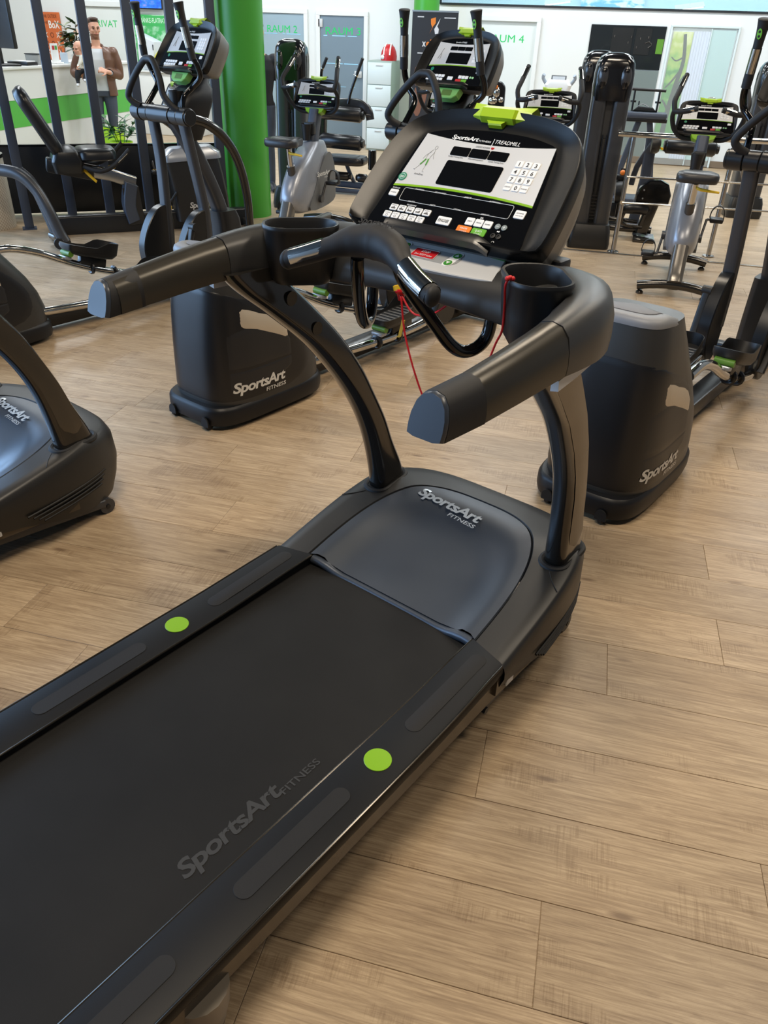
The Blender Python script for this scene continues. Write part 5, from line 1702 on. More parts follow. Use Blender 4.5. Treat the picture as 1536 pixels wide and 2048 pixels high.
g = G(); g.tube([(-0.38, 0.02, 0.86), (-0.48, 0.25, 0.62), (-0.50, 0.4, 0.42)], 1.0, 8, 2, sec=rrect(0.06, 0.05, 0.012), upv=(0, 1, 0))
g.tube([(-0.40, 0.1, 0.95), (-0.38, 0.16, 0.5), (-0.42, 0.2, 0.04)], 1.0, 8, 2, sec=rrect(0.11, 0.09, 0.02), upv=(0, 1, 0))
g.build('lever_frame', NAVY, rm)
g = G(); g.box((-0.36, 0.2, 0.03), (0.24, 0.4, 0.05), bev=0.01); g.build('foot_plate', NAVY, rm)
g = G(); g.cyl((-0.29, -0.02, 0.83), (-0.285, -0.085, 0.83), 0.012, 10); g.build('pin_knob', YEL, rm)

ab = thing('abdominal_machine', 'low black seated machine with round pad between the railing and the silver bike', 'abdominal machine', (0.62, 8.75, 0))
g = G()
P = [(a, b) for a, b in ((-0.16, 0.36), (0.16, 0.36), (0.17, 0.44), (0.13, 0.54), (0.04, 0.58), (-0.06, 0.57), (-0.14, 0.50), (-0.17, 0.42))]
g.prism(P, -0.05, 0.05, frame((0, 0, 0), (1, 0, 0), (0, 0, 1)), bev=0.012)
bp_ = g.build('back_pad', BLKG, ab)
for x, z in ((-0.1, 0.48), (-0.1, 0.40)):
    g = G(); g.cyl((x, -0.052, z), (x, -0.058, z), 0.008, 8)
    g.build('bolt', SILV, bp_)
roller('roller_pad', (-0.28, -0.08, 0.30), (-0.02, -0.02, 0.29), 0.05, ab)
g = G()
g.tube([(0.02, 0, 0.38), (-0.02, 0, 0.2), (-0.05, 0, 0.06)], 1.0, 8, 2, sec=rrect(0.09, 0.12, 0.02), upv=(1, 0, 0))
g.tube([(-0.24, -0.06, 0.30), (-0.26, -0.05, 0.15), (-0.05, -0.03, 0.12)], 0.02, 10, 3)
g.tube([(-0.72, 0.05, 0.09), (-0.3, 0.03, 0.085), (0.05, 0, 0.09)], 0.035, 12, 2)
g.tube([(-0.72, 0.12, 0.17), (-0.1, 0.08, 0.15)], 0.022, 10, 1)
g.box((-0.02, -0.05, 0.02), (0.22, 0.3, 0.04), bev=0.012)
g.build('frame', GUN, ab)
g = G()
g.box((-0.45, 0.0, 0.08), (0.03, 0.05, 0.18), bev=0.008)
g.build('clamp', BLKS, ab)
g = G()
for x in (-0.2, 0.25):
    g.lathe([(0.09, 0.0), (0.10, 0.05), (0.10, 0.12), (0.06, 0.17), (0.02, 0.18)], (0.25 + x, -0.55, 0.0), (0, 0, 1), 20) if False else None
g.build('spare', BLK, ab) if g.v else None

# weight arm with orange pins left of the railing
wa = thing('weight_lever', 'black weight lever with yellow disc and orange knob behind the left railing post', 'weight lever', (0.30, 9.3, 0))
g = G(); g.lathe([(0.02, -0.05), (0.11, -0.04), (0.12, 0.0), (0.12, 0.03), (0.02, 0.04)], (0, 0, 0.36), (1, 0, 0.1), 24); g.build('disc', BLK, wa)
g = G(); g.lathe([(0.04, 0.041), (0.10, 0.041), (0.10, 0.046), (0.04, 0.047)], (0, 0, 0.36), (1, 0, 0.1), 24); g.build('scale_ring', mat('ochre scale', (186, 152, 84), 0.5), wa)
g = G(); g.ball((0.0, -0.02, 0.55), 0.028, 12, 8); g.build('knob', ORGK, wa)
g = G(); g.box((-0.02, 0, 0.5), (0.1, 0.08, 0.05), bev=0.01); g.tube([(0.0, 0, 0.36), (0.0, 0.03, 0.50), (0.0, 0.05, 0.58)], 1.0, 8, 2, sec=rrect(0.06, 0.05, 0.01), upv=(1, 0, 0))
g.box((-0.03, 0.0, 0.16), (0.06, 0.10, 0.18), bev=0.008)
g.box((0.0, 0.15, 0.03), (0.2, 0.5, 0.05), bev=0.01)
g.tube([(0.02, 0.1, 0.04), (0.01, 0.05, 0.34)], 0.03, 10, 1)
g.build('lever_frame', BLKS, wa)

# bench with dip bars in front of the mirror
bn = thing('weight_bench', 'dark padded bench with a rack bar in front of the tinted mirror', 'bench', (0.50, 11.0, 0))
g = G(); g.box((0, 0, 0.985), (0.50, 0.25, 0.07), bev=0.025); bp2 = g.build('pad', NAVY, bn)
g = G(); g.box((0, 0, 0.935), (0.52, 0.2, 0.04), bev=0.008); g.build('pad_board', BLK, bp2)
g = G()
g.cyl((-0.24, 0.05, 1.255), (0.19, 0.05, 1.25), 0.016, 10)
for x in (-0.17, 0.12):
    g.cyl((x, 0.05, 1.0), (x, 0.05, 1.25), 0.012, 10)
    g.cyl((x, 0.05, 1.115), (x, 0.05, 1.135), 0.035, 14)
g.cyl((-0.10, 0.05, 1.02), (-0.10, 0.05, 1.13), 0.008, 8)
g.build('rack_bar', BLK, bn)
g = G()
for x in (-0.16, 0.16):
    g.tube([(x * 0.4, 0, 0.92), (x, 0.0, 0.5), (x * 1.5, 0, 0.02)], 1.0, 8, 2, sec=rrect(0.07, 0.06, 0.012), upv=(0, 1, 0))
g.box((0, 0, 0.03), (0.6, 0.4, 0.05), bev=0.01)
g.build('stand', NAVY, bn)
g = G(); g.prism([(-0.16, 0), (0.12, 0), (0.07, 0.045), (-0.1, 0.05)], -0.04, 0.04, frame((0.0, 0.02, 1.02), (1, 0, 0), (0, 0, 1)), bev=0.01)
tag_ = thing('gym_bag', 'small black bag lying on the bench in front of the tinted mirror', 'bag', (0.50, 11.0, 0.004))
g.build('bag_body', BLK, tag_)
g = G(); g.tube([(-0.12, 0.0, 1.06), (-0.06, 0.0, 1.10), (0.02, 0.0, 1.07)], 0.005, 8, 3); g.build('strap', SILV, tag_)

# leg curl machine behind the bike by the column
lc = thing('leg_curl_machine', 'black leg curl machine with two rollers in front of the door lettered three', 'leg machine', (-3.02, 10.05, 0))
roller('roller_pad', (-0.32, 0, 0.90), (0.20, -0.02, 0.885), 0.085, lc)
roller('roller_pad', (-0.32, 0, 0.585), (0.20, -0.02, 0.575), 0.085, lc)
g = G()
g.tube([(-0.34, 0.03, 0.98), (0.1, 0.02, 1.01), (0.26, 0.0, 0.95), (0.30, 0.0, 0.84)], 1.0, 8, 4, sec=rrect(0.10, 0.05, 0.02), upv=(0, 1, 0))
g.cyl((0.25, 0, 0.89), (0.31, 0, 0.885), 0.03, 14)
g.tube([(-0.34, 0.1, 1.0), (-0.36, 0.1, 0.5), (-0.36, 0.1, 0.05)], 1.0, 8, 2, sec=rrect(0.12, 0.1, 0.02), upv=(0, 1, 0))
fr_ = g.build('upper_frame', mat('dark speckled frame', (40, 38, 38), 0.2, coat=0.5), lc)
for pts in (((-0.33, 0.02, 0.98), (-0.325, 0.02, 1.28), (-0.30, 0.0, 1.36), (-0.24, -0.02, 1.47)), ((0.02, 0.0, 1.0), (0.05, 0.0, 1.12), (0.12, 0.0, 1.30), (0.2, -0.02, 1.48))):
    g = G(); g.tube(pts, 0.017, 10, 4); hb = g.build('handle', BLKG, fr_)
    a, b = Vector(pts[-2]), Vector(pts[-1])
    g = G(); g.cyl(a + (b - a) * 0.1, b, 0.0185, 12, bev=0.003); g.build('handle_sleeve', RUB, hb)
    g = G(); g.cyl(a - (b - a) * 0.03, a + (b - a) * 0.03, 0.021, 12); g.build('ring', CHR, hb)
g = G()
g.loft([[(a * k, b * k - 0.02, z) for a, b in rrect(0.52, 0.36, 0.1)] for z, k in ((0.335, 0.95), (0.35, 1.0), (0.40, 1.0), (0.425, 0.93))])
st = g.build('seat', VINYL, lc, ang=50)
g = G(); g.loft([[(a * k, b * k - 0.02, z) for a, b in rrect(0.34, 0.20, 0.06)] for z, k in ((0.424, 1.0), (0.432, 0.95), (0.434, 0.7))]); g.build('seat_inset', mat('grey vinyl', (74, 78, 80), 0.35), st)
g = G()
g.tube([(0.0, 0, 0.33), (0.06, 0, 0.2), (0.14, 0, 0.06)], 1.0, 8, 2, sec=rrect(0.04, 0.05, 0.01), upv=(0, 1, 0))
g.tube([(-0.36, 0, 0.1), (0.3, -0.02, 0.09)], 1.0, 8, 1, sec=rrect(0.07, 0.08, 0.015), upv=(0, 1, 0))
g.tube([(-0.36, -0.1, 0.04), (0.36, -0.12, 0.035)], 1.0, 8, 1, sec=rrect(0.05, 0.06, 0.015), upv=(0, 1, 0))
g.build('lower_frame', NAVY, lc)
roller('roller_pad', (-0.34, -0.06, 0.20), (0.06, -0.07, 0.195), 0.05, lc)
roller('roller_pad', (0.16, -0.06, 0.19), (0.30, -0.07, 0.185), 0.05, lc)
g = G(); g.cyl((0.36, -0.1, 0.30), (0.36, -0.1, 0.52), 0.05, 14, bev=0.006); g.build('side_post', BLKG, lc)

# grip machine and white medical device seen above the treadmill console
pr = thing('cable_machine', 'small round headed black machine with chrome parts above the treadmill lid', 'machine', (-1.14, 9.4, 0))
g = G()
P = [(0.085 * math.cos(R(a)), 1.26 + 0.085 * math.sin(R(a))) for a in range(0, 181, 15)] + [(-0.09, 1.0), (0.09, 1.0)]
g.prism(P, -0.03, 0.03, frame((0, 0, 0), (1, 0, 0), (0, 0, 1)), bev=0.008); hd_ = g.build('head', BLKS, pr)
g = G(); g.ball((0.0, -0.06, 1.24), (0.04, 0.04, 0.055)); g.ball((-0.03, -0.06, 1.16), (0.05, 0.04, 0.04)); g.ball((0.05, -0.05, 1.17), (0.03, 0.03, 0.03)); g.build('chrome_knob', CHR, hd_)
g = G(); g.cyl((-0.01, -0.06, 1.29), (-0.01, -0.09, 1.285), 0.022, 12); g.build('pin', ORGK, hd_)
g = G(); g.tube([(0, 0.02, 1.05), (0, 0.05, 0.5), (0, 0.05, 0.02)], 1.0, 8, 2, sec=rrect(0.14, 0.1, 0.02), upv=(0, 1, 0)); g.box((0, 0.05, 0.02), (0.4, 0.4, 0.04), bev=0.01)
g.tube([(-0.15, 0, 1.02), (-0.24, 0, 1.09)], 0.022, 10, 1); g.tube([(-0.16, 0, 1.0), (0.1, 0, 1.0)], 0.02, 10, 1); g.build('column', BLKS, pr)
wd = thing('body_scale', 'white measuring device with tilted grey screen in front of the white back wall', 'scale', (-0.62, 11.5, 0))
g = G()
g.loft([[(a, b, z) for a, b in rrect(w, d, 0.05)] for z, w, d in ((1.16, 0.30, 0.2), (1.24, 0.34, 0.22), (1.30, 0.26, 0.16))]); wh_ = g.build('head', WHT, wd)
g = G(); g.box((0.0, -0.06, 1.29), (0.19, 0.02, 0.12), bev=0.004, rot=(R(-25), 0, 0)); sc_ = g.build('screen_frame', mat('dark grey bezel', (70, 74, 78), 0.4), wh_)
g = G(); g.box((0.0, -0.073, 1.294), (0.155, 0.006, 0.09), rot=(R(-25), 0, 0)); g.build('screen', mat('pale screen', (170, 176, 182), 0.2), sc_)
g = G()
for sx in (-1, 1):
    g.tube([(sx * 0.15, 0, 1.24), (sx * 0.20, -0.02, 1.31), (sx * 0.19, -0.04, 1.35)], 0.022, 10, 3)
g.build('hand_grip', mat('pale grey grip', (150, 160, 172), 0.4), wh_)
g = G(); g.cyl((0, 0.05, 0.04), (0, 0.03, 1.18), 0.05, 16); g.box((0, 0.0, 0.03), (0.4, 0.5, 0.06), bev=0.015); g.build('stand', WHT, wd)

# filing cabinet with a helmet on top
fc = thing('filing_cabinet', 'pale grey four drawer filing cabinet standing against the back wall', 'cabinet', (-3.69, WY - 0.36, 0))
g = G(); g.box((0, 0.02, 0.67), (0.42, 0.6, 1.34), bev=0.008); g.build('cabinet_body', mat('cabinet grey green paint', (150, 166, 158), 0.5), fc)
for k in range(4):
    g = G(); g.box((0, -0.285, 0.18 + 0.325 * k), (0.40, 0.02, 0.315), bev=0.005)
    dr = g.build('drawer', mat('cabinet front paint', (206, 218, 220), 0.45), fc)
    g = G(); g.box((0, -0.298, 0.30 + 0.325 * k), (0.12, 0.012, 0.016), bev=0.003); g.build('drawer_handle', SILVP, dr)
hm = thing('helmet', 'red and white helmet lying on top of the filing cabinet', 'helmet', (-3.60, WY - 0.40, 1.341))
g = G(); g.loft([[(0.13 * k * math.cos(2 * math.pi * i / 20), 0.16 * k * math.sin(2 * math.pi * i / 20), z) for i in range(20)] for z, k in ((0, 1.0), (0.06, 1.02), (0.13, 0.92), (0.19, 0.7), (0.225, 0.4), (0.235, 0.1))]); hs_ = g.build('helmet_shell', REDK, hm, ang=60)
g = G()
for x in (-0.05, 0.05):
    g.tube([(x, -0.15, 0.08), (x, -0.11, 0.17), (x * 0.8, 0, 0.24), (x, 0.11, 0.17)], 0.012, 8, 3)
g.ball((-0.06, -0.11, 0.05), (0.05, 0.05, 0.04)); g.build('stripe', WHT, hs_)

# roll-up banner
bnr = thing('roll_up_banner', 'black roll-up banner with an orange and white emblem before the back wall', 'banner', (-2.475, 12.5, 0))
g = G(); g.box((0, 0, 1.04), (0.65, 0.006, 1.93)); bf = g.build('banner_sheet', mat('black banner print', (40, 40, 44), 0.5), bnr)
g = G(); g.box((0, 0.03, 0.04), (0.70, 0.16, 0.08), bev=0.02); g.box((0, 0, 2.01), (0.66, 0.02, 0.02)); g.cyl((0, 0.05, 0.05), (0, 0.012, 2.0), 0.01, 8); g.build('banner_stand', SILV, bnr)
bM = frame((0, -0.0032, 0), (1, 0, 0), (0, 0, 1))
ORN = mat('orange print', (232, 130, 40), 0.5); GRP = mat('white print', (220, 220, 222), 0.5)
g = G(); g.prism([(-0.06, 1.92), (0.01, 1.94), (0.01, 1.87), (-0.025, 1.83), (-0.07, 1.745), (-0.035, 1.82), (-0.055, 1.86)], 0, 0.002, bM)
g.build('emblem_left', ORN, bf)
g = G(); g.prism([(0.075, 1.93), (0.05, 1.86), (0.035, 1.835), (0.06, 1.80), (0.055, 1.75), (0.01, 1.74), (-0.005, 1.80), (0.02, 1.84)], 0, 0.002, bM)
g.build('emblem_right', GRP, bf)
text('x', bM @ Matrix.Translation((-0.17, 1.59, 0)), width=0.055, height=0.085, mt=GRP, parent=bf, bold=0.03)
text('ele', bM @ Matrix.Translation((-0.11, 1.59, 0)), width=0.13, height=0.085, mt=ORN, parent=bf, bold=0.03)
for q in ((-0.23, 0.14, 1.50), (-0.08, 0.10, 1.50), (-0.25, 0.09, 1.935), (0.13, 0.16, 1.93)):
    g = G(); g.prism([(q[0], q[2]), (q[0] + q[1], q[2]), (q[0] + q[1], q[2] + 0.012), (q[0], q[2] + 0.012)], 0, 0.0012, bM)
    g.build('small_print', GRP, bf)
g = G()
for a, b, c, d in ((-0.22, 1.22, 0.05, 0.13), (-0.12, 1.08, 0.06, 0.25), (-0.2, 0.9, 0.07, 0.2), (-0.05, 1.2, 0.06, 0.1), (0.1, 1.0, 0.08, 0.3)):
    g.prism(circ(c, 14, a, b, ry=d), 0, 0.0012, bM)
g.build('figure_print', mat('brown figure print', (128, 86, 66), 0.5), bf)

# ------------------------------------------------------------------ dark training rig, low black wall, recumbent bike
rig = thing('training_rig', 'anthracite rig of tall square posts standing in front of the reception', 'rig', (-4.4, 7.4, 0))
pos = [(-5.29, 6.80), (-4.985, 7.09), (-4.70, 7.32), (-4.385, 7.56), (-4.08, 7.80), (-3.78, 8.03)]
for (x, y) in pos:
    g = G(); g.box((x + 4.4, y - 7.4, 1.35), (0.085, 0.085, 2.7), bev=0.006, rot=(0, 0, R(38)))
    p = g.build('post', NAVY, rig)
    g = G(); g.box((x + 4.4, y - 7.4, 0.005), (0.13, 0.13, 0.01), rot=(0, 0, R(38))); g.build('foot_plate', NAVY, p)
g = G(); a, b = Vector(pos[0] + (2.66,)), Vector(pos[-1] + (2.66,)); o_ = Vector((4.4, -7.4, 0))
g.tube([a + o_, b + o_], 1.0, 8, 1, sec=rrect(0.08, 0.08, 0.006), upv=(0, 0, 1)); g.build('top_beam', NAVY, rig)
lw = thing('black_divider', 'low black divider board running behind the rig posts', 'divider', (-4.5, 7.9, 0))
g = G()
g.box((-0.75, -0.27, 0.34), (3.5, 0.05, 0.64), bev=0.006, rot=(0, 0, R(34)))
g.build('board', mat('black divider laminate', (14, 14, 16), 0.35), lw)
g = G(); g.box((-0.75, -0.27, 0.665), (3.52, 0.06, 0.02), bev=0.004, rot=(0, 0, R(34))); g.build('top_edge', BLKG, lw)
for x, y in ((-1.6, -0.84), (0.3, 0.43)):
    g = G(); g.box((x, y, 0.02), (0.08, 0.3, 0.04), bev=0.006, rot=(0, 0, R(34))); g.build('foot', BLK, lw)

rb = thing('recumbent_bike', 'recumbent exercise bike with black backrest and yellow levers before the rig', 'exercise bike', (-4.46, 7.02, 0), 52)
rb.scale = (1, 0.82, 1)
# local y runs forward (to the right in the picture)
g = G()
g.tube([(0, -0.55, 0.62), (0, 0.0, 0.52), (0, 0.28, 0.44)], 1.0, 8, 1, sec=rrect(0.11, 0.07, 0.015), upv=(1, 0, 0))
sr = g.build('seat_rail', STEEL, rb)
g = G(); g.box((0, -0.42, 0.58), (0.16, 0.5, 0.12), bev=0.02, rot=(R(-10), 0, 0)); car = g.build('seat_carriage', BLK, rb)
for y in (-0.44, -0.36):
    g = G(); g.cyl((0.08, y, 0.59), (0.09, y, 0.59), 0.014, 12)
    g.build('bolt', SILV, car)
g = G()
g.tube([(0, 0.22, 0.44), (0, 0.17, 0.25), (0, 0.20, 0.10)], 1.0, 8, 3, sec=rrect(0.14, 0.20, 0.02), upv=(1, 0, 0))
g.build('rear_column', NAVY, rb)
g = G(); g.box((0.074, 0.215, 0.24), (0.006, 0.19, 0.34), bev=0.002, rot=(R(4), 0, 0)); g.build('column_cover', DGR, rb)
g = G(); g.tube([(0, -0.75, 0.05), (0, 1.6, 0.05)], 1.0, 8, 1, sec=rrect(0.24, 0.10, 0.02), upv=(1, 0, 0)); g.build('floor_frame', BLKS, rb)
for y in (-0.72, 1.55):
    g = G(); g.box((0, y, 0.04), (0.5, 0.08, 0.08), bev=0.02); g.build('stabilizer', GUN, rb)
g = G()
def bk_ring(k, n_, w=0.40, h=0.64):
    bM_ = frame((0, -0.66, 0.97), (1, 0, 0), (0, -0.62, 1))
    return [bM_ @ Vector((a * k, b * k, n_)) for a, b in rrect(w, h, 0.12, 6)]
g.loft([bk_ring(0.85, 0.07), bk_ring(0.97, 0.05), bk_ring(1.0, 0.0), bk_ring(0.97, -0.045), bk_ring(0.8, -0.065)])
g.build('backrest', VINYL, rb, ang=60)
g = G()
g.loft([[(a * k, -0.12 + b * k, z + 0.0) for a, b in rrect(0.42, 0.42, 0.1, 5)] for z, k in ((0.66, 0.85), (0.675, 1.0), (0.73, 1.0), (0.755, 0.92), (0.765, 0.6))])
g.build('seat', VINYL, rb, ang=60)
g = G(); g.loft([[(a, -0.44 + b, z) for a, b in rrect(w, d, 0.05)] for z, w, d in ((0.56, 0.34, 0.30), (0.66, 0.40, 0.34), (0.74, 0.36, 0.26), (0.78, 0.14, 0.12))]); g.build('seat_bracket', BLKS, rb, ang=45)
for sx in (-1, 1):
    g = G(); g.tube([(sx * 0.15, -0.30, 0.62), (sx * 0.24, -0.12, 0.585), (sx * 0.25, 0.05, 0.64), (sx * 0.25, 0.22, 0.76)], 0.022, 12, 4)
    h_ = g.build('side_handle', RUB, rb)
    g = G(); g.cyl((sx * 0.2725, 0.08, 0.66), (sx * 0.2725, 0.19, 0.735), 0.006, 8); g.build('pulse_plate', CHR, h_)
g = G(); g.tube([(0.10, -0.30, 0.60), (0.14, -0.24, 0.545), (0.17, -0.17, 0.485)], [0.014, 0.016, 0.013], 8, 2); g.build('yellow_lever', YEL, rb)
g = G(); g.ball((0.12, 0.02, 0.60), (0.02, 0.045, 0.02)); g.build('yellow_knob', YEL, rb)
g = G()
g.loft([[(a, 0.98 + y + b, z) for a, b in rrect(w, d, 0.06)] for z, y, w, d in ((0.08, 0.06, 0.26, 0.66), (0.3, 0.04, 0.26, 0.66), (0.5, 0.0, 0.26, 0.66), (0.66, -0.04, 0.25, 0.66))])
hs = g.build('housing', DGR, rb, ang=45)
g = G(); g.loft([[(a, 0.95 + b, z - 0.05 * (0.5 - b) ) for a, b in rrect(w, d, 0.07)] for z, w, d in ((0.665, 0.27, 0.70), (0.72, 0.27, 0.68), (0.775, 0.2, 0.5))]); g.build('housing_cap', SILV, hs, ang=45)
wordmark(frame((0.1335, 0.86, 0.21), (0, 1, 0), (0, 0, 1)), 0.34, WHLET, hs)
for sx, z, y in ((-1, 0.50, 0.56), (1, 0.24, 0.60)):
    g = G(); g.box((sx * 0.19, y, z), (0.10, 0.09, 0.03), bev=0.008); g.tube([(sx * 0.14, y, z), (sx * 0.14, 0.72, 0.36)], 0.014, 8, 1)
    pd_ = g.build('pedal', BLK, rb)
    g = G(); g.tube([(sx * 0.15, y, z), (sx * 0.15, y - 0.02, z + 0.07), (sx * 0.19, y - 0.02, z + 0.1), (sx * 0.23, y - 0.02, z + 0.07), (sx * 0.23, y, z)], 0.006, 6, 3); g.build('strap', mat('brown grey strap', (92, 84, 76), 0.6), pd_)
    g = G(); g.box((sx * 0.235, y, z - 0.0), (0.02, 0.04, 0.04), bev=0.004); g.build('buckle', YEL, pd_)
g = G(); g.tube([(0, 0.95, 0.70), (0, 0.88, 0.95), (0, 0.80, 1.10)], 1.0, 8, 2, sec=rrect(0.09, 0.1, 0.03), upv=(1, 0, 0)); g.build('console_column', BLKS, rb)
console(rb, frame((0, 0.70, 1.06), (1, 0, 0), (0, 0.14, 0.235)), 0.72, shape='box', title='RECUMBENT')
for sx in (-1, 1):
    g = G(); g.tube([(sx * 0.05, 0.84, 1.03), (sx * 0.24, 0.72, 1.02), (sx * 0.26, 0.62, 1.10)], 0.017, 10, 4); g.build('handlebar', RUB, rb)

# arched tube machine at the left edge
am = thing('tube_frame_machine', 'grey arched tube legs of a machine cut off by the left edge', 'strength machine', (-4.55, 6.2, 0))
g = G()
g.tube([(-1.0, -0.05, 0.66), (-0.46, -0.04, 0.64), (-0.25, -0.03, 0.61), (-0.12, -0.02, 0.50), (-0.03, -0.02, 0.33), (0.03, -0.01, 0.15), (0.07, 0, 0.065)], 1.0, 10, 6, sec=circ(0.052, 14, ry=0.045), upv=(0, 1, 0))
f1 = g.build('arched_tube', GUNS, am, ang=60)
g = G(); g.cyl((0.045, -0.05, 0.062), (0.05, -0.062, 0.062), 0.05, 20, bev=0.004); cp_ = g.build('end_cap', BLKS, f1)
g = G(); g.cyl((0.05, -0.062, 0.062), (0.05, -0.065, 0.062), 0.012, 12); g.build('cap_screw', SILV, cp_)
g = G()
g.tube([(-0.40, 0.18, 0.60), (-0.30, 0.18, 0.52), (-0.24, 0.17, 0.40), (-0.18, 0.17, 0.22), (-0.14, 0.17, 0.08)], 1.0, 10, 5, sec=circ(0.046, 14, ry=0.04), upv=(0, 1, 0))
g.build('arched_tube', GUNS, am, ang=60)
g = G()
g.tube([(-0.17, 0.18, 0.075), (-0.04, 0.10, 0.07), (0.06, 0.0, 0.062)], 1.0, 10, 3, sec=circ(0.055, 14, ry=0.042), upv=(0, 0, 1))
for x, y in ((-0.08, 0.13), (0.06, -0.02)):
    g.cyl((x, y, 0), (x, y, 0.03), 0.018, 10)
g.build('foot_bar', GUN, am)
bn_ = thing('waste_bin', 'pale perforated round bin beside the first rig post', 'bin', (-5.68, 6.72, 0))
g = G(); g.lathe([(0.24, 0.0), (0.245, 0.02), (0.245, 0.62), (0.24, 0.64), (0.225, 0.64), (0.225, 0.3)], (0, 0, 0), (0, 0, 1), 36)
def bin_mat():
    m = mat('perforated cream metal', (206, 196, 180), 0.5)
    nt = m.node_tree
    tc = nt.nodes.new('ShaderNodeTexCoord'); sp_ = nt.nodes.new('ShaderNodeSeparateXYZ'); nt.links.new(tc.outputs['Object'], sp_.inputs[0])
    at_ = nt.nodes.new('ShaderNodeMath'); at_.operation = 'ARCTAN2'; nt.links.new(sp_.outputs['Y'], at_.inputs[0]); nt.links.new(sp_.outputs['X'], at_.inputs[1])
    cb_ = nt.nodes.new('ShaderNodeCombineXYZ'); nt.links.new(at_.outputs[0], cb_.inputs[0]); nt.links.new(sp_.outputs['Z'], cb_.inputs[1])
    mp_ = nt.nodes.new('ShaderNodeMapping'); mp_.inputs['Scale'].default_value = (16, 62, 1); mp_.inputs['Rotation'].default_value = (0, 0, 0.0); nt.links.new(cb_.outputs[0], mp_.inputs[0])
    ck = nt.nodes.new('ShaderNodeTexChecker'); ck.inputs['Scale'].default_value = 1.0; nt.links.new(mp_.outputs[0], ck.inputs[0])
    ck.inputs['Color1'].default_value = lin((206, 196, 180)) + (1,); ck.inputs['Color2'].default_value = lin((176, 164, 146)) + (1,)
    nt.links.new(ck.outputs[0], nt.nodes['Principled BSDF'].inputs['Base Color'])
    return m
g.build('bin_body', bin_mat(), bn_, ang=50)
g = G(); g.lathe([(0.25, 0.63), (0.25, 0.66), (0.21, 0.66), (0.21, 0.63)], (0, 0, 0), (0, 0, 1), 36); g.build('bin_rim', STEEL, bn_)

# ------------------------------------------------------------------ reception
rc = thing('reception_counter', 'white reception counter with a broad green stripe', 'counter', (-7.7, 10.4, 0))
CWH = mat('white counter laminate', (222, 224, 222), 0.4)
CGR = mat('green counter stripe', (84, 178, 70), 0.45)
g = G(); g.box((0.0, 0.0, 0.28), (0.8, 4.4, 0.54)); g.build('lower_panel', CWH, rc)
g = G(); g.box((0.005, 0.0, 0.71), (0.8, 4.4, 0.32)); g.build('stripe_panel', CGR, rc)
g = G(); g.box((0.012, 0.0, 1.03), (0.8, 4.4, 0.34)); g.build('upper_panel', CWH, rc)
g = G(); g.box((0.02, 0.0, 1.215), (0.84, 4.44, 0.035), bev=0.006); g.build('counter_top', CWH, rc)
mn = thing('monitor', 'large black monitor back at the left end of the reception counter', 'monitor', (-7.55, 9.72, 1.2335), 20)
g = G(); g.box((0, 0, 0.62), (0.95, 0.06, 0.85), bev=0.015, rot=(0, 0, 0)); mb_ = g.build('monitor_body', mat('black monitor shell', (30, 32, 36), 0.45), mn)
g = G(); g.box((0, 0.02, 0.17), (0.16, 0.07, 0.32), bev=0.01); g.box((0, 0.04, 0.012), (0.5, 0.28, 0.024), bev=0.008); g.build('monitor_stand', BLK, mn)
# things lying on the counter
CT = 1.2325
def on_counter(name, label, cat, x, y, g, m, parts=()):
    t = thing(name, label, cat, (x, y, CT))
    g.build(name + '_body', m, t)
    for n_, gg, mm in parts:
        gg.build(n_, mm, t)
    return t
g = G(); g.box((0, 0, 0.12), (0.02, 0.15, 0.24), bev=0.002); g1 = G(); g1.box((0.0105, 0.03, 0.19), (0.002, 0.05, 0.05)); g2 = G(); g2.box((0.0105, -0.03, 0.19), (0.002, 0.05, 0.05)); g3 = G(); g3.box((0.02, 0, 0.01), (0.1, 0.16, 0.02), bev=0.004)
on_counter('card_stand', 'white card stand with red and green squares on the counter', 'stand', -7.42, 10.78, g, WHT, (('red_square', g2, REDK), ('green_square', g1, GRNI), ('stand_foot', g3, WHT)))
g = G(); g.box((0, 0, 0.06), (0.2, 0.16, 0.12), bev=0.01); g1 = G(); g1.box((0, 0, 0.123), (0.21, 0.17, 0.012), bev=0.003)
on_counter('card_box', 'low grey card box lying on the counter beside the monitor', 'box', -7.45, 10.38, g, mat('grey card', (150, 152, 150), 0.6), (('box_lid', g1, DGR),))
g = G(); g.box((0, 0, 0.02), (0.3, 0.22, 0.04), bev=0.006); g1 = G(); g1.box((0, 0, 0.045), (0.26, 0.18, 0.012), bev=0.002)
on_counter('paper_tray', 'black paper tray lying flat on the counter', 'tray', -7.44, 10.08, g, BLK, (('papers', g1, WHT),))
g = G(); g.cyl((0, 0, 0), (0, 0, 0.13), 0.05, 14, bev=0.004); g1 = G(); g1.cyl((0.02, 0, 0.1), (0.03, 0.01, 0.19), 0.005, 6); g1.cyl((-0.02, 0.01, 0.1), (-0.03, 0.0, 0.18), 0.005, 6)
on_counter('pen_cup', 'pale cup of pens on the counter by the plant', 'cup', -7.42, 10.98, g, mat('pale blue grey cup', (186, 200, 214), 0.4), (('pens', g1, INK),))

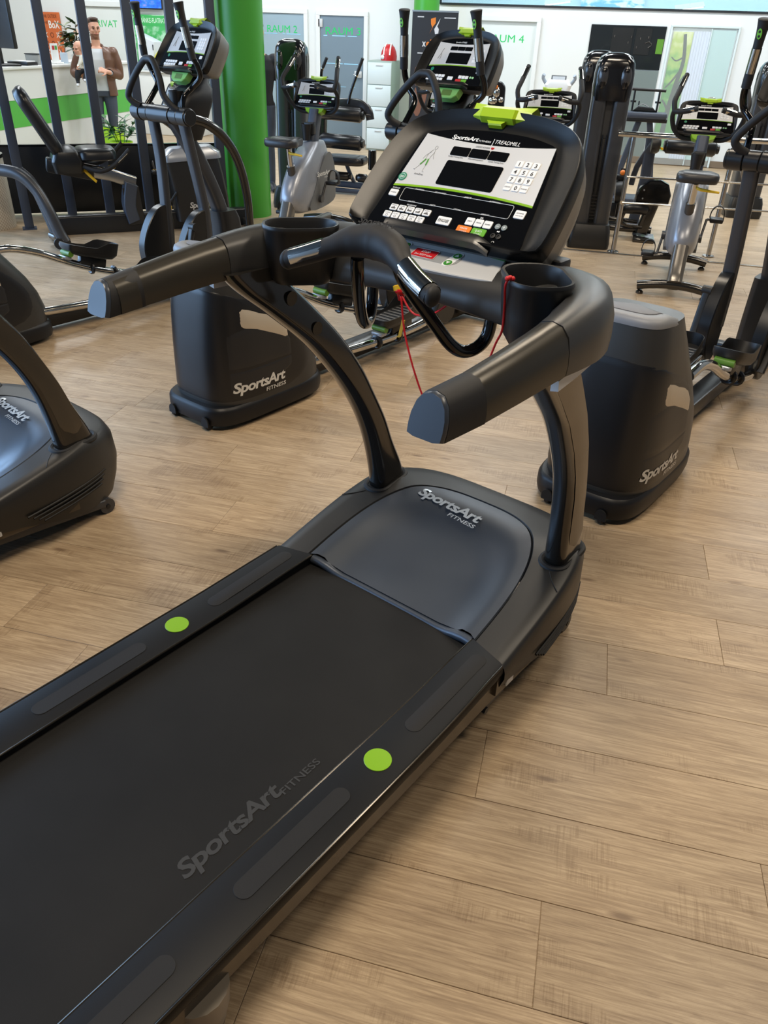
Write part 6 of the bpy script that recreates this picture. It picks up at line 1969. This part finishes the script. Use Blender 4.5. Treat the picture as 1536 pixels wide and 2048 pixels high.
def leaf(g, o, d, L, w, droop=0.3, nrm=None):
    o, d = Vector(o), Vector(d).normalized()
    s_ = d.cross(Vector((0, 0, 1)))
    s_ = s_.normalized() if s_.length > 1e-3 else Vector((1, 0, 0))
    rows = []
    for t, k in ((0, 0.15), (0.25, 0.8), (0.5, 1.0), (0.75, 0.7), (1.0, 0.04)):
        c = o + d * (L * t) - Vector((0, 0, droop * L * t * t))
        rows.append([c - s_ * (w * k / 2), c + Vector((0, 0, -0.12 * w * k)), c + s_ * (w * k / 2)])
    g.loft(rows, closed=False)
def plant(name, label, x, y, z, n, H, spread, L, w, pot, potcol, cat='plant', seed=3, cols=None):
    random.seed(seed)
    t = thing(name, label, cat, (x, y, z))
    pr_, ph_ = pot
    g = G(); g.lathe([(pr_ * 0.78, 0), (pr_, ph_), (pr_ * 0.9, ph_), (pr_ * 0.88, ph_ - 0.02), (0.01, ph_ - 0.02)], n=22); g.build('pot', potcol, t)
    LG = cols or [mat('dark leaf', (34, 74, 38), 0.4), mat('mid leaf', (58, 104, 52), 0.4)]
    stems = max(5, n // 9)
    k = 0
    for s_ in range(stems):
        a = 2 * math.pi * s_ / stems + random.uniform(-0.3, 0.3)
        hh = H * random.uniform(0.55, 1.0)
        tip = Vector((math.cos(a) * spread * random.uniform(0.3, 0.9), math.sin(a) * spread * random.uniform(0.3, 0.9), ph_ + hh))
        base_ = Vector((math.cos(a) * pr_ * 0.4, math.sin(a) * pr_ * 0.4, ph_ - 0.02))
        g = G(); g.tube([base_, (base_ + tip) / 2 + Vector((0, 0, 0.04 * H)), tip], 0.004, 5, 3); g.build('stem', LG[0], t)
        for q in range(n // stems):
            f = 0.25 + 0.75 * (q + 1) / (n // stems)
            p = base_ + (tip - base_) * f
            b = a + random.uniform(-1.8, 1.8)
            g = G(); leaf(g, p, (math.cos(b), math.sin(b), random.uniform(0.0, 0.9)), L * random.uniform(0.7, 1.1), w, random.uniform(0.1, 0.5))
            g.build('leaf', LG[k % len(LG)], t); k += 1
    return t
plant('potted_plant', 'bushy leafy plant in a lime green pot behind the black divider', -5.86, 9.6, 0, 80, 0.26, 0.26, 0.15, 0.055, (0.14, 0.47), mat('lime plant pot', (170, 215, 20), 0.35), seed=5)
plant('counter_plant', 'tall plant with olive and rust leaves on the counter behind the baby', -7.42, 11.28, CT, 80, 0.40, 0.17, 0.22, 0.085, (0.07, 0.10), WHT, seed=9, cols=[mat('dark leaf', (34, 74, 38), 0.4), mat('olive leaf', (96, 104, 46), 0.45), mat('rust leaf', (128, 84, 40), 0.45)])

lp_ = thing('planter', 'tall lime green planter beside the bushy plant', 'planter', (-6.25, 10.05, 0))
g = G(); g.loft([[(a, b, z) for a, b in rrect(w, w, 0.03)] for z, w in ((0.0, 0.20), (0.56, 0.26), (0.56, 0.23), (0.50, 0.22))]); g.build('planter_body', mat('lime plant pot', (170, 215, 20), 0.35), lp_)
g = G(); g.box((0, 0, 0.51), (0.2, 0.2, 0.02)); g.build('soil', mat('dark soil', (50, 40, 32), 0.9), lp_)
# orange noughts and crosses board
ob = thing('wall_board', 'orange board with noughts and crosses on the wall behind the counter', 'board', (-10.15, WY - 0.03, 1.48))
g = G(); g.box((0, 0, 0), (0.42, 0.03, 0.76), bev=0.004); obd = g.build('board_panel', mat('orange board paint', (206, 104, 52), 0.55), ob)
oM = frame((0, -0.0165, 0), (1, 0, 0), (0, 0, 1))
BRN = mat('brown board print', (112, 52, 22), 0.6); CHK = mat('chalk white', (236, 232, 226), 0.6)
text('THINK OUTSIDE', oM @ Matrix.Translation((-0.18, 0.29, 0)), width=0.34, height=0.055, mt=BRN, parent=obd, bold=0.01)
text('THE', oM @ Matrix.Translation((-0.16, 0.19, 0)), width=0.12, height=0.05, mt=BRN, parent=obd)
text('BoX', oM @ Matrix.Translation((-0.03, 0.13, 0)), width=0.22, height=0.12, mt=CHK, parent=obd, bold=0.02)
for r_, row in enumerate(('XOX', 'OOX', 'XOX')):
    for c_2, ch_ in enumerate(row):
        text(ch_, oM @ Matrix.Translation((-0.12 + 0.125 * c_2, -0.02 - 0.135 * r_, 0)), height=0.085, width=0.075, mt=CHK if ch_ == 'X' else BRN, parent=obd, align='C', bold=0.01)
# television and green drinks poster with shelf goods right of door 4
tv = thing('television', 'television with a blue picture high on the wall left of the green column', 'television', (-8.18, WY - 0.06, 2.18))
g = G(); g.box((0, 0, 0), (0.74, 0.06, 0.46), bev=0.01); tvb = g.build('television_body', BLKS, tv)
def screen_mat():
    m = mat('blue screen', (40, 90, 220), 0.2, emit=0.9)
    nt = m.node_tree
    n_ = nt.nodes.new('ShaderNodeTexNoise'); n_.inputs['Scale'].default_value = 6
    r_ = nt.nodes.new('ShaderNodeValToRGB'); e = r_.color_ramp.elements
    e[0].position, e[0].color = 0.35, lin((30, 60, 210)) + (1,); e[1].position, e[1].color = 0.7, lin((150, 140, 220)) + (1,)
    k = e.new(0.52); k.color = lin((40, 120, 240)) + (1,)
    nt.links.new(n_.outputs['Fac'], r_.inputs[0]); nt.links.new(r_.outputs[0], nt.nodes['Principled BSDF'].inputs['Emission Color'])
    return m
g = G(); g.box((0, -0.032, 0), (0.70, 0.004, 0.42)); g.build('screen', screen_mat(), tvb)
gp_ = thing('drinks_poster', 'green drinks poster hanging on the wall below the television', 'poster', (-8.12, WY - 0.02, 1.50))
g = G(); g.box((0, 0, 0), (0.66, 0.02, 0.74), bev=0.003)
def poster_mat():
    m = mat('green poster print', (70, 180, 100), 0.5)
    nt = m.node_tree
    tc = nt.nodes.new('ShaderNodeTexCoord'); n_ = nt.nodes.new('ShaderNodeTexNoise'); n_.inputs['Scale'].default_value = 7; n_.inputs['Detail'].default_value = 5
    nt.links.new(tc.outputs['Object'], n_.inputs['Vector'])
    r_ = nt.nodes.new('ShaderNodeValToRGB'); e = r_.color_ramp.elements
    e[0].position, e[0].color = 0.48, lin((74, 178, 100)) + (1,); e[1].position, e[1].color = 0.62, lin((176, 220, 186)) + (1,)
    nt.links.new(n_.outputs['Fac'], r_.inputs[0]); nt.links.new(r_.outputs[0], nt.nodes['Principled BSDF'].inputs['Base Color'])
    return m
pp_ = g.build('poster_sheet', poster_mat(), gp_)
g = G(); g.box((0, -0.0105, 0.28), (0.66, 0.002, 0.16)); g.build('header_band', mat('green header', (64, 176, 92), 0.5), pp_)
text('GETRÄNKE-FLATRATE', frame((0.02, -0.012, 0.25), (1, 0, 0), (0, 0, 1)), width=0.64, height=0.075, mt=mat('mint print', (206, 236, 212), 0.5), parent=pp_, align='C', bold=0.01)
sh_ = thing('side_board', 'white sideboard below the drinks poster', 'sideboard', (-7.75, WY - 0.3, 0))
g = G(); g.box((0, 0, 0.5), (1.3, 0.5, 1.0), bev=0.006); g.build('sideboard_body', CWH, sh_)
g = G(); g.box((0, -0.01, 1.012), (1.34, 0.54, 0.025), bev=0.004); g.build('sideboard_top', CWH, sh_)
dsp = thing('drink_dispenser', 'white drinks dispenser standing on the sideboard in front of the green poster', 'dispenser', (-8.02, WY - 0.32, 1.0245))
g = G(); g.prism([(-0.16, 0.16), (0.14, 0.10), (0.18, 0.44), (-0.14, 0.56)], -0.15, 0.15, frame((0, 0, 0), (1, 0, 0), (0, 0, 1)), bev=0.01); g.box((0, 0.05, 0.08), (0.28, 0.2, 0.16), bev=0.01); g.build('dispenser_body', mat('white dispenser plastic', (218, 224, 230), 0.4), dsp)
g = G(); g.box((0.15, -0.155, 0.36), (0.012, 0.01, 0.08)); g.build('slot', INK, dsp)
fbw = thing('fruit_bowl', 'glass bowl on the sideboard holding fruit', 'bowl', (-7.70, WY - 0.42, 1.0245))
g = G(); g.lathe([(0.06, 0.0), (0.12, 0.03), (0.15, 0.07), (0.145, 0.07), (0.11, 0.035), (0.02, 0.012)], n=24); g.build('bowl_body', WHT, fbw)
for k, (a, b, c) in enumerate(((-0.05, 0.0, 0.0), (-0.02, 0.055, 0.35), (-0.08, -0.055, -0.3))):
    g = G(); g.tube([(a - 0.07, b, 0.10), (a - 0.05, b - 0.02, 0.16 + 0.02 * k), (a + 0.0, b, 0.24 + 0.02 * k), (a + 0.02, b, 0.27 + 0.02 * k)], [0.010, 0.022, 0.022, 0.008], 8, 4)
    t_ = thing('banana', ('leftmost yellow banana in the fruit bowl', 'middle yellow banana in the fruit bowl', 'rearmost yellow banana in the fruit bowl')[k], 'banana', (-7.70, WY - 0.42, 1.0245), 0, 'bananas in the fruit bowl')
    g.build('banana_skin', mat('banana skin', (206, 200, 60), 0.5), t_)
t_ = thing('apple', 'red apple lying on the right of the fruit bowl', 'apple', (-7.62, WY - 0.44, 1.105))
g = G(); g.lathe([(0.005, 0.01), (0.03, 0.0), (0.045, 0.035), (0.04, 0.07), (0.015, 0.08), (0.004, 0.072)], n=18); g.build('apple_skin', REDK, t_, ang=60)
g = G(); g.cyl((0, 0, 0.07), (0.006, 0, 0.095), 0.003, 6); g.build('stem', SKIRT, t_)

# ------------------------------------------------------------------ people
SKIN = mat('skin', (214, 160, 134), 0.5)
HAIR = mat('brown hair', (70, 50, 38), 0.6)
BEARD = mat('short beard', (138, 98, 76), 0.65)
TEE = mat('pale grey shirt', (206, 210, 214), 0.75, bump=(60, 0.4))
JEAN = mat('dark blue jeans', (66, 74, 88), 0.75, bump=(80, 0.4))
LEATH = mat('brown leather jacket', (112, 78, 60), 0.42, bump=(30, 0.5), var=0.3)
SHOE = mat('dark shoe', (40, 40, 44), 0.5)
LIPS = mat('lips', (176, 108, 96), 0.45)
EYE = mat('eye', (38, 32, 30), 0.2)

def fuse(name, g, voxel, mats, region, parent, smooth_it=6, keep=None):
    """one continuous skin over overlapping limbs"""
    me = bpy.data.meshes.new('body_raw')
    me.from_pydata(g.v, [], g.f)
    bm = bmesh.new(); bm.from_mesh(me); bmesh.ops.recalc_face_normals(bm, faces=bm.faces); bm.to_mesh(me); bm.free()
    o = bpy.data.objects.new('body_raw', me)
    C.objects.link(o)
    m = o.modifiers.new('remesh', 'REMESH'); m.mode = 'VOXEL'; m.voxel_size = voxel
    s_ = o.modifiers.new('smooth', 'SMOOTH'); s_.factor = 0.5; s_.iterations = smooth_it
    dg = bpy.context.evaluated_depsgraph_get()
    out = bpy.data.meshes.new_from_object(o.evaluated_get(dg))
    bpy.data.objects.remove(o); bpy.data.meshes.remove(me)
    out.name = name
    if keep:
        bm = bmesh.new(); bm.from_mesh(out)
        kill = [f for f in bm.faces if not keep(f.calc_center_median())]
        bmesh.ops.delete(bm, geom=kill, context='FACES')
        bm.to_mesh(out); bm.free()
    out.materials.clear()
    for q in mats:
        out.materials.append(q)
    for p in out.polygons:
        p.material_index = region(p.center) if region else 0
        p.use_smooth = True
    ob = bpy.data.objects.new(name, out)
    C.objects.link(ob)
    ob.parent = parent
    return ob

def limb(g, pts, rs, n=14, steps=4):
    g.tube(pts, rs, n, steps)
    g.ball(pts[0], rs[0], 12, 8)
    g.ball(pts[-1], rs[-1], 12, 8)

def hand(g, wrist, d, palm_n, size=0.095, curl=0.9, side=1):
    """palm and five fingers: d points along the hand, palm_n out of the palm, thumb on the given side"""
    w, d, pn = Vector(wrist), Vector(d).normalized(), Vector(palm_n).normalized()
    s_ = d.cross(pn).normalized() * side
    c = w + d * size * 0.5
    for a in (-0.32, 0.0, 0.32):
        g.tube([w + s_ * a * size * 0.5, w + d * size + s_ * a * size * 0.95], [size * 0.20, size * 0.19], 8, 1)
    for k, (off, ln) in enumerate(((0.36, 0.80), (0.12, 0.90), (-0.12, 0.84), (-0.36, 0.66))):
        b = w + d * size * 1.02 + s_ * off * size
        p1 = b + (d * math.cos(curl * 0.5) + pn * math.sin(curl * 0.5)) * size * ln * 0.42
        p2 = p1 + (d * math.cos(curl * 1.3) + pn * math.sin(curl * 1.3)) * size * ln * 0.34
        p3 = p2 + (d * math.cos(curl * 2.0) + pn * math.sin(curl * 2.0)) * size * ln * 0.26
        g.tube([b - d * size * 0.1, p1, p2, p3], [0.0092, 0.009, 0.0085, 0.0065], 8, 3)
    b = w + d * size * 0.25 + s_ * 0.40 * size
    g.tube([b, b + (d * 0.7 + s_ * 0.8).normalized() * size * 0.45, b + (d * 1.2 + s_ * 0.7 + pn * 0.5).normalized() * size * 0.80], [0.0125, 0.0105, 0.0085], 8, 3)

def head(g, c, turn, tilt=0.0, k=1.0):
    """cranium, jaw, nose, ears; face looks along local -y turned by 'turn'"""
    M = Matrix.Translation(c) @ Matrix.Rotation(turn, 4, 'Z') @ Matrix.Rotation(tilt, 4, 'X')
    def B(p, r):
        q = M @ (Vector(p) * k)
        g.ball(q, Vector(r) * k, 16, 12, rot=(tilt, 0, turn))
    B((0, 0.012, 0.03), (0.077, 0.095, 0.088))
    B((0, -0.012, -0.045), (0.060, 0.072, 0.070))
    B((0, -0.045, -0.088), (0.034, 0.034, 0.026))
    B((0, -0.088, -0.018), (0.012, 0.020, 0.022))
    B((0, -0.085, 0.005), (0.009, 0.012, 0.024))
    for sx in (-1, 1):
        B((sx * 0.078, 0.012, -0.005), (0.010, 0.022, 0.032))
        B((sx * 0.034, -0.075, 0.022), (0.026, 0.014, 0.010))
        B((sx * 0.040, -0.062, -0.022), (0.026, 0.02, 0.02))
    return M

def face_parts(M, par, k=1.0, brow=HAIR):
    g = G()
    for sx in (-1, 1):
        g.ball(M @ (Vector((sx * 0.032, -0.0845, 0.006)) * k), 0.0085 * k, 10, 8)
    g.build('eye', EYE, par)
    g = G(); g.ball(M @ (Vector((0, -0.083, -0.056)) * k), Vector((0.022, 0.008, 0.007)) * k, 12, 8, rot=(0, 0, M.to_euler().z)); g.build('mouth', LIPS, par)
    g = G()
    for sx in (-1, 1):
        g.ball(M @ (Vector((sx * 0.033, -0.086, 0.026)) * k), Vector((0.020, 0.007, 0.005)) * k, 10, 6, rot=(0, 0, M.to_euler().z))
    g.build('eyebrow', brow, par)

man = thing('person', 'man in a brown leather jacket and pale shirt holding a baby on one arm', 'person', (-6.84, 10.9, 0), -32)
hc = Vector((0.0, -0.03, 1.665))
g = G()
HM = head(g, hc, R(18), 0.08)
limb(g, [(0, 0.0, 1.40), (0, -0.01, 1.50), (0, -0.02, 1.60)], [0.075, 0.058, 0.058])
# torso
g.loft([[(a * 1, b, z) for a, b in rrect(w, d, min(w, d) * 0.45, 6)] for z, w, d in ((0.86, 0.30, 0.21), (0.95, 0.34, 0.225), (1.06, 0.31, 0.215), (1.18, 0.34, 0.23), (1.30, 0.38, 0.24), (1.39, 0.36, 0.20), (1.45, 0.20, 0.14))])
for sx in (-1, 1):
    g.ball((sx * 0.18, 0, 1.385), (0.075, 0.075, 0.07))
# arms: photo-right forearm across the belly, photo-left arm cradling the baby
limb(g, [(0.19, 0.0, 1.385), (0.235, 0.0, 1.25), (0.245, 0.01, 1.125)], [0.058, 0.050, 0.042])
limb(g, [(0.245, 0.01, 1.125), (0.18, -0.10, 1.14), (0.095, -0.19, 1.165)], [0.042, 0.040, 0.028])
hand(g, (0.095, -0.19, 1.165), (-0.75, -0.25, 0.25), (-0.3, 0.6, -0.4), 0.085, 1.3, 1)
limb(g, [(-0.19, 0.0, 1.385), (-0.27, -0.02, 1.27), (-0.32, -0.03, 1.15)], [0.058, 0.050, 0.042])
limb(g, [(-0.32, -0.03, 1.15), (-0.30, -0.14, 1.13), (-0.235, -0.23, 1.14)], [0.042, 0.040, 0.029])
hand(g, (-0.235, -0.23, 1.14), (0.75, -0.12, -0.42), (-0.1, 0.8, 0.2), 0.092, 0.7, -1)
# legs
for sx, kn, an in ((-1, (-0.095, -0.05, 0.50), (-0.09, -0.01, 0.09)), (1, (0.085, -0.02, 0.50), (0.10, 0.02, 0.09))):
    limb(g, [(sx * 0.088, 0.0, 0.92), (sx * 0.095, -0.02, 0.72), kn], [0.100, 0.082, 0.060])
    limb(g, [kn, (kn[0] * 0.5 + an[0] * 0.5, kn[1] * 0.5 + an[1] * 0.5 + 0.02, 0.32), an], [0.060, 0.056, 0.042])
    g.tube([(an[0], an[1] + 0.04, 0.045), (an[0] + sx * 0.01, an[1] - 0.08, 0.045), (an[0] + sx * 0.02, an[1] - 0.18, 0.035)], [0.042, 0.046, 0.036], 12, 3)
    g.ball((an[0], an[1] + 0.04, 0.045), 0.043); g.ball((an[0] + sx * 0.02, an[1] - 0.19, 0.035), (0.04, 0.045, 0.034))
HMi = HM.inverted()
def man_region(p):
    q = HMi @ p
    if p.z > 1.52:
        if q.z > 0.085 or (q.y > 0.02 and q.z > -0.05) or (q.z > 0.045 and abs(q.x) > 0.068):
            return 1
        if q.z < -0.058 and q.y < 0.02 and p.z > 1.535 and not (abs(q.x) < 0.02 and q.z > -0.05):
            return 2
        return 0
    if p.z > 1.43 and abs(p.x) < 0.09:
        return 0
    if p.z < 0.095:
        return 5
    if p.z < 0.93:
        return 4
    if p.x > 0.0 and p.y < -0.175 or (p.y < -0.215 and p.x < 0):
        return 0
    return 3
body = fuse('body', g, 0.0085, [SKIN, HAIR, BEARD, TEE, JEAN, SHOE], man_region, man, 4)
face_parts(HM, man)
g = G()
g.ball(HM @ Vector((0, 0.028, 0.072)), (0.081, 0.094, 0.058), 16, 10, rot=(0, 0, R(18)))
g.ball(HM @ Vector((0.0, -0.045, 0.112)), (0.058, 0.04, 0.022), 12, 8, rot=(0, 0, R(18)))
g.build('hair', HAIR, man, ang=80)
# jacket: a thicker shell over torso and sleeves, open at the front
g = G()
g.loft([[(a, b + 0.005, z) for a, b in rrect(w, d, min(w, d) * 0.45, 6)] for z, w, d in ((0.85, 0.40, 0.285), (0.88, 0.41, 0.29), (1.06, 0.38, 0.275), (1.18, 0.40, 0.28), (1.30, 0.43, 0.285), (1.40, 0.40, 0.24), (1.47, 0.22, 0.18))])
for sx in (-1, 1):
    g.ball((sx * 0.19, 0.0, 1.385), (0.088, 0.088, 0.08))
limb(g, [(0.20, 0.0, 1.385), (0.245, 0.0, 1.25), (0.252, 0.012, 1.12)], [0.076, 0.067, 0.062])
limb(g, [(0.252, 0.012, 1.12), (0.19, -0.09, 1.138), (0.115, -0.175, 1.16)], [0.062, 0.056, 0.046])
limb(g, [(-0.20, 0.0, 1.385), (-0.28, -0.02, 1.27), (-0.33, -0.03, 1.145)], [0.076, 0.067, 0.062])
limb(g, [(-0.33, -0.03, 1.145), (-0.31, -0.13, 1.125), (-0.255, -0.205, 1.135)], [0.062, 0.056, 0.046])
def jacket_keep(p):
    if p.z > 1.455:
        return False
    if p.z < 0.872:
        return False
    lo, hi = -0.11 - 0.02 * (1.4 - p.z), 0.075 + 0.06 * max(0, 1.35 - p.z) * 0.5
    if p.y < -0.06 and lo < p.x < hi and not (p.y < -0.165 and abs(p.z - 1.15) < 0.07):
        return False
    if p.y < -0.178 and p.x > 0:
        return False
    if p.y < -0.208 and p.x < 0:
        return False
    return True
jk = fuse('jacket', g, 0.0095, [LEATH], None, man, 4, jacket_keep)
sd_ = jk.modifiers.new('thickness', 'SOLIDIFY'); sd_.thickness = 0.006
g = G()
g.tube([(-0.10, -0.075, 1.40), (-0.075, -0.03, 1.465), (0, 0.06, 1.485), (0.075, -0.03, 1.465), (0.085, -0.09, 1.38)], [0.014, 0.02, 0.022, 0.02, 0.014], 8, 4)
g.build('collar', LEATH, man)
# baby held upright against the chest, facing the photo's left
bb = thing('baby', 'bald baby in a pale top and dark trousers carried on the man\'s arm', 'baby', (-6.84, 10.9, 0), -32)
g = G()
bc = Vector((-0.235, -0.235, 1.425))
BMx = head(g, bc, R(-42), 0.05, 0.72)
g.ball(bc + Vector((0.012, 0.012, 0.03)), (0.066, 0.072, 0.066))
limb(g, [(-0.195, -0.22, 1.345), (-0.215, -0.225, 1.385)], [0.035, 0.033])
limb(g, [(-0.16, -0.22, 1.21), (-0.165, -0.22, 1.27), (-0.175, -0.215, 1.335)], [0.068, 0.074, 0.055])
limb(g, [(-0.21, -0.27, 1.335), (-0.235, -0.30, 1.27), (-0.265, -0.315, 1.235)], [0.027, 0.024, 0.017])
limb(g, [(-0.125, -0.28, 1.335), (-0.11, -0.31, 1.27), (-0.13, -0.325, 1.23)], [0.027, 0.024, 0.017])
hand(g, (-0.265, -0.315, 1.235), (-0.5, -0.3, -0.7), (0.5, 0, -0.3), 0.034, 0.9, 1)
hand(g, (-0.13, -0.325, 1.23), (-0.4, -0.3, -0.7), (-0.5, 0, -0.3), 0.034, 0.9, -1)
limb(g, [(-0.20, -0.235, 1.20), (-0.275, -0.275, 1.16), (-0.30, -0.275, 1.07)], [0.052, 0.044, 0.030])
limb(g, [(-0.14, -0.25, 1.20), (-0.16, -0.31, 1.15), (-0.20, -0.32, 1.09)], [0.052, 0.044, 0.030])
limb(g, [(-0.30, -0.275, 1.06), (-0.298, -0.285, 1.03)], [0.026, 0.024])
g.ball((-0.305, -0.31, 1.005), (0.022, 0.042, 0.02)); g.ball((-0.205, -0.345, 1.065), (0.022, 0.04, 0.02))
BMi = BMx.inverted()
def baby_region(p):
    q = BMi @ p
    if q.length < 0.085 and p.z > 1.36:
        return 0
    if p.z > 1.37:
        return 0
    if p.z < 1.03 or (p.z < 1.085 and p.y < -0.315 and p.x > -0.24):
        return 3
    if p.z < 1.205 and not (p.y < -0.305 and p.z > 1.19):
        return 2
    if p.y < -0.30 and p.z < 1.235:
        return 0
    return 1
fuse('body', g, 0.006, [SKIN, mat('cream baby top', (214, 212, 200), 0.8), mat('black baby trousers', (36, 38, 44), 0.7), mat('white baby sock', (224, 224, 226), 0.7)], baby_region, bb, 4)
face_parts(BMx, bb, 0.72, mat('fair brow', (190, 140, 114), 0.6))

# second person, mostly hidden by the green column
p2 = thing('person', 'person in a black t-shirt standing half hidden behind the green column', 'person', (-4.02, 9.75, 0), -22)
g = G()
hc = Vector((0.0, -0.02, 1.70))
HM2 = head(g, hc, R(-15), 0.1)
limb(g, [(0, 0.0, 1.44), (0, 0.0, 1.54), (0, -0.01, 1.63)], [0.075, 0.058, 0.058])
g.loft([[(a, b, z) for a, b in rrect(w, d, min(w, d) * 0.45, 6)] for z, w, d in ((0.88, 0.30, 0.21), (0.97, 0.34, 0.225), (1.08, 0.32, 0.22), (1.20, 0.36, 0.235), (1.33, 0.40, 0.245), (1.43, 0.38, 0.20), (1.49, 0.20, 0.14))])
for sx in (-1, 1):
    g.ball((sx * 0.19, 0, 1.425), (0.078, 0.078, 0.072))
    limb(g, [(sx * 0.205, 0.0, 1.42), (sx * 0.245, 0.0, 1.28), (sx * 0.25, 0.0, 1.15)], [0.062, 0.056, 0.043])
    limb(g, [(sx * 0.25, 0.0, 1.15), (sx * 0.245, -0.05, 1.03), (sx * 0.235, -0.10, 0.92)], [0.043, 0.038, 0.028])
    hand(g, (sx * 0.235, -0.10, 0.92), (0, -0.2, -1), (-sx, 0, 0), 0.09, 0.5, -sx)
    limb(g, [(sx * 0.09, 0.0, 0.94), (sx * 0.10, -0.01, 0.72), (sx * 0.10, -0.02, 0.50)], [0.102, 0.085, 0.06])
    limb(g, [(sx * 0.10, -0.02, 0.50), (sx * 0.105, 0.01, 0.32), (sx * 0.11, 0.02, 0.09)], [0.06, 0.056, 0.042])
    g.tube([(sx * 0.11, 0.06, 0.045), (sx * 0.12, -0.06, 0.045), (sx * 0.13, -0.16, 0.035)], [0.042, 0.046, 0.036], 12, 3)
    g.ball((sx * 0.11, 0.06, 0.045), 0.043); g.ball((sx * 0.13, -0.17, 0.035), (0.04, 0.045, 0.034))
H2i = HM2.inverted()
def p2_region(p):
    q = H2i @ p
    if p.z > 1.56:
        return 1 if (q.z > 0.06 or (q.y > 0.02 and q.z > -0.05) or abs(q.x) > 0.066 and q.z > 0.03) else 0
    if p.z > 1.475 and abs(p.x) < 0.09:
        return 0
    if p.z < 0.095:
        return 4
    if p.z < 0.96 and abs(p.x) < 0.205:
        return 3
    if abs(p.x) > 0.195 and p.z < 1.21:
        return 0
    return 2
fuse('body', g, 0.009, [SKIN, HAIR, mat('black t-shirt', (28, 29, 34), 0.8), JEAN, SHOE], p2_region, p2, 4)
face_parts(HM2, p2)
g = G(); g.ball(HM2 @ Vector((0, 0.02, 0.065)), (0.082, 0.098, 0.06), 16, 10, rot=(0, 0, R(-15))); g.build('hair', HAIR, p2, ang=80)
